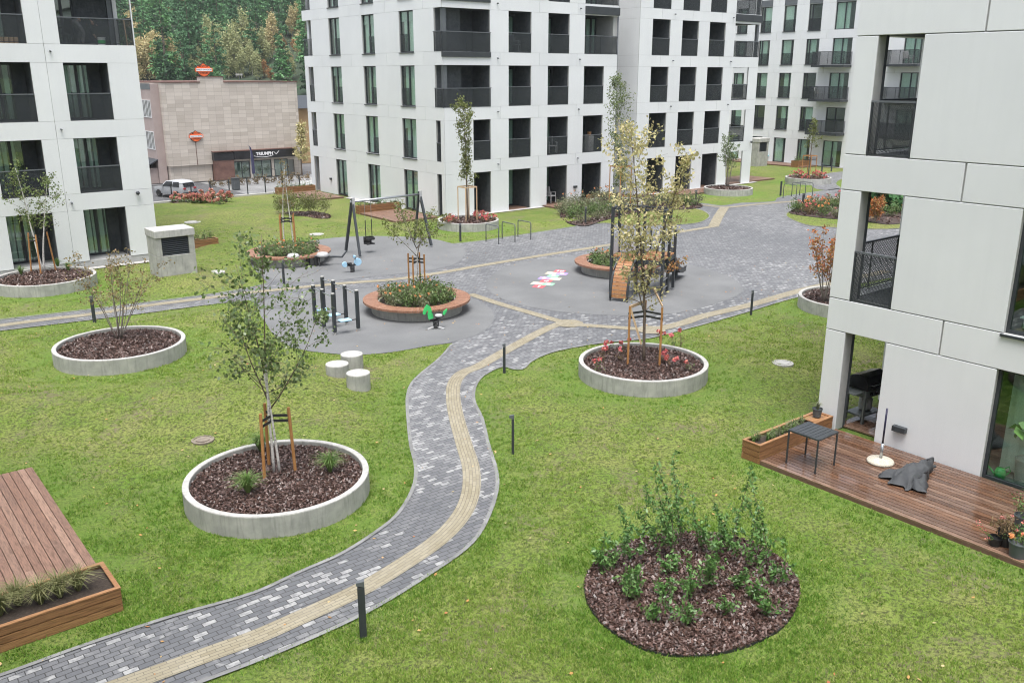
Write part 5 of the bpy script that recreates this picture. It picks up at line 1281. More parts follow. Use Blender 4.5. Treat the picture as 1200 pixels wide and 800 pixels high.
lid=b.build('lid',M['enamel'],t,bevel=.012); h=MB(); h.tube([(-.25,-.34,.93),(.25,-.34,.93)],.013,8); h.bar((-.25,-.29,.93),(-.25,-.34,.93),.02); h.bar((.25,-.29,.93),(.25,-.34,.93),.02); h.build('handle',M['steel'],lid)
b=MB(); b.box(-.72,-.40,-.22,.22,.76,.79); b.build('side_shelf',M['greyenamel'],t); b=MB(); b.box(.40,.70,-.22,.22,.76,.79); b.build('side_shelf',M['greyenamel'],t)
M['redknob']=mat('red_plastic',(.5,.02,.03),(.55,.03,.04),3,.4)
for x in (-.2,0,.2):
    b=MB(); b.tube([(x,-.262,.71),(x,-.30,.71)],.028,12); b.build('knob',M['enamel'],t)
b=MB(); b.lathe([(.12,.21),(.15,.26),(.15,.48),(.06,.55),(.001,.56)],18,(.05,0,0)); b.build('gas_bottle',M['greyplast'],t,smooth=True)
b=MB(); b.tube([(.05,0,.55),(-.15,-.1,.50),(-.3,-.2,.62),(-.34,-.2,.74)],.012,6); b.build('hose',M['redknob'],t)
# pots at the terrace end
P=[(1165,632,.11,.15,'potblack','low black pot of withered stalks on the terrace edge'),(1178,632,.15,.26,'potblack','black pot of brown faded astilbe on the terrace edge'),(1192,645,.16,.26,'potgrey','dark grey bucket pot of small orange flowers at the terrace end'),(1199,637,.16,.22,'potblack','black pot of pink chrysanthemums at the picture edge'),(1197,612,.14,.24,'potgrey','pot of a bright green leafy shrub by the terrace door')]
for i,(px,py,r,h,m,l) in enumerate(P):
    x,y=G(px,py+6,.10); pot('plant_pot',l,(x,y,.101),r,h,M[m])
    if i==0:
        T=Tree(400)
        for k in range(5): p,r_=T.stem((0,0,-.03),(-.9+T.r.normal(0,.5),.9+T.r.normal(0,.5),.7),.42,.006,5,.12,.05,.5); T.tips.append(np.array(p[3:])); T.tips.append(np.array(p[3:])+.02)
        T.finish('thistle','dry stalks with purple buds leaning from the low black pot','plant',(x,y,.22),[M['perennial']],M['pink'],.035,.7,group='terrace pot plants')
    if i==1: bushthing('astilbe','brown faded feathery plant in the black pot on the terrace edge','plant',(x,y,.30),401,.24,.36,330,.07,M['brownleaf'],M['redsh'],3,.05,'terrace pot plants',.3)
    if i==2: bushthing('begonia','small plant with pale orange blooms in the dark grey bucket pot','plant',(x,y,.32),402,.17,.20,120,.05,M['perennial'],M['orangef'],11,.06,'terrace pot plants')
    if i==3: bushthing('chrysanthemum','bluish green mound with pink flowers at the picture edge','plant',(x,y,.28),403,.24,.28,420,.05,M['shrub'],M['pink'],10,.06,'terrace pot plants')
    if i==4: bushthing('laurel_bush','bright green leafy plant in a pot by the terrace door','plant',(x,y,.30),404,.24,.62,260,.06,M['perennial'],None,0,.05,'terrace pot plants',.5)
# things behind the near block's panes
x,y=17.3+.42,6.15; t=pot('plant_pot','tall pale pot behind the terrace door glass',(x,y,.04),.20,.52,M['greyplast'])
T=Tree(410); p,r_=T.stem((0,0,0),(0.05,.1,1),1.0,.014,6,.08,.0,.6); pts=np.array(p)
T.tips=[pts[-3:].repeat(4,axis=0)+T.r.normal(0,.16,(12,3)),pts[2:4].repeat(2,axis=0)+T.r.normal(0,.16,(4,3))]
T.finish('rubber_plant','big-leaved house plant behind the terrace door glass','house plant',(x,y,.50),[M['bark']],M['shrub'],.30,.6,group='house plants')
t=thing('watering_can','green plastic watering can on the floor behind the terrace door','watering can',(17.62,6.55,.06),2.0); b=MB(); b.lathe([(.10,0),(.11,.12),(.07,.2),(.001,.2)],18); b.build('body',M['green'],t,smooth=True); b=MB(); b.tube([(.09,0,.05),(.2,0,.18),(.24,0,.25)],.018,8); b.build('spout',M['green'],t); b=MB(); b.tube([(-.06,0,.19),(-.14,0,.26),(-.17,0,.16),(-.1,0,.06)],.012,6); b.build('handle',M['green'],t)
M['pinktoy']=mat('pink_plush',(.75,.03,.22),(.8,.06,.28),9,.9,.4,60)
for k,(yy,zz) in enumerate(((6.42,3.82),)):
    t=thing('plush_toy','bright pink plush toy on the shelf behind the near block window','toy',(17.3+.34,yy,zz)); b=MB(); b.lathe([(.001,-.02),(.08,0),(.11,.07),(.09,.14),(.06,.17),(.08,.23),(.05,.29),(.001,.30)],16); b.build('body',M['pinktoy'],t,smooth=True)
    for sx in (-1,1):
        b=MB(); b.tube([(0,sx*.07,.08),(-.04,sx*.15,.05),(-.05,sx*.19,.03)],[.04,.035,.02],8); b.build('arm',M['pinktoy'],t,smooth=True)
# remaining small terraces before the middle blocks
deck('wooden_terrace','pale wooden terrace at the far left corner of the middle block',25.5,27.82,52.4,56.6,.10,'deckdry')
trough('plant_box','larch plant box with shrubs on the far-left terrace',25.2,28.0,56.75,57.2,0,.42)
deck('wooden_terrace','wet pale terrace before the middle block\'s tall doors, plant box at its back',25.1,27.82,41.5,45.4,.10,'deckdry')
trough('plant_box','larch plant box with leafy herbs behind the pale middle terrace',25.1,27.9,45.5,45.95,0,.45)
deck('wooden_terrace','reddish terrace left of the curved shrub bed',35.4,38.4,39.5,41.30,.10,'deckdry')
trough('plant_box','larch plant box with tall grasses under the loggias by the curved bed',38.5,40.5,40.3,40.75,0,.50)
deck('wooden_terrace','terrace with pumpkins before the right open-corner block',46.0,51.6,39.2,40.9,.10,'deckdry')
deck('wooden_terrace','small terrace at the open corner of the right middle block',53.2,59.0,41.4,44.2,.10,'deckdry','x')
deck('wooden_terrace','long pale terrace along the farthest block',68.4,70.6,45.2,53.5,.10,'deckdry')
trough('plant_box','dark larch plant box on the terrace of the farthest block',68.2,70.2,45.6,46.3,0,.55,3)
trough('plant_box','free-standing larch plant box on the lawn beside the concrete vent',11.9,14.85,40.4,40.85,0,.45)
for (x0,x1,y,z,l,g_) in ((25.3,27.9,56.97,.38,'leafy herb in the far-left terrace box','herbs of the far-left box'),(25.3,27.8,45.7,.40,'leafy herb in the middle terrace box','herbs of the middle box'),(38.7,40.4,40.5,.44,'feathery plant in the box by the curved bed','plants of the loggia box'),(68.4,70.0,45.95,.5,'plant in the farthest block\'s box','plants of the farthest box'),(12.2,14.7,40.6,.40,'small faded plant in the free-standing lawn box','plants of the lawn box')):
    pr_=bushthing('herb',l,'plant',(0,0,0),int(420+x0),.20,.34,90,.085,M['sedge' if x0>38 and x0<39 else 'perennial'],None,0,.05,g_,.35)
    many(pr_,[(x,y,z) for x in np.arange(x0,x1,.34)])
M['pumpkin']=mat('orange_pumpkin',(.80,.20,.02),(.86,.27,.03),6,.45)
for i,(px,py,l) in enumerate(((804,218,'orange pumpkin on the terrace, left of its pair'),(808,219,'orange pumpkin on the terrace, right of its pair'))):
    x,y=G(px,py,.10); t=thing('pumpkin',l,'pumpkin',(x,y,.10),0,'pumpkins on the terrace'); b=MB(); vs=[];fs=[]; n=24
    for k in range(9):
        th=math.pi*k/8
        for j in range(n):
            a=2*math.pi*j/n; rr_=.19*(1+.07*math.cos(a*8))*math.sin(th)+.001; vs.append((rr_*math.cos(a),rr_*math.sin(a),.14-.14*math.cos(th)))
    for k in range(8):
        for j in range(n): fs.append((k*n+j,k*n+(j+1)%n,(k+1)*n+(j+1)%n,(k+1)*n+j))
    b.add(vs,fs); b.build('body',M['pumpkin'],t,smooth=True); b=MB(); b.tube([(0,0,.27),(.01,.02,.34)],[.025,.018],6); b.build('stalk',M['bark'],t)
def chair(label,loc,rz,m='greyplast',name='garden_chair',group=None):
    t=thing(name,label,'chair',loc,rz,group); m=M[m]
    b=MB(); b.box(-.25,.25,-.24,.24,.40,.45); b.build('seat',m,t,bevel=.02); b=MB(); b.bar((0,.24,.42),(0,.36,.95),.48,.05,up=(1,0,0)); b.build('backrest',m,t,bevel=.02)
    for sx in (-.23,.23):
        for sy in (-.21,.21):
            b=MB(); b.bar((sx,sy,0),(sx,sy,.40),.045); b.build('leg',m,t)
        b=MB(); b.box(sx-.03,sx+.03,-.22,.28,.62,.66); b.bar((sx,-.2,.45),(sx,-.2,.62),.04); b.build('armrest',m,t)
    return t
chair('pale grey armchair in the ground loggia of the middle block',(36.75,42.1,.06),R(10))
chair('pale chair on the second loggia row, middle block',(36.9,42.15,3.10),R(-30))
chair('dark chair on a small balcony of the middle block, third row',(34.0,42.2,8.96),R(40),'darkgrey')
t=thing('laundry_stand','white slatted crate on a loggia of the middle block','crate',(39.7,41.85,3.08)); b=MB(); b.box(-.22,.22,-.2,.2,0,.95); b.build('crate_body',M['greyplast'],t,bevel=.02); b=MB(); b.lathe([(.10,.951),(.14,1.2),(.12,1.2),(.001,1.1)],16); b.build('clay_pot',M['planter'],t)
chair('pale chair on a far balcony seen through the near open corner',(70.4,37.9,8.55),R(60),'greyplast')
chair('white lounge chair on a far balcony beside the near block',(70.3,45.6,5.74),R(80),'greyplast')
t=thing('round_table','low turquoise table on the far terrace','table',(*G(892,187.5,.1),.10)); b=MB(); b.lathe([(.8,.40),(.82,.43),(.8,.46),(.001,.46)],28); M['turq']=mat('turquoise_top',(.10,.38,.40),(.12,.42,.44),3,.5); b.build('table_top',M['turq'],t); b=MB(); b.tube([(0,0,0),(0,0,.40)],.05,8); b.build('leg',M['dark'],t)
# ================================================================ CONCRETE VENTS, COVERS, STOOLS, BOLLARDS
M['louvre']=mat('louvre_metal',(.06,.066,.074),(.075,.082,.09),3,.45)
def vent(label,x0,x1,y0,y1,h):
    org=((x0+x1)/2,(y0+y1)/2); t=thing('vent_shaft',label,'vent shaft',org,0,'concrete vent shafts'); w=.22
    b=MB(); b.box(x0,x1,y0,y1,-.2,h*.52); b.box(x0,x0+w,y0+.0,y1,h*.52+.003,h*.86); b.box(x1-w,x1,y0,y1,h*.52+.003,h*.86); b.box(x0+w+.001,x1-w-.001,y0+.3,y1,h*.52+.003,h*.86); b.build('shaft',M['concrete'],t,org,bevel=.015)
    b=MB(); b.box(x0-.03,x1+.03,y0-.05,y1+.03,h*.86+.004,h); b.build('cap',M['rim'],t,org,bevel=.02)
    b=MB(); b.box(x0+w+.002,x1-w-.002,y0+.25,y0+.29,h*.52+.004,h*.86)
    for k in range(9):
        z=h*.53+k*(h*.32/9); b.add([(x0+w+.01,y0+.04,z),(x1-w-.01,y0+.04,z),(x1-w-.01,y0+.16,z+h*.018),(x0+w+.01,y0+.16,z+h*.018),(x0+w+.01,y0+.04,z+.018),(x1-w-.01,y0+.04,z+.018),(x1-w-.01,y0+.16,z+h*.018+.018),(x0+w+.01,y0+.16,z+h*.018+.018)],[(3,2,1,0),(4,5,6,7),(0,1,5,4),(1,2,6,5),(2,3,7,6),(3,0,4,7)])
    b.build('louvre',M['louvre'],t,org)
vent('square concrete vent shaft with dark louvre on the left lawn',10.25,11.72,34.45,35.55,2.05)
vent('concrete vent shaft half hidden behind the right open-corner block',66.2,67.7,48.4,49.6,2.4)
M['soilpatch']=mat('dry_earth',(.17,.14,.11),(.24,.205,.165),9,.95,.5,30)
def cover(label,px,py,r,dark=False):
    x,y=G(px,py,.05); z=float(relief(np.array([[x,y]]))[0]); t=thing('drain_cover',label,'drain cover',(x,y,z),0,'drain covers in the lawn'); b=MB(); b.lathe([(r,-.05),(r,.022),(r*.80,.026),(r*.79,.012),(.001,.014)],36); b.build('gravel_ring',M['gravel'],t)
    b=MB(); b.lathe([(r*.62,.010),(r*.62,.030),(r*.58,.034),(.001,.034)],30); b.build('lid',M['soilpatch' if dark else 'rim'],t)
    if dark: t.children[0].data.materials[0]=M['soilpatch']
cover('round pale drain cover in the lawn near the right block',917,431,.28)
cover('bare brown soil patch in the lawn above the near planter',238,518,.24,True)  # bare soil patch, built with the drain cover shape
cover('pale drain cover on the lawn behind the plant box',226,264,.42)
cover('pale drain cover on the lawn right of the concrete vent',253,321,.36)
cover('pale drain cover on the back lawn by the swing surface',371,274,.36)
for i,(px,py,l) in enumerate(((396,444,'round concrete stool, left of the three'),(413,432,'round concrete stool at the back of the three'),(420.5,455,'round concrete stool nearest of the three'))):
    x,y=G(px,py,.05); t=thing('concrete_stool',l,'stool',(x,y,.0),i,'concrete stools on the lawn'); b=MB(); b.lathe([(.30,-.1),(.30,.455)],40); b.build('drum',M['concrete'],t,auto=30); b=MB(); b.lathe([(.30,.456),(.295,.478),(.28,.482),(.001,.482)],40); b.build('top_face',M['rim'],t,auto=30)
def bollard(label,px,py,h,w=.085,head=True):
    x,y=G(px,py); t=thing('bollard_light',label,'bollard light',(x,y,0),-YAW+rnd.uniform(-.2,.2),'path bollard lights'); b=MB(); b.box(-w/2,w/2,-w*.35,w*.35,-.05,h-.10); b.build('post',M['dark'],t,bevel=.004)
    b=MB(); a=w/2; c=w*.35+.002; s=.05 if w<.06 else .012; vs=[(-a-s,-c,h-.07),(a,-c,h-.098),(a,c,h-.098),(-a-s,c,h-.07),(-a-s,-c,h-.02),(a,-c,h),(a,c,h),(-a-s,c,h-.02)]; b.add(vs,[(3,2,1,0),(4,5,6,7),(0,1,5,4),(1,2,6,5),(2,3,7,6),(3,0,4,7)]); b.build('lamp_head',M['darkgrey'],t,bevel=.004)
for l,px,py,h,w in (('nearest dark bollard light at the bottom of the winding path',426,746,.92,.10),('bollard light on the lawn tongue at the path fork',591,437,.84,.07),('slim bollard light standing in the lawn right of the path bend',601,532,.90,.055),('bollard light at the lawn edge left of the near right block',880,369,.86,.07),('bollard light behind the bare tree on the left path',111,378,.90,.09),('bollard light at the lawn corner by the balcony-corner planter',539.6,283,.88,.10),('bollard light in the clumps of the curved shrub bed',686,262,.90,.10),('bollard light at the tip of the curved shrub bed',815,240,.90,.12),('bollard light at the bed of autumn flowers',940,246,1.0,.12),('bollard light beside the farthest planter',962.5,206,1.0,.10),('bollard light before the farthest block\'s door',974,201,1.2,.10),('bollard light behind the left round bench near birch leaves',333,333,.95,.09)): bollard(l,px,py,h,w)
def rack(label,p,q,h=.86,group='left bike racks'):
    a=Vector((*G(*p),0)); b=Vector((*G(*q),0)); d=(b-a).normalized(); u=Vector((0,0,1)); r=.09; pts=[a-u*.05,a+u*(h-r)]
    for k in range(1,5): th=math.pi/2*k/4; pts.append(a+u*(h-r)+d*(r-r*math.cos(th))+u*(r*math.sin(th)))
    for k in range(0,5): th=math.pi/2*k/4; pts.append(b+u*(h-r)-d*(r-r*math.sin(th))+u*(r*math.cos(th)))
    pts+= [b-u*.05]; m=MB(); m.tube(pts,.024,10); o=m.build('bike_rack',M['darkgrey'],None,(*a,),smooth=True); tag(o,label,'bike rack',group)
rack('bike rack hoop nearest the balcony-corner planter',(569.6,283),(584.5,286.5)); rack('bike rack hoop in the middle of the left three',(588.5,280),(603.5,284)); rack('bike rack hoop rightmost of the left three',(607,278),(622,281.3))
rack('far bike rack hoop, front left',(917.5,232.5),(932.5,234.5),.95,'far bike racks'); rack('far bike rack hoop behind the front left one',(927.5,230.5),(943,232.3),.95,'far bike racks'); rack('far bike rack hoop, rightmost',(936.8,229.2),(951.5,231.8),.95,'far bike racks')
x,y=G(914.5,229.5); bq=MB(); bq.box(-.05,.05,-.04,.04,0,.95); tag(bq.build('bollard_light',M['dark'],None,loc=(x,y,0)),'bollard light left of the far bike racks','bollard light','path bollard lights')
# ================================================================ PLAYGROUND
def post(m,p,h,r=.055,mi=0,foot=True): m.box(p[0]-r,p[0]+r,p[1]-r,p[1]+r,.12,h,mi)
O=Vector((23.5,20.85)); e1=Vector((.896,.444)); e2=Vector((-.444,.896))
def tw(i,j): p=O+e1*i+e2*j; return p
t=thing('climbing_tower','dark steel climbing tower with curved wooden ramp, ladders and slide','play tower',(O.x,O.y,0),0); org=(O.x,O.y,0)
posts=[(0,0,3.2),(.8,0,3.2),(0,.95,3.2),(.8,.95,3.2),(0,1.9,3.2),(.8,1.9,3.2),(1.6,0,2.25),(1.6,.95,2.25)]
for i,j,h in posts:
    p=tw(i,j); m=MB(); m.bar((p.x,p.y,.10),(p.x,p.y,h),.10,.10,up=(e1.x,e1.y,0)); m.build('post',M['dark'],t,org,bevel=.008); m=MB(); m.tube([(p.x,p.y,0),(p.x,p.y,.10)],.035,8); m.build('post_foot',M['steel'],t,org)
m=MB()
for a,b in (((0,0),(0,1.9)),((.8,0),(.8,1.9)),((0,0),(.8,0)),((0,.95),(.8,.95)),((0,1.9),(.8,1.9))):
    p,q=tw(*a),tw(*b); d=(q-p).normalized()*.06; m.bar((p.x+d.x,p.y+d.y,3.15),(q.x-d.x,q.y-d.y,3.15),.07)
m.build('top_frame',M['dark'],t,org)
m=MB()
for k in range(12):
    for (i0,i1,j0,j1) in ((.06,.74,.0,1.9),(.86,1.56,.0,.95)):
        a=j0+(j1-j0)*k/12; b=j0+(j1-j0)*(k+.93)/12; P_=[tw(i0,a),tw(i1,a),tw(i1,b),tw(i0,b)]; m.prism([(p.x,p.y) for p in P_],1.38,1.43)
m.build('platform',M['rampwood'],t,org)
m=MB(); 
for a,b in (((0,0),(0,1.9)),((.8,0),(.8,1.9)),((.8,0),(1.6,0)),((1.6,0),(1.6,.95))): p,q=tw(*a),tw(*b); m.bar((p.x,p.y,1.30),(q.x,q.y,1.30),.06,.14)
m.build('platform_beam',M['dark'],t,org)
M['clearpanel']=mat('pale_grey_panel',(.50,.53,.58),(.55,.58,.62),2,.3)
for a,b in (((.8,.97),(.8,1.85)),((.06,1.9),(.74,1.9)),((.86,.95),(1.54,.95))):
    p,q=tw(*a),tw(*b); m=MB(); m.bar((p.x,p.y,1.85),(q.x,q.y,1.85),.02,.78); m.build('side_panel',M['clearpanel'],t,org)
for (a,b,zs) in (((.06,0),(.74,0),(.35,.65,.95,1.9,2.2,2.5)),((.06,.95),(.74,.95),(.4,.7,1.0)),((0,.06),(0,.90),(1.9,))):
    p,q=tw(*a),tw(*b)
    for z in zs: m=MB(); m.tube([(p.x,p.y,z),(q.x,q.y,z)],.018,8); m.build('rung',M['steel'],t,org)
# curved ramp
ra,rb=tw(-.02,.98),tw(-.02,1.52); out=-e1; m=MB(); prev=None; curve=[]
for k in range(15):
    th=math.pi/2*k/14; curve.append((1.02*math.sin(th)**1.15,1.45-1.33*(1-math.cos(th))**.9 if k else 1.45))
curve=[(1.0*math.sin(math.pi/2*k/14),.13+1.30*math.cos(math.pi/2*k/14)) for k in range(15)]
for k in range(14):
    (o0,z0),(o1,z1)=curve[k],curve[k+1]; f=.06
    P_=[]
    for bb in (ra,rb):
        for (oo,zz) in ((o0+(o1-o0)*f,z0+(z1-z0)*f),(o1-(o1-o0)*f,z1-(z1-z0)*f)): p=bb+out*oo; P_.append((p.x,p.y,zz))
    nrm=Vector((0,0,1)).cross(Vector((0,0,1))); dz=Vector((out.x*(z0-z1),out.y*(z0-z1),(o1-o0))).normalized()*.03
    v=[P_[0],P_[1],P_[3],P_[2]]; v2=[tuple(Vector(q)-dz) for q in v]; m.add(v+v2,[(0,1,2,3),(7,6,5,4),(0,4,5,1),(1,5,6,2),(2,6,7,3),(3,7,4,0)])
m.build('climbing_ramp',M['rampwood'],t,org)
for bb,s_ in ((ra,-1),(rb,1)):
    m=MB(); m.tube([(*(bb+out*o_+e2*s_*.04),z_-.02) for o_,z_ in curve],.045,8); p=bb+out*1.0+e2*s_*.04; m.tube([(p.x,p.y,0),(p.x,p.y,.13)],.03,8); m.build('ramp_side',M['dark'],t,org,smooth=True)
m=MB(); p=(ra+rb)/2; m.tube([(p.x,p.y,1.9),(*(p+out*.35),1.5),(*(p+out*.62),1.22),(*(p+out*.72),.95)],.016,6); m.build('climbing_rope',M['rubberW'],t,org); m=MB(); q=p+out*.74; m.lathe([(.001,-.09),(.05,-.05),(.05,.04),(.001,.07)],10,(q.x,q.y,.9)); m.build('rope_knob',M['greyplast'],t,org)
for bb in (ra,rb):
    m=MB(); m.tube([(bb.x,bb.y,1.4),(bb.x,bb.y,2.3)],.02,8); m.build('hand_rail',M['stake' if bb is ra else 'steel'],t,org)
# slide
M['slide']=mat('slide_sheet',(.045,.047,.05),(.065,.067,.07),6,.4,metal=.3)
m=MB(); sc=[(1.6,1.42),(1.9,1.30),(2.3,.98),(2.8,.62),(3.2,.38),(3.6,.28),(4.1,.27)]; sc=[tuple(p) for p in spline(sc,4,False)]; w=.32; prof=[(-w,.20),(-w+.02,.20),(-w+.05,.03),(0,0),(w-.05,.03),(w-.02,.20),(w,.20),(w,.17),(w-.02,-.03),(0,-.05),(-w+.02,-.03),(-w,.17)]
vs=[];fs=[];n=len(prof)
for (o_,z_) in sc:
    c=O+e1*o_+e2*.45
    for a,b in prof: p=c+e2*a; vs.append((p.x,p.y,z_+b))
for k in range(len(sc)-1):
    for i in range(n): fs.append((k*n+i,k*n+(i+1)%n,(k+1)*n+(i+1)%n,(k+1)*n+i))
fs+=[tuple(range(n)),tuple((len(sc)-1)*n+i for i in range(n))[::-1]]; m.add(vs,fs); m.build('slide',M['slide'],t,org,auto=35)
m=MB(); p=tw(3.8,.45); m.bar((p.x,p.y,0),(p.x,p.y,.24),.08); m.build('slide_foot',M['darkgrey'],t,org)
m=MB(); p=tw(1.6,.02); m.tube([(p.x,p.y,2.2),(*(p+e1*.12),2.24),(*(p+e1*.16),2.0)],.02,8); m.build('slide_handle',M['dark'],t,org)
# swing
t=thing('swing_set','grey steel swing frame with one black toddler seat','swing',(20.8,35.1,0)); org=(20.8,35.1,0)
L0,L1=Vector((18.95,34.95,2.38)),Vector((22.62,35.22,2.38))
m=MB(); m.tube([L0-(L1-L0).normalized()*.1,L1+(L1-L0).normalized()*.1],.05,12); m.build('cross_beam',M['steel'],t,org,smooth=True)
for (a,b) in (((18.92,35.71),L0),((18.74,34.10),L0),((22.87,36.15),L1),((22.64,34.35),L1)):
    m=MB(); m.bar((*a,.10),b+Vector((0,0,.12)),.10,.12); m.build('leg',M['dark'],t,org,bevel=.01); m=MB(); m.tube([(*a,0),(*a,.10)],.04,8); m.build('leg_foot',M['steel'],t,org)
for b in (L0,L1):
    m=MB(); m.bar(b+Vector((0,-.12,-.28)),b+Vector((0,-.12,.18)),.12,.04,up=(0,1,0)); m.build('bracket',M['greyplast'],t,org)
sx=L0.lerp(L1,.17); sy=L0.lerp(L1,.26); s_=[]
for q in (sx,sy):
    m=MB(); m.tube([(q.x,q.y,2.36),(q.x,q.y,1.5)],.010,6); m.build('chain',M['steel'],t,org); m=MB(); m.tube([(q.x,q.y,1.5),(q.x,q.y,.72)],.020,8); m.build('chain_sleeve',M['rubberW'],t,org)
c=(sx+sy)/2; m=MB(); m.box(c.x-.20,c.x+.20,c.y-.18,c.y+.18,.40,.46); m.box(c.x-.20,c.x+.20,c.y+.13,c.y+.18,.461,.74); m.box(c.x-.20,c.x+.20,c.y-.18,c.y-.13,.60,.72); m.box(c.x-.20,c.x-.15,c.y-.129,c.y+.129,.58,.74); m.box(c.x+.15,c.x+.20,c.y-.129,c.y+.129,.58,.74); m.box(c.x-.035,c.x+.035,c.y-.18,c.y-.13,.461,.599); m.build('toddler_seat',M['rubberW'],t,org,bevel=.02)
# balance course
r1=[G(417.6,340,1.32),G(403.6,334,1.32),G(390,328.5,1.32),G(377.4,324,1.32)]; r2=[G(389.8,344,1.32),G(377,338.7,1.32),G(366.7,334,1.32)]
c=r1[1]; t=thing('balance_course','dark post balance course with light blue swinging steps','play equipment',(*c,0)); org=(*c,0)
for p in r1+r2:
    m=MB(); m.box(p[0]-.05,p[0]+.05,p[1]-.05,p[1]+.05,.10,1.30); m.build('post',M['dark'],t,org,bevel=.01); m=MB(); m.lathe([(.055,1.302),(.055,1.33),(.001,1.345)],12,(*p,0)); m.lathe([(.035,0),(.035,.10)],10,(*p,0)); m.build('post_cap',M['rim'],t,org)
for rr_ in (r1,r2):
    for a,b in zip(rr_[:-1],rr_[1:]): m=MB(); m.tube([(*a,1.22),(*b,1.22)],.020,8); m.build('grab_bar',M['steel'],t,org)
for k in range(3):
    a=Vector((*r1[k],.40)); b=Vector((*r2[k],.40)); m=MB(); m.tube([a,b],.018,6); m.build('chain',M['rubberW'],t,org); p=a.lerp(b,.32); q=a.lerp(b,.80); m=MB(); m.bar(p+Vector((0,0,.03)),q+Vector((0,0,.03)),.26,.05); m.build('step_plate',M['blue'],t,org,bevel=.02)
# spring riders
def rider(label,px,py,rz,kind):
    x,y=G(px,py); t=thing('spring_rider',label,'spring rider',(x,y,0),rz,'spring riders'); t.scale=(.78,)*3; D=M['rubberW']; W=M['greyplast']
    m=MB(); pts=[(.11*math.cos(k*.6),.11*math.sin(k*.6),.03+k*.0062) for k in range(52)]; m.tube(pts,.022,6); m.build('spring',D,t,smooth=True)
    if kind=='scooter':
        m=MB(); m.tube([(-.30,0,.42),(-.05,0,.36),(.22,0,.40)],[.05,.07,.05],8); m.build('frame',D,t,smooth=True)
        m=MB(); m.lathe([(.001,-.03),(.20,-.03),(.20,.03),(.001,.03)],24); o=m.build('engine_panel',W,t); o.rotation_euler=(R(90),0,0); o.location=(-.05,0,.26)
        for xx,zz,r in ((.32,.52,.20),(-.40,.45,.14)):
            m=MB(); m.lathe([(.001,-.05),(r,-.05),(r,.05),(.001,.05)],28); o=m.build('wheel_panel',M['blue'],t,bevel=.01); o.rotation_euler=(R(90),0,0); o.location=(xx,0,zz)
        m=MB(); m.tube([(.26,0,.42),(.16,0,.78)],.025,8); m.tube([(.14,-.2,.80),(.14,.2,.80)],.020,8); m.build('handlebar',D,t); m=MB(); m.box(.10,.20,-.10,.10,.74,.88); m.build('headlamp_panel',M['blue'],t,bevel=.02)
        m=MB(); m.box(-.30,-.02,-.09,.09,.46,.52); m.build('seat',D,t,bevel=.02)
    else:
        # little horse
        head=[(.18,.35),(.30,.42),(.34,.62),(.30,.80),(.36,.78),(.45,.62),(.53,.66),(.50,.82),(.40,.98),(.34,1.05),(.30,1.0),(.20,.92),(.14,.70),(.10,.48)]
        m=MB(); n=len(head); vs=[(x_,-.03,z_) for x_,z_ in head]+[(x_,.03,z_) for x_,z_ in head]
        tri=tessellate_polygon([[Vector((x_,z_,0)) for x_,z_ in head]]); fs=[tuple(q) for q in tri]+[tuple(i+n for i in q)[::-1] for q in tri]+[(i,(i+1)%n,n+(i+1)%n,n+i) for i in range(n)]; m.add(vs,fs); m.build('horse_head',M['green'],t)
        tail=[(-.36,.55),(-.28,.56),(-.34,.72),(-.48,.80),(-.44,.66)]; n=len(tail); m=MB(); vs=[(x_,-.03,z_) for x_,z_ in tail]+[(x_,.03,z_) for x_,z_ in tail]; fs=[tuple(range(n)),tuple(range(n,2*n))[::-1]]+[(i,(i+1)%n,n+(i+1)%n,n+i) for i in range(n)]; m.add(vs,fs); m.build('tail_panel',M['green'],t)
        m=MB(); m.tube([(.25,0,.38),(0,0,.42),(-.32,0,.55)],[.05,.07,.05],8); m.build('body_bar',D,t,smooth=True); m=MB(); m.lathe([(.14,.50),(.16,.54),(.15,.58),(.001,.58)],18,(-.12,0,0)); m.build('seat',W,t)
        m=MB(); m.tube([(.10,-.22,.30),(.10,.22,.30)],.022,8); m.tube([(.16,-.16,.72),(.16,.16,.72)],.018,8); m.build('hand_grip',D,t)
        for a in (.3,2.4,4.5): m=MB(); m.bar((.05*math.cos(a),.05*math.sin(a),.10),(.38*math.cos(a),.38*math.sin(a),.03),.09,.05); m.build('base_leg',W,t)
rider('blue spring rider scooter on the swing surface',413,319,-.5+R(20),'scooter')
rider('green spring rider horse before the nearest round bench',511,385,R(180)-YAW+.3,'horse')
x,y=G(366,312); t=thing('seesaw','grey low seesaw bar beside the left round bench','seesaw',(x,y,0),-YAW+.25); m=MB(); m.tube([(-1.1,0,.34),(0,0,.42),(1.0,0,.36),(1.25,0,.34),(1.45,0,.60)],.045,8); m.build('beam',M['dark'],t,smooth=True)
for xx in (-.75,.45): m=MB(); m.lathe([(.001,.36),(.24,.40),(.28,.46),(.20,.56),(.001,.60)],18,(xx,0,0)); m.build('seat_shell',M['greyplast'],t,smooth=True)
for xx in (-.4,.4): m=MB(); m.tube([(xx*.4,0,0),(xx*.4,0,.4)],.09,10); m.build('spring',M['rubberW'],t)
m=MB(); m.tube([(.3,-.2,.0),(.3,-.05,.4)],.03,6); m.build('foot_bar',M['rubberW'],t)
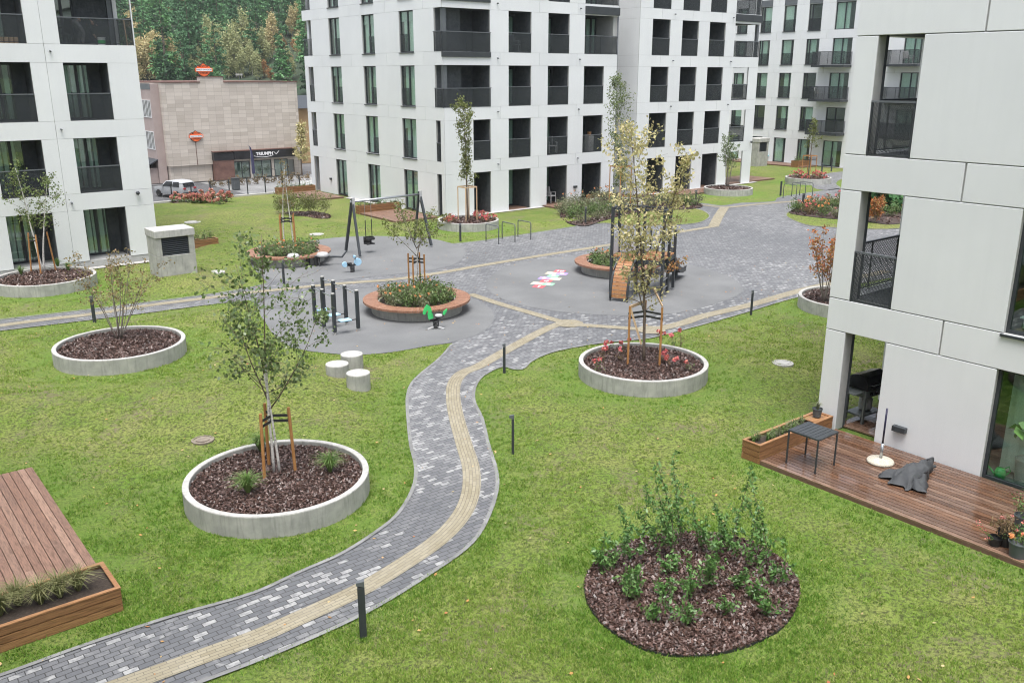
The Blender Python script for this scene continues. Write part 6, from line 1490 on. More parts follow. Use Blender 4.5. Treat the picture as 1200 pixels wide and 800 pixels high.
# hopscotch: painted squares with numbers
FONT=None
def text_mesh(s,size,m,name='number',ext=0.0,bold=0,parent=None,loc=(0,0,0),rot=(0,0,0),sx=1,align='CENTER'):
    cu=bpy.data.curves.new('t','FONT'); cu.body=s; cu.size=size; cu.align_x=align; cu.align_y='CENTER'; cu.extrude=ext; cu.offset=bold
    o=bpy.data.objects.new('t',cu); COL.objects.link(o); dg=bpy.context.evaluated_depsgraph_get(); me=bpy.data.meshes.new_from_object(o.evaluated_get(dg)); bpy.data.objects.remove(o); bpy.data.curves.remove(cu)
    me.materials.clear(); me.materials.append(m); r=bpy.data.objects.new(name,me); COL.objects.link(r); r.parent=parent; r.location=loc; r.rotation_euler=rot; r.scale=(sx,1,1); return r
def paint(n,c): return mat(n,c,tuple(x*.9 for x in c),14,.75)
PC=dict(r=paint('red_paint',(.55,.11,.13)),g=paint('green_paint',(.27,.55,.34)),p=paint('violet_paint',(.36,.27,.58)),c=paint('cream_paint',(.50,.48,.39)),w=paint('white_paint',(.80,.80,.80)))
ax=Vector(G(655.5,318.5))-Vector(G(631,336.5)); ay=ax.normalized(); axx=Vector((ay.y,-ay.x)); base=Vector(G(631.6,336.2))
c0=base; t=thing('hopscotch','painted hopscotch of coloured numbered squares on the grey rubber','floor game',(c0.x,c0.y,.0225),math.atan2(ay.y,ay.x)-math.pi/2)
hs=(ax.length)/6.0; 
rows=[[('r','1',0)],[('c','3',-.5),('g','2',.5)],[('r','4',0)],[('p','5',-.5),('c','6',.5)],[('g','7',0)],[('c','8',-.5),('p','9',.5)],[('r','10',0)]]
for k,row in enumerate(rows):
    for c_,n_,off in row:
        q=MB(); w=.45; q.sheet([(off*w-w*.49,k*hs-hs*.47),(off*w+w*.49,k*hs-hs*.47),(off*w+w*.49,k*hs+hs*.47),(off*w-w*.49,k*hs+hs*.47)],0); sq=q.build('square',PC[c_],t)
        text_mesh(n_,hs*.72,PC['w'],'number',0,.012,sq,(off*w,k*hs,.003))
# ================================================================ FENCE, STREET, SHOWROOM
M['fence']=perfmat('black_mesh_fence',(.02,.021,.022),.80)
t=thing('mesh_fence','black mesh fence along the back edge of the lawn','fence',(20,57.55,0)); org=(20,57.55,0)
xs_=[12.2]+[12.2+k*1.25 for k in range(1,13)]
for x in xs_: m=MB(); m.box(x-.03,x+.03,57.52,57.58,0,1.15); m.build('post',M['dark'],t,org)
for a,b in zip(xs_[:-1],xs_[1:]): m=MB(); m.box(a+.03,b-.03,57.547,57.553,.12,1.10,0); m.box(a+.03,b-.03,57.535,57.565,1.101,1.125,1); m.build('mesh_panel',[M['fence'],M['dark']],t,org)
def cladmat():
    m,nt,b,o=_new('stone_tile_cladding'); v=mapv(nt,objco(nt),(1,1,1),(R(90),0,0)); k=N(nt,'ShaderNodeTexBrick',Scale=1.0); k.inputs['Brick Width'].default_value=.78; k.inputs['Row Height'].default_value=.36; k.inputs['Mortar Size'].default_value=.010; k.inputs['Mortar Smooth'].default_value=.1; k.offset=0.5; k.offset_frequency=1
    for i,c in (('Color1',(.42,.37,.315)),('Color2',(.56,.505,.44)),('Mortar',(.28,.25,.215))): k.inputs[i].default_value=(*c,1)
    nt.links.new(v,k.inputs['Vector']); c=mixc(nt,ramp(nt,noise(nt,v,.5,4),[(.4,0),(.7,.35)]),k.outputs['Color'],(.42,.37,.33)); nt.links.new(c,b.inputs['Base Color']); b.inputs['Roughness'].default_value=.8; return m
M['clad']=cladmat(); M['mauve']=mat('mauve_plaster',(.33,.265,.245),(.38,.31,.285),.8,.85,.1,30); M['rustwall']=mat('brown_rust_panel',(.10,.05,.04),(.17,.09,.07),.9,.7,.2,8); M['blackpanel']=mat('black_fascia',(.012,.012,.014),(.02,.02,.022),2,.35); M['logo']=mat('logo_orange',(.75,.13,.03),(.80,.17,.05),2,.5); M['sill']=mat('white_frame',(.62,.63,.63),(.70,.70,.70),3,.6)
org=(28.8,89.5); SZ=-2.5; root=building('showroom_building','beige stone-clad motorcycle showroom beyond the fence with orange shield signs',org)
Fb=Fac('w',89.5,org); Fs=Fac('u',28.8,org)
m=MB(); m.box(28.8,42.72,89.5,112,-.85,7.0); m.box(32.55,34.9,89.5,90.2,7.002,7.5); m.build('wall',M['clad'],root,org)
for a_,b_ in ((28.9,33.05),(41.97,42.7)): m=MB(); m.box(a_,b_,89.72,100,SZ,-.852); m.build('base_wall',M['clad'],root,org)
m=MB(); m.box(28.75,32.54,89.42,112,7.004,7.10); m.box(34.92,42.78,89.42,112,7.004,7.10); m.box(32.5,34.95,89.42,90.25,7.502,7.58); m.build('roof_edge',M['rustwall'],root,org)
m=MB(); m.box(27.98,28.79,90.3,108,SZ,6.9); m.build('side_wall',M['mauve'],root,org)
Fs2=Fac('u',27.98,org)
m=MB(); m.box(27.94,27.979,90.25,108,6.4,6.92); m.build('eaves_band',M['darkgrey'],root,org)
for (z0,z1) in ((3.75,5.40),(.72,2.45)):
    for k in range(9):
        y0=90.6+k*.80; f=MB(); w=.06; y1=y0+.78; Fs2.box(f,y0,y0+w,-.05,-.002,z0,z1); Fs2.box(f,y1-w,y1,-.05,-.002,z0,z1); Fs2.box(f,y0+w,y1-w,-.05,-.002,z1-w,z1); Fs2.box(f,y0+w,y1-w,-.05,-.002,z0,z0+w); Fs2.box(f,(y0+y1)/2-.03,(y0+y1)/2+.03,-.05,-.002,z0+w,z1-w); o=f.build('window',M['sill'],root,org)
        p=MB(); Fs2.box(p,y0+w,y1-w,-.02,-.003,z0+w,z1-w); sub(p,'pane',M['enamel0'],o,org)
m=MB(); m.add([(26.2,90.2,-1.15),(27.97,90.2,-.25),(27.97,97,-.25),(26.2,97,-1.15),(26.2,90.2,-1.05),(27.97,90.2,-.15),(27.97,97,-.15),(26.2,97,-1.05)],[(3,2,1,0),(4,5,6,7),(0,1,5,4),(1,2,6,5),(2,3,7,6),(3,0,4,7)]); m.build('porch_roof',M['dark'],root,org)
m=MB(); m.box(26.9,27.96,90.6,96.8,SZ,-1.0); m.build('porch_wall',M['mauve'],root,org); m=MB(); m.box(26.85,26.895,90.9,92.9,-2.2,-1.25); m.build('notice_board',M['sill'],root,org)
# projecting shop front
m=MB(); m.box(33.1,35.08,89.0,89.7,SZ,-.50); m.build('entrance_pier',M['rustwall'],root,org)
m=MB(); m.box(33.05,35.1,88.95,89.49,-.497,.22); m.box(35.11,41.95,88.9,89.49,-.50,.32); fs_=m.build('fascia',M['blackpanel'],root,org)
m=MB(); m.box(33.0,42.0,88.86,89.49,.325,.40); m.build('fascia_trim',M['rustwall'],root,org)
M['wht']=mat('white_lettering',(.8,.8,.8),(.82,.82,.82),2,.5)
text_mesh('TRIUMPH',.44,M['wht'],'lettering',.01,.012,root,(38.35-28.8,88.88-89.5,-.06),(R(90),0,0),1.0)
sw=MB(); pts=[(37.3+.0,-.26),(37.8,-.34),(38.3,-.40),(38.9,-.33),(39.3,-.22)]; 
pts=spline([(37.2,-.24),(37.75,-.36),(38.3,-.40),(38.85,-.34),(39.3,-.24)],5,False); sw.tube([(x,88.885,z) for x,z in pts],.022,6); sw.tube([(39.35,88.885,.12),(39.62,88.885,-.16)],.022,6); sw.tube([(39.62,88.885,-.16),(39.95,88.885,.15)],.022,6); sw.build('swoosh_emblem',M['wht'],root,org)
m=MB(); m.box(35.12,41.95,89.9,90.0,SZ,-.503); m.build('shop_back',M['room'],root,org)
for (a,b) in ((35.2,36.9),(37.2,39.25),(39.55,41.1)):
    f=MB(); w=.07; y=89.45
    for (p,q,z0,z1) in ((a,a+w,SZ,-.75),(b-w,b,SZ,-.75),(a+w,b-w,-.82,-.75),(a+w,b-w,SZ,SZ+.1),((a+b)/2-.03,(a+b)/2+.03,SZ+.1,-.82)): f.box(p,q,y,y+.08,z0,z1)
    o=f.build('shop_window',M['dark'],root,org); p=MB(); p.box(a+w,b-w,y+.03,y+.04,SZ+.1,-.82); sub(p,'pane',M['pane'],o,org)
m=MB(); m.box(36.92,37.18,89.4,89.55,SZ,-.505); m.box(39.27,39.53,89.4,89.55,SZ,-.505); m.build('shop_pillar',M['clad'],root,org)
def shield(label,x,y,z,w,on=None):
    t=thing('shield_sign',label,'sign',(x,y,z),0,'orange shield signs'); h=w*.78
    def poly(s): return [(0,-.5*h*s),(-.20*w*s,-.42*h*s),(-.36*w*s,-.24*h*s),(-.36*w*s,.16*h*s),(-.44*w*s,.20*h*s),(-.34*w*s,.30*h*s),(-.16*w*s,.36*h*s),(0,.50*h*s),(.16*w*s,.36*h*s),(.34*w*s,.30*h*s),(.44*w*s,.20*h*s),(.36*w*s,.16*h*s),(.36*w*s,-.24*h*s),(.20*w*s,-.42*h*s)]
    for nm,s,d0,d1,mm in (('backing',1.06,-.10,0,M['blackpanel']),('shield',.96,-.14,-.102,M['logo'])):
        q=MB(); q.prism(poly(s),d0,d1); o=q.build(nm,mm,t); o.data.transform(Matrix.Rotation(R(90),4,'X')); o.data.transform(Matrix.Scale(-1,4,(0,1,0))); o.data.flip_normals()
    q=MB(); q.box(-.53*w,.53*w,-.20,-.145,-.13*h,.15*h); q.build('bar_backing',M['logo'],t); q=MB(); q.box(-.47*w,.47*w,-.21,-.201,-.085*h,.105*h); q.build('bar',M['wht'],t)
    text_mesh('HARLEY-DAVIDSON',w*.105,M['blackpanel'],'lettering',.002,.002,t,(0,-.214,.012*h),(R(90),0,0),.98)
    text_mesh('MOTOR',w*.17,M['blackpanel'],'lettering',.002,.002,t,(0,-.145,.26*h),(R(90),0,0)); text_mesh('CYCLES',w*.15,M['blackpanel'],'lettering',.002,.002,t,(0,-.145,-.24*h),(R(90),0,0)); return t
shield('orange and black shield sign standing on the showroom roof step',33.16,89.9,8.18,1.62); q=MB(); 
shield('orange and black shield sign fixed to the middle of the stone wall',31.6,89.48,1.93,1.34)
sg=MB(); sg.box(31.53,31.57,89.46,89.498,-.84,1.4); sg.build('cable_duct',M['rustwall'],root,org)
for dx in (-.4,.4):
    q=MB(); q.tube([(33.16+dx,89.95,7.58),(33.16+dx,89.95,7.9)],.04,6); q.build('sign_leg',M['dark'],root,org)
# feather flag
x,y=36.3,87.6; t=thing('feather_flag','tall navy feather flag before the showroom windows','flag',(x,y,SZ)); q=MB(); q.tube([(0,0,0),(0,0,2.9),(-.08,0,3.35),(-.2,0,3.55)],.02,6); q.build('flag_pole',M['steel'],t); M['flagc']=mat('navy_flag_cloth',(.03,.03,.075),(.045,.045,.10),2,.7); q=MB(); pf=[(.02,.6),(.34,.65),(.30,2.3),(.12,3.2),(-.2,3.56),(-.06,3.3),(.02,2.9)]; q.prism(pf,-.006,.006); o=q.build('flag_cloth',M['flagc'],t); o.data.transform(Matrix.Rotation(R(90),4,'X'))
t=thing('waste_bin','grey litter bin by the showroom forecourt','bin',(31.9,81.0,SZ)); q=MB(); q.box(-.3,.3,-.3,.3,0,1.0); q.build('bin_body',M['darkgrey'],t,bevel=.03); q=MB(); q.box(-.33,.33,-.33,.33,1.001,1.08); q.build('bin_lid',M['dark'],t)
pr_=bushthing('low_hedge','low brownish hedge bush on the forecourt edge','hedge',(0,0,0),440,.7,.7,160,.16,M['brownleaf'],None,0,.1,'hedge along the forecourt',.5)
many(pr_,[(31.0+k*.9,84.6,SZ) for k in range(12)])
q=MB(); 
for k in range(2):
    q.tube([(38.6,88.2-k*1.2,SZ),(38.6,88.2-k*1.2,SZ+.95)],.025,6)
q.tube([(38.6,88.2,SZ+.95),(38.6,87.0,SZ+.95)],.025,6); tag(q.build('hand_rail',M['dark'],None,(38.6,87.6,SZ)),'dark handrail at the showroom entrance','handrail')
# tan house behind the showroom, dark flat roof
org=(46,101); root=building('house','small tan house with dark flat roof right of the showroom',org); m=MB(); m.box(44.8,62,101,112,SZ,3.9); M['tan']=mat('tan_plaster',(.40,.26,.13),(.46,.31,.17),.6,.85); m.build('wall',M['tan'],root,org); m=MB(); m.add([(44.3,100.4,3.92),(62.5,100.4,3.92),(62.5,106,5.3),(44.3,106,5.3),(44.3,112.5,3.92),(62.5,112.5,3.92)],[(0,1,2,3),(3,2,5,4),(0,3,4),(1,5,2),(0,4,5,1)]); m.build('roof',M['dark'],root,org)
m=MB(); m.box(45.5,46.6,100.93,100.998,-1.2,1.0); m.build('window',M['dark'],root,org)
# parked white car, seen from behind and the side
def car(label,loc,rz):
    t=thing('parked_car',label,'car',loc,rz); paintm=mat('white_car_paint',(.42,.43,.44),(.46,.47,.48),1,.25,spec=.6)
    # side profile along x (front +x), lofted across y with tumblehome
    prof=[(-2.2,.42,.42),(-2.24,.75,.75),(-2.18,1.0,1.0),(-1.95,1.06,1.52),(-1.6,1.05,1.64),(-.4,1.04,1.69),(.35,1.03,1.58),(1.05,1.0,1.05),(1.9,.95,.95),(2.18,.80,.80),(2.24,.55,.55),(2.15,.38,.38)]
    b=MB(); vs=[];fs=[]
    for (x_,zb,zr) in prof:
        w=.90 if abs(x_)<2 else .80; wr=w*.78
        zlow=.32; vs+=[(x_,-w*.97,zlow),(x_,-w,min(.7,zb)),(x_,-w*.97,zb),(x_,-(wr if zr>zb else w*.94),zr),(x_,(wr if zr>zb else w*.94),zr),(x_,w*.97,zb),(x_,w,min(.7,zb)),(x_,w*.97,zlow)]
    n=8
    for k in range(len(prof)-1):
        for i in range(n): fs.append((k*n+i,k*n+(i+1)%n,(k+1)*n+(i+1)%n,(k+1)*n+i))
    fs+=[tuple(range(n)),tuple((len(prof)-1)*n+i for i in range(n))[::-1]]; b.add(vs,fs); b.build('body',paintm,t,auto=35,bevel=.03)
    gl=M['enamel']; q=MB(); q.add([(-2.19,-.66,1.10),(-2.19,.66,1.10),(-1.99,.60,1.47),(-1.99,-.60,1.47)],[(0,1,2,3)]); o=q.build('rear_window',gl,t); md=o.modifiers.new('s','SOLIDIFY'); md.thickness=.03
    for s in (-1,1):
        for (xa,xb,xc,xd) in ((-1.75,-.75,-.78,-1.6),(-.68,.75,.25,-.65)):
            q=MB(); q.add([(xa,s*.895,1.08),(xb,s*.89,1.08),(xc,s*.745,1.53),(xd,s*.74,1.56)],[(0,1,2,3)]); o=q.build('side_window',gl,t); md=o.modifiers.new('s','SOLIDIFY'); md.thickness=.03; md.offset=0
        for xx in (-1.35,1.38):
            q=MB(); q.lathe([(.20,-.11),(.34,-.11),(.35,-.06),(.35,.06),(.34,.11),(.20,.11)],28); wh=q.build('wheel',M['rubberW'],t,auto=30); wh.rotation_euler=(R(90),0,0); wh.location=(xx,s*.82,.35); q=MB(); q.lathe([(.001,-.09),(.21,-.09),(.22,.09),(.001,.09)],20); q.build('rim',M['steel'],wh)
        q=MB(); q.box(-2.27,-2.17,s*.62-.14,s*.62+.14,.86,1.02); q.build('tail_light',M['redknob'],t,bevel=.01)
        q=MB(); q.box(.55,.75,s*.92,s*1.06,1.04,1.18); q.build('wing_mirror',paintm,t,bevel=.02)
    q=MB(); q.box(-2.275,-2.20,-.26,.26,.62,.74); q.build('number_plate',M['wht'],t); q=MB(); q.box(-2.30,-2.0,-.82,.82,.34,.58); q.build('bumper',M['dark'],t,bevel=.03); return t
cx,cy=G(206,230,SZ); car('white estate car parked beyond the fence, seen from behind',(cx,cy,SZ),R(110)).scale=(.88,.88,.88)
# yellow street tree beside the middle block
T=Tree(61); a1,r1=T.stem((0,0,0),(0,0,1),5.2,.09,9,.02,0,.2); T.branches(a1,r1,24,.25,1,1.1,.7,60,.25,3,.05,None,0); T.finish('street_tree','small yellow street tree between showroom and middle block','tree',(*G(354,206,SZ),SZ),[M['bark']],M['lf_yellow'],.22,.7,group=None)
# white far light masts
t=thing('light_pole','thin lamp post whose two small white heads show above the showroom roof','lamp post',(*[c_*118 for c_ in ray(280,86)[:2]],SZ)); q=MB(); q.tube([(0,0,0),(0,0,10.2)],.045,8); q.build('pole',M['darkgrey'],t); q=MB(); q.box(-.42,-.08,-.12,.12,10.15,10.38); q.box(.08,.42,-.12,.12,10.15,10.38); q.build('lamp_head',M['rim'],t)
# ================================================================ PERSON
def skinned(name,pts,edges,rad,m,parent,root_i=0,sub=2):
    me=bpy.data.meshes.new(name); me.from_pydata(pts,edges,[]); o=bpy.data.objects.new(name,me); COL.objects.link(o); o.parent=parent; me.materials.append(m)
    md=o.modifiers.new('skin','SKIN'); md.use_smooth_shade=True
    for i,v in enumerate(me.skin_vertices[0].data): r=rad[i]; v.radius=(r,r) if not hasattr(r,'__len__') else r; v.use_root=(i==root_i)
    s=o.modifiers.new('sub','SUBSURF'); s.levels=s.render_levels=sub; return o
M['skin']=mat('skin',(.45,.26,.19),(.50,.30,.22),9,.55); M['jacket']=mat('dark_work_jacket',(.03,.04,.04),(.05,.062,.062),9,.8,.3,40); M['trousers']=mat('grey_work_trousers',(.11,.115,.115),(.24,.245,.245),9,.85,.3,40); M['hair']=mat('short_hair',(.05,.035,.025),(.08,.055,.04),20,.8)
t=thing('person','person in dark work jacket and grey trousers bending down on the upper left balcony','person',(10.15,40.35,8.851),0); t.scale=(.93,.93,.93)
# x: towards the right of the balcony; hips high on the left, trunk level, arms hanging to the floor
J=[(-.30,0,.98),(-.12,0,1.06),(.08,0,1.10),(.24,0,1.06),(.33,0,1.00),(.40,0,.93),(.50,0,.86),
   (-.26,.10,.93),(-.14,.11,.50),(-.22,.11,.09),(-.08,.11,.04), (-.26,-.10,.93),(-.02,-.12,.50),(-.12,-.12,.09),(.03,-.12,.04),
   (.22,.19,1.02),(.30,.20,.72),(.42,.12,.46),(.47,.08,.37), (.22,-.19,1.02),(.26,-.22,.72),(.38,-.14,.46),(.44,-.10,.37)]
E=[(0,1),(1,2),(2,3),(3,4),(4,5),(5,6),(0,7),(7,8),(8,9),(9,10),(0,11),(11,12),(12,13),(13,14),(3,15),(15,16),(16,17),(17,18),(3,19),(19,20),(20,21),(21,22)]
rad=[.085,.095,.12,.11,.06,.085,.075,.085,.058,.042,.035,.085,.058,.042,.035,.055,.042,.034,.025,.055,.042,.034,.025]
skinned('body',J,E,rad,M['skin'],t)
jk=[0,1,2,3]; 
skinned('jacket',[J[i] for i in (1,2,3,15,16,17,19,20,21)],[(0,1),(1,2),(2,3),(3,4),(4,5),(2,6),(6,7),(7,8)],[.15,.165,.15,.075,.062,.052,.075,.062,.052],M['jacket'],t)
skinned('trousers',[(-.33,0,.985),(-.12,0,1.06)]+[J[i] for i in (0,7,8,9,11,12,13)],[(0,1),(0,2),(2,3),(3,4),(4,5),(2,6),(6,7),(7,8)],[.155,.15,.155,.108,.084,.070,.108,.084,.070],M['trousers'],t,2)
skinned('hair',[(.40,0,.965),(.47,0,.90),(.50,0,.93)],[(0,1),(1,2)],[.088,.085,.05],M['hair'],t)
for k,(yy,c) in enumerate(((.08,18),(-.10,22))):
    b=J[c]
    for f in range(4): q=MB(); o_=(b[0]+.0+.012*f,b[1]+(-.03+.02*f),b[2]); q.tube([o_,(o_[0]+.03,o_[1],o_[2]-.045),(o_[0]+.025,o_[1],o_[2]-.085+.01*(f%2))],[.011,.010,.007],6); q.build('finger',M['skin'],t,smooth=True)
    q=MB(); q.tube([b,(b[0]-.02,b[1]+(.05 if k else -.05),b[2]-.03),(b[0]+.01,b[1]+(.06 if k else -.06),b[2]-.06)],[.014,.012,.008],6); q.build('thumb',M['skin'],t,smooth=True)
for yy in (.11,-.12):
    q=MB(); x_=-.16 if yy>0 else -.06; q.box(x_-.10,x_+.18,yy-.05,yy+.05,0,.075); q.build('shoe',M['rubberW'],t,bevel=.025)
for (dx,dy,dz) in ((.565,.035,.87),(.565,-.035,.87)): q=MB(); q.lathe([(.001,-.010),(.010,0),(.001,.010)],8,(dx,dy,dz)); q.build('eye',M['wht'],t)
q=MB(); q.tube([(.55,0,.86),(.60,0,.82)],[.012,.016],6); q.build('nose',M['skin'],t); 
for s in (-1,1): q=MB(); q.lathe([(.001,-.03),(.015,0),(.001,.03)],8,(.44,s*.088,.91)); q.build('ear',M['skin'],t)
t=thing('paint_tub','white tub with green label on the upper left balcony floor','tub',(10.75,40.2,8.851)); q=MB(); q.lathe([(.13,0),(.16,.30),(.17,.30),(.17,.32),(.001,.32)],18); q.build('tub',M['wht'],t,auto=30); q=MB(); q.ring([(.146,.08),(.156,.20),(.161,.20),(.151,.08)],24); q.build('tub_label',M['green'],t)
chair('dark slatted chair standing left of the bending person',(9.45,40.4,8.86),R(200),'rubberW')
t=thing('plank','pale wooden plank leaning in the corner of the upper left balcony','plank',(11.62,39.75,8.851)); q=MB(); q.bar((0,0,0),(.0,.12,1.0),.06,.03); q.build('plank_body',M['stake2'],t)
t=thing('wood_pallet','low stack of pale slats on the third-floor loggia of the left block','slats',(6.9,40.2,8.87)); q=MB()
for k in range(9): q.box(-.75+k*.17,-.62+k*.17,-.35,.35,.0,.22)
q.build('slat_stack',M['stake2'],t)
# ================================================================ WOODED HILL
def hz(r,a):  # height of the hillside at distance r and azimuth a (from Y towards X)
    t=max(0,r-185); return -2.62+t*.225+6*math.sin(a*9+r*.012)*min(1,t/90)
HA0,HA1=YAW+R(-33),YAW+R(-6)
m=MB(); na,nr=40,44; vs=[];fs=[]
for i in range(nr+1):
    r=185+(760-185)*(i/nr)**1.3
    for j in range(na+1): a=HA0+(HA1-HA0)*j/na; vs.append((r*math.sin(a),r*math.cos(a),hz(r,a)))
for i in range(nr):
    for j in range(na): k=i*(na+1)+j; fs.append((k,k+1,k+na+2,k+na+1))
m.add(vs,fs); M['hill']=mat('forest_floor',(.022,.045,.024),(.045,.06,.03),.15,.95,.5,2); struct(m,'hill',M['hill'],smooth=True)
M['conifer']=leafmat('conifer_needles',[(.066,.160,.074),(.092,.205,.092),(.122,.25,.112),(.078,.178,.088)],.6,.1,.2,.5)
M['larch']=leafmat('yellow_birch_far',[(.56,.46,.24),(.62,.54,.32),(.46,.42,.21),(.60,.46,.26)],.6,.2,.2)
M['rustfar']=leafmat('rust_far',[(.34,.16,.06),(.40,.22,.09),(.28,.16,.07)],.6,.2,.2)
M['palebirch']=leafmat('pale_green_birch',[(.34,.37,.18),(.44,.45,.24),(.38,.39,.19)],.6,.2,.2)
def conifer(seed,H,rb,n=900):
    """ragged spruce or pine: needle sprays on drooping boughs of uneven length"""
    r=np.random.default_rng(seed); V=[]; nb=64
    for k in range(nb):
        t=r.uniform(.10,.99)**.9; a=r.uniform(0,6.283); L=(rb*(1-t)**.75+.15)*r.uniform(.55,1.2); z=H*t; d=np.array([math.cos(a),math.sin(a),0]); m_=max(4,int(n/nb*(.5+L/rb)))
        f=r.uniform(.15,1,m_)[:,None]; c=np.array([0,0,z])+d*L*f+np.array([0,0,1])*(-.18*L*f+.12*L*f*f)+r.normal(0,.16+.05*L,(m_,3))*np.array([1,1,.6])
        dd=d*.8+r.normal(0,.5,(m_,3))-np.array([0,0,.35]); dd/=np.linalg.norm(dd,axis=1)[:,None]; s=np.cross(dd,r.normal(0,1,(m_,3))+np.array([0,0,1.5])); s/=np.linalg.norm(s,axis=1)[:,None]
        l=r.uniform(.45,.95,(m_,1))*(.55+.45*(1-t)); V.append(np.stack([c-dd*l*.5,c+s*l*.28,c+dd*l*.5,c-s*l*.28],1))
    m=MB(); m.quads(np.concatenate(V)); m.quads(np.array([[[0,-.07,H*.97],[.06,0,H*.95],[0,0,H*1.05],[-.06,0,H*.95]]])); tr=MB(); tr.tube([(0,0,-1),(0,0,H*.95)],[H*.014,H*.003],5); return tr,m
def broad(seed,H,rx,rz_,n,size,zc=.6):
    r=np.random.default_rng(seed); cl=r.normal(size=(26,3)); cl/=np.linalg.norm(cl,axis=1)[:,None]; cl*=r.uniform(.45,.95,(26,1)); per=n//26
    P_=np.concatenate([c*np.array([rx,rx,rz_])+r.normal(0,1,(per,3))*np.array([rx,rx,rz_])*.20 for c in cl])+np.array([0,0,H*zc]); m=MB(); m.quads(leafq(P_,size,r,.8,.3,.2)); tr=MB(); tr.tube([(0,0,-1),(.05,0,H*.45),(0,.05,H*.9)],[H*.016,H*.010,H*.003],5)
    for k in range(7): a=k*2.4; tr.tube([(0,0,H*(.3+.07*k)),(rx*.6*math.cos(a),rx*.6*math.sin(a),H*(.45+.07*k))],[H*.006,.02],4)
    return tr,m
def ftree(name,label,pair,lm,bark,group):
    t=thing(name,label,'tree',(0,0,0),0,group); pair[0].build('trunk',M[bark],t); pair[1].build('crown',lm,t); return t
rg=np.random.default_rng(77)
cons=[ftree('conifer_tree','dark green conifer on the wooded hill',conifer(500+i,12+1.3*i,2.5+.2*i,1300),M['conifer'],'bark','conifers on the wooded hill') for i in range(4)]
def hillpt(px,r): d=ray(px,100); a=math.atan2(d[0],d[1]); return r*math.sin(a),r*math.cos(a),hz(r,a)
def hbase(px,py):
    """distance at which the hillside meets this line of sight"""
    d=ray(px,py); a=math.atan2(d[0],d[1]); k=d[2]/math.hypot(d[0],d[1]); r=190
    while r<600 and hz(r,a)<CAMZ+k*r: r+=1
    return r
AUT=dict(left=[(172,99,46),(190,99,52),(204,97,40),(161,92,36),(182,97,40)],
 green=[(249,72,44),(258,77,42),(265,66,30),(278,90,54),(284,92,32),(291,72,50),(269,93,30),(303,95,30),(297,88,34),(236,92,30),(312,76,36),(340,95,34),(226,95,26)],
 straw=[(323,70,46),(331,64,24),(347,46,32),(356,44,34),(163,58,40),(243,82,30),(216,72,24),(157,60,36),(353,72,30),(170,60,30),(195,58,24)],
 rust=[(208,26,14),(222,14,13),(231,9,12),(176,26,14),(164,13,13),(341,82,16),(335,62,14),(311,93,18),(318,98,14),(187,10,12),(347,60,12),(252,98,14)])
allb=[(px,hbase(px,py),h) for k in AUT.values() for px,py,h in k]
spots=[]
for k in range(40000):
    r=math.sqrt(rg.uniform(208**2,430**2)); px=rg.uniform(138,376); x,y,z=hillpt(px,r); md=3.7+(r-208)*.010
    if any(abs(px-bx)<(6 if bh>20 else 3) and br-26<r<br+2 for bx,br,bh in allb): continue
    if all((x-a)**2+(y-b)**2>md*md for a,b,c in spots): spots.append((x,y,z))
    if len(spots)>=292: break
per=[[] for _ in cons]
for i,s in enumerate(spots): per[i%4].append(s)
for c,sp in zip(cons,per): many(c,sp,None,.85,1.3)
def plantall(proto,H,lst):
    kd=kids(proto)
    for i,(px,py,h) in enumerate(lst):
        r=hbase(px,py); p=hillpt(px,r); f=h*r/FPX/H; rz=rnd.uniform(0,6.28)
        if i==0: proto.location=p; proto.rotation_euler=(0,0,rz); proto.scale=(f,f,f)
        else: copy_tree(proto,p,rz,None,None,f,None,kd)
plantall(ftree('autumn_tree','broad pale yellow tree behind the showroom roof, left',broad(520,13,4.0,5.4,5600,.50,.56),M['larch'],'bark','yellow trees behind the showroom'),13,AUT['left'])
plantall(ftree('birch_tree','slender yellow-green birch among the hill conifers',broad(530,13,2.5,5.6,3400,.5,.55),M['palebirch'],'birch','yellow-green birches on the hill'),13,AUT['green'])
plantall(ftree('birch_tree','slender straw-coloured birch among the hill conifers',broad(531,13,2.2,5.6,3400,.5,.55),M['larch'],'birch','straw-coloured birches on the hill'),13,AUT['straw'])
plantall(ftree('autumn_tree','rust orange tree between conifers on the hill',broad(540,8,2.4,3.4,1500,.5,.58),M['rustfar'],'bark','rusty trees on the hill'),8,AUT['rust'])
# conifer in the flower bed seen through the open corner
cf=conifer(560,2.6,1.25,1500); t=thing('spruce_tree','small green spruce in the flower bed behind the near open corner','tree',(*G(1036,246),.0)); cf[0].build('trunk',M['bark'],t); M['spruce']=leafmat('spruce_needles',[(.03,.09,.03),(.05,.13,.045),(.07,.15,.05)],.6,.1,.2); cf[1].build('crown',M['spruce'],t)
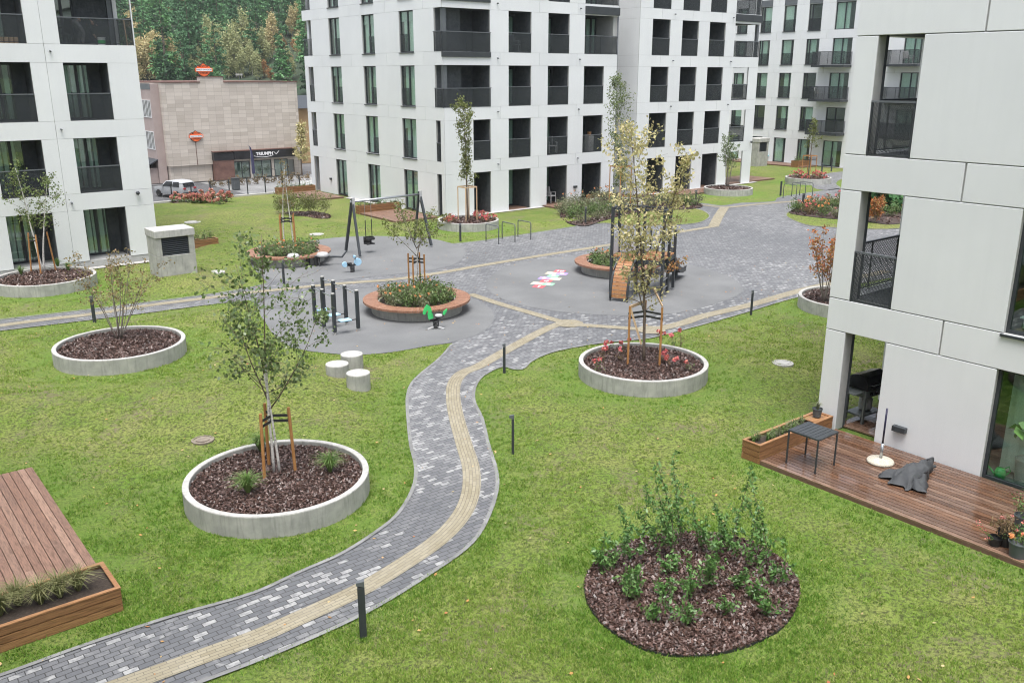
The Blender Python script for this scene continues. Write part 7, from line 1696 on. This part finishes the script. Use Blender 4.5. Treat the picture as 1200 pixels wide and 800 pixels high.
# pale autumn air between the courtyard and the hill
m=MB(); m.box(-420,560,-60,780,-4.2,175); hm=bpy.data.materials.new('autumn_haze'); hm.use_nodes=True; hn=hm.node_tree; hn.nodes.clear(); ho=hn.nodes.new('ShaderNodeOutputMaterial'); hv=hn.nodes.new('ShaderNodeVolumePrincipled'); hv.inputs['Density'].default_value=.00022; hv.inputs['Color'].default_value=(.90,.94,.97,1); hv.inputs['Anisotropy'].default_value=.2; hn.links.new(hv.outputs[0],ho.inputs['Volume'])
tag(m.build('haze',hm),'thin pale autumn haze over the courtyard and the wooded hill','haze',kind='stuff')
# ================================================================ LIGHT AND CAMERA
w=bpy.data.worlds.new('World'); SC.world=w; w.use_nodes=True; nt=w.node_tree; nt.nodes.clear()
out=nt.nodes.new('ShaderNodeOutputWorld'); bg=nt.nodes.new('ShaderNodeBackground'); sky=nt.nodes.new('ShaderNodeTexSky'); sky.sky_type='NISHITA'; sky.sun_disc=False
SE,SA=R(74),R(222)   # elevation, azimuth clockwise from +Y
sky.sun_elevation=SE; sky.sun_rotation=SA; sky.air_density=1.0; sky.dust_density=3.0; sky.ozone_density=1.0
hs_=nt.nodes.new('ShaderNodeHueSaturation'); hs_.inputs['Saturation'].default_value=.42; nt.links.new(sky.outputs[0],hs_.inputs['Color']); nt.links.new(hs_.outputs[0],bg.inputs[0]); bg.inputs[1].default_value=.075; nt.links.new(bg.outputs[0],out.inputs[0])
sd=bpy.data.lights.new('sun','SUN'); sd.energy=1.5; sd.angle=R(38); sd.color=(1,.985,.97); so=bpy.data.objects.new('sun',sd); COL.objects.link(so)
d=Vector((math.sin(SA)*math.cos(SE),math.cos(SA)*math.cos(SE),math.sin(SE))); so.rotation_euler=d.to_track_quat('Z','Y').to_euler(); so.location=(0,0,60)
cd=bpy.data.cameras.new('camera'); cam=bpy.data.objects.new('camera',cd); COL.objects.link(cam); cam.location=(0,0,CAMZ); cam.rotation_euler=(math.pi/2-PITCH,0,-YAW)
cd.sensor_width=36; cd.lens=36*FPX/1200; cd.clip_start=.1; cd.clip_end=6000; SC.camera=cam
SC.view_settings.view_transform='Standard'; SC.view_settings.look='None'; SC.view_settings.exposure=EXPOSURE; SC.view_settings.gamma=1
SC.render.engine='CYCLES'; cy=SC.cycles; cy.use_denoising=True; cy.max_bounces=8; cy.transparent_max_bounces=24; cy.use_adaptive_sampling=True; cy.adaptive_threshold=.02; cy.filter_width=1.1
try: cy.denoiser='OPENIMAGEDENOISE'
except Exception: pass
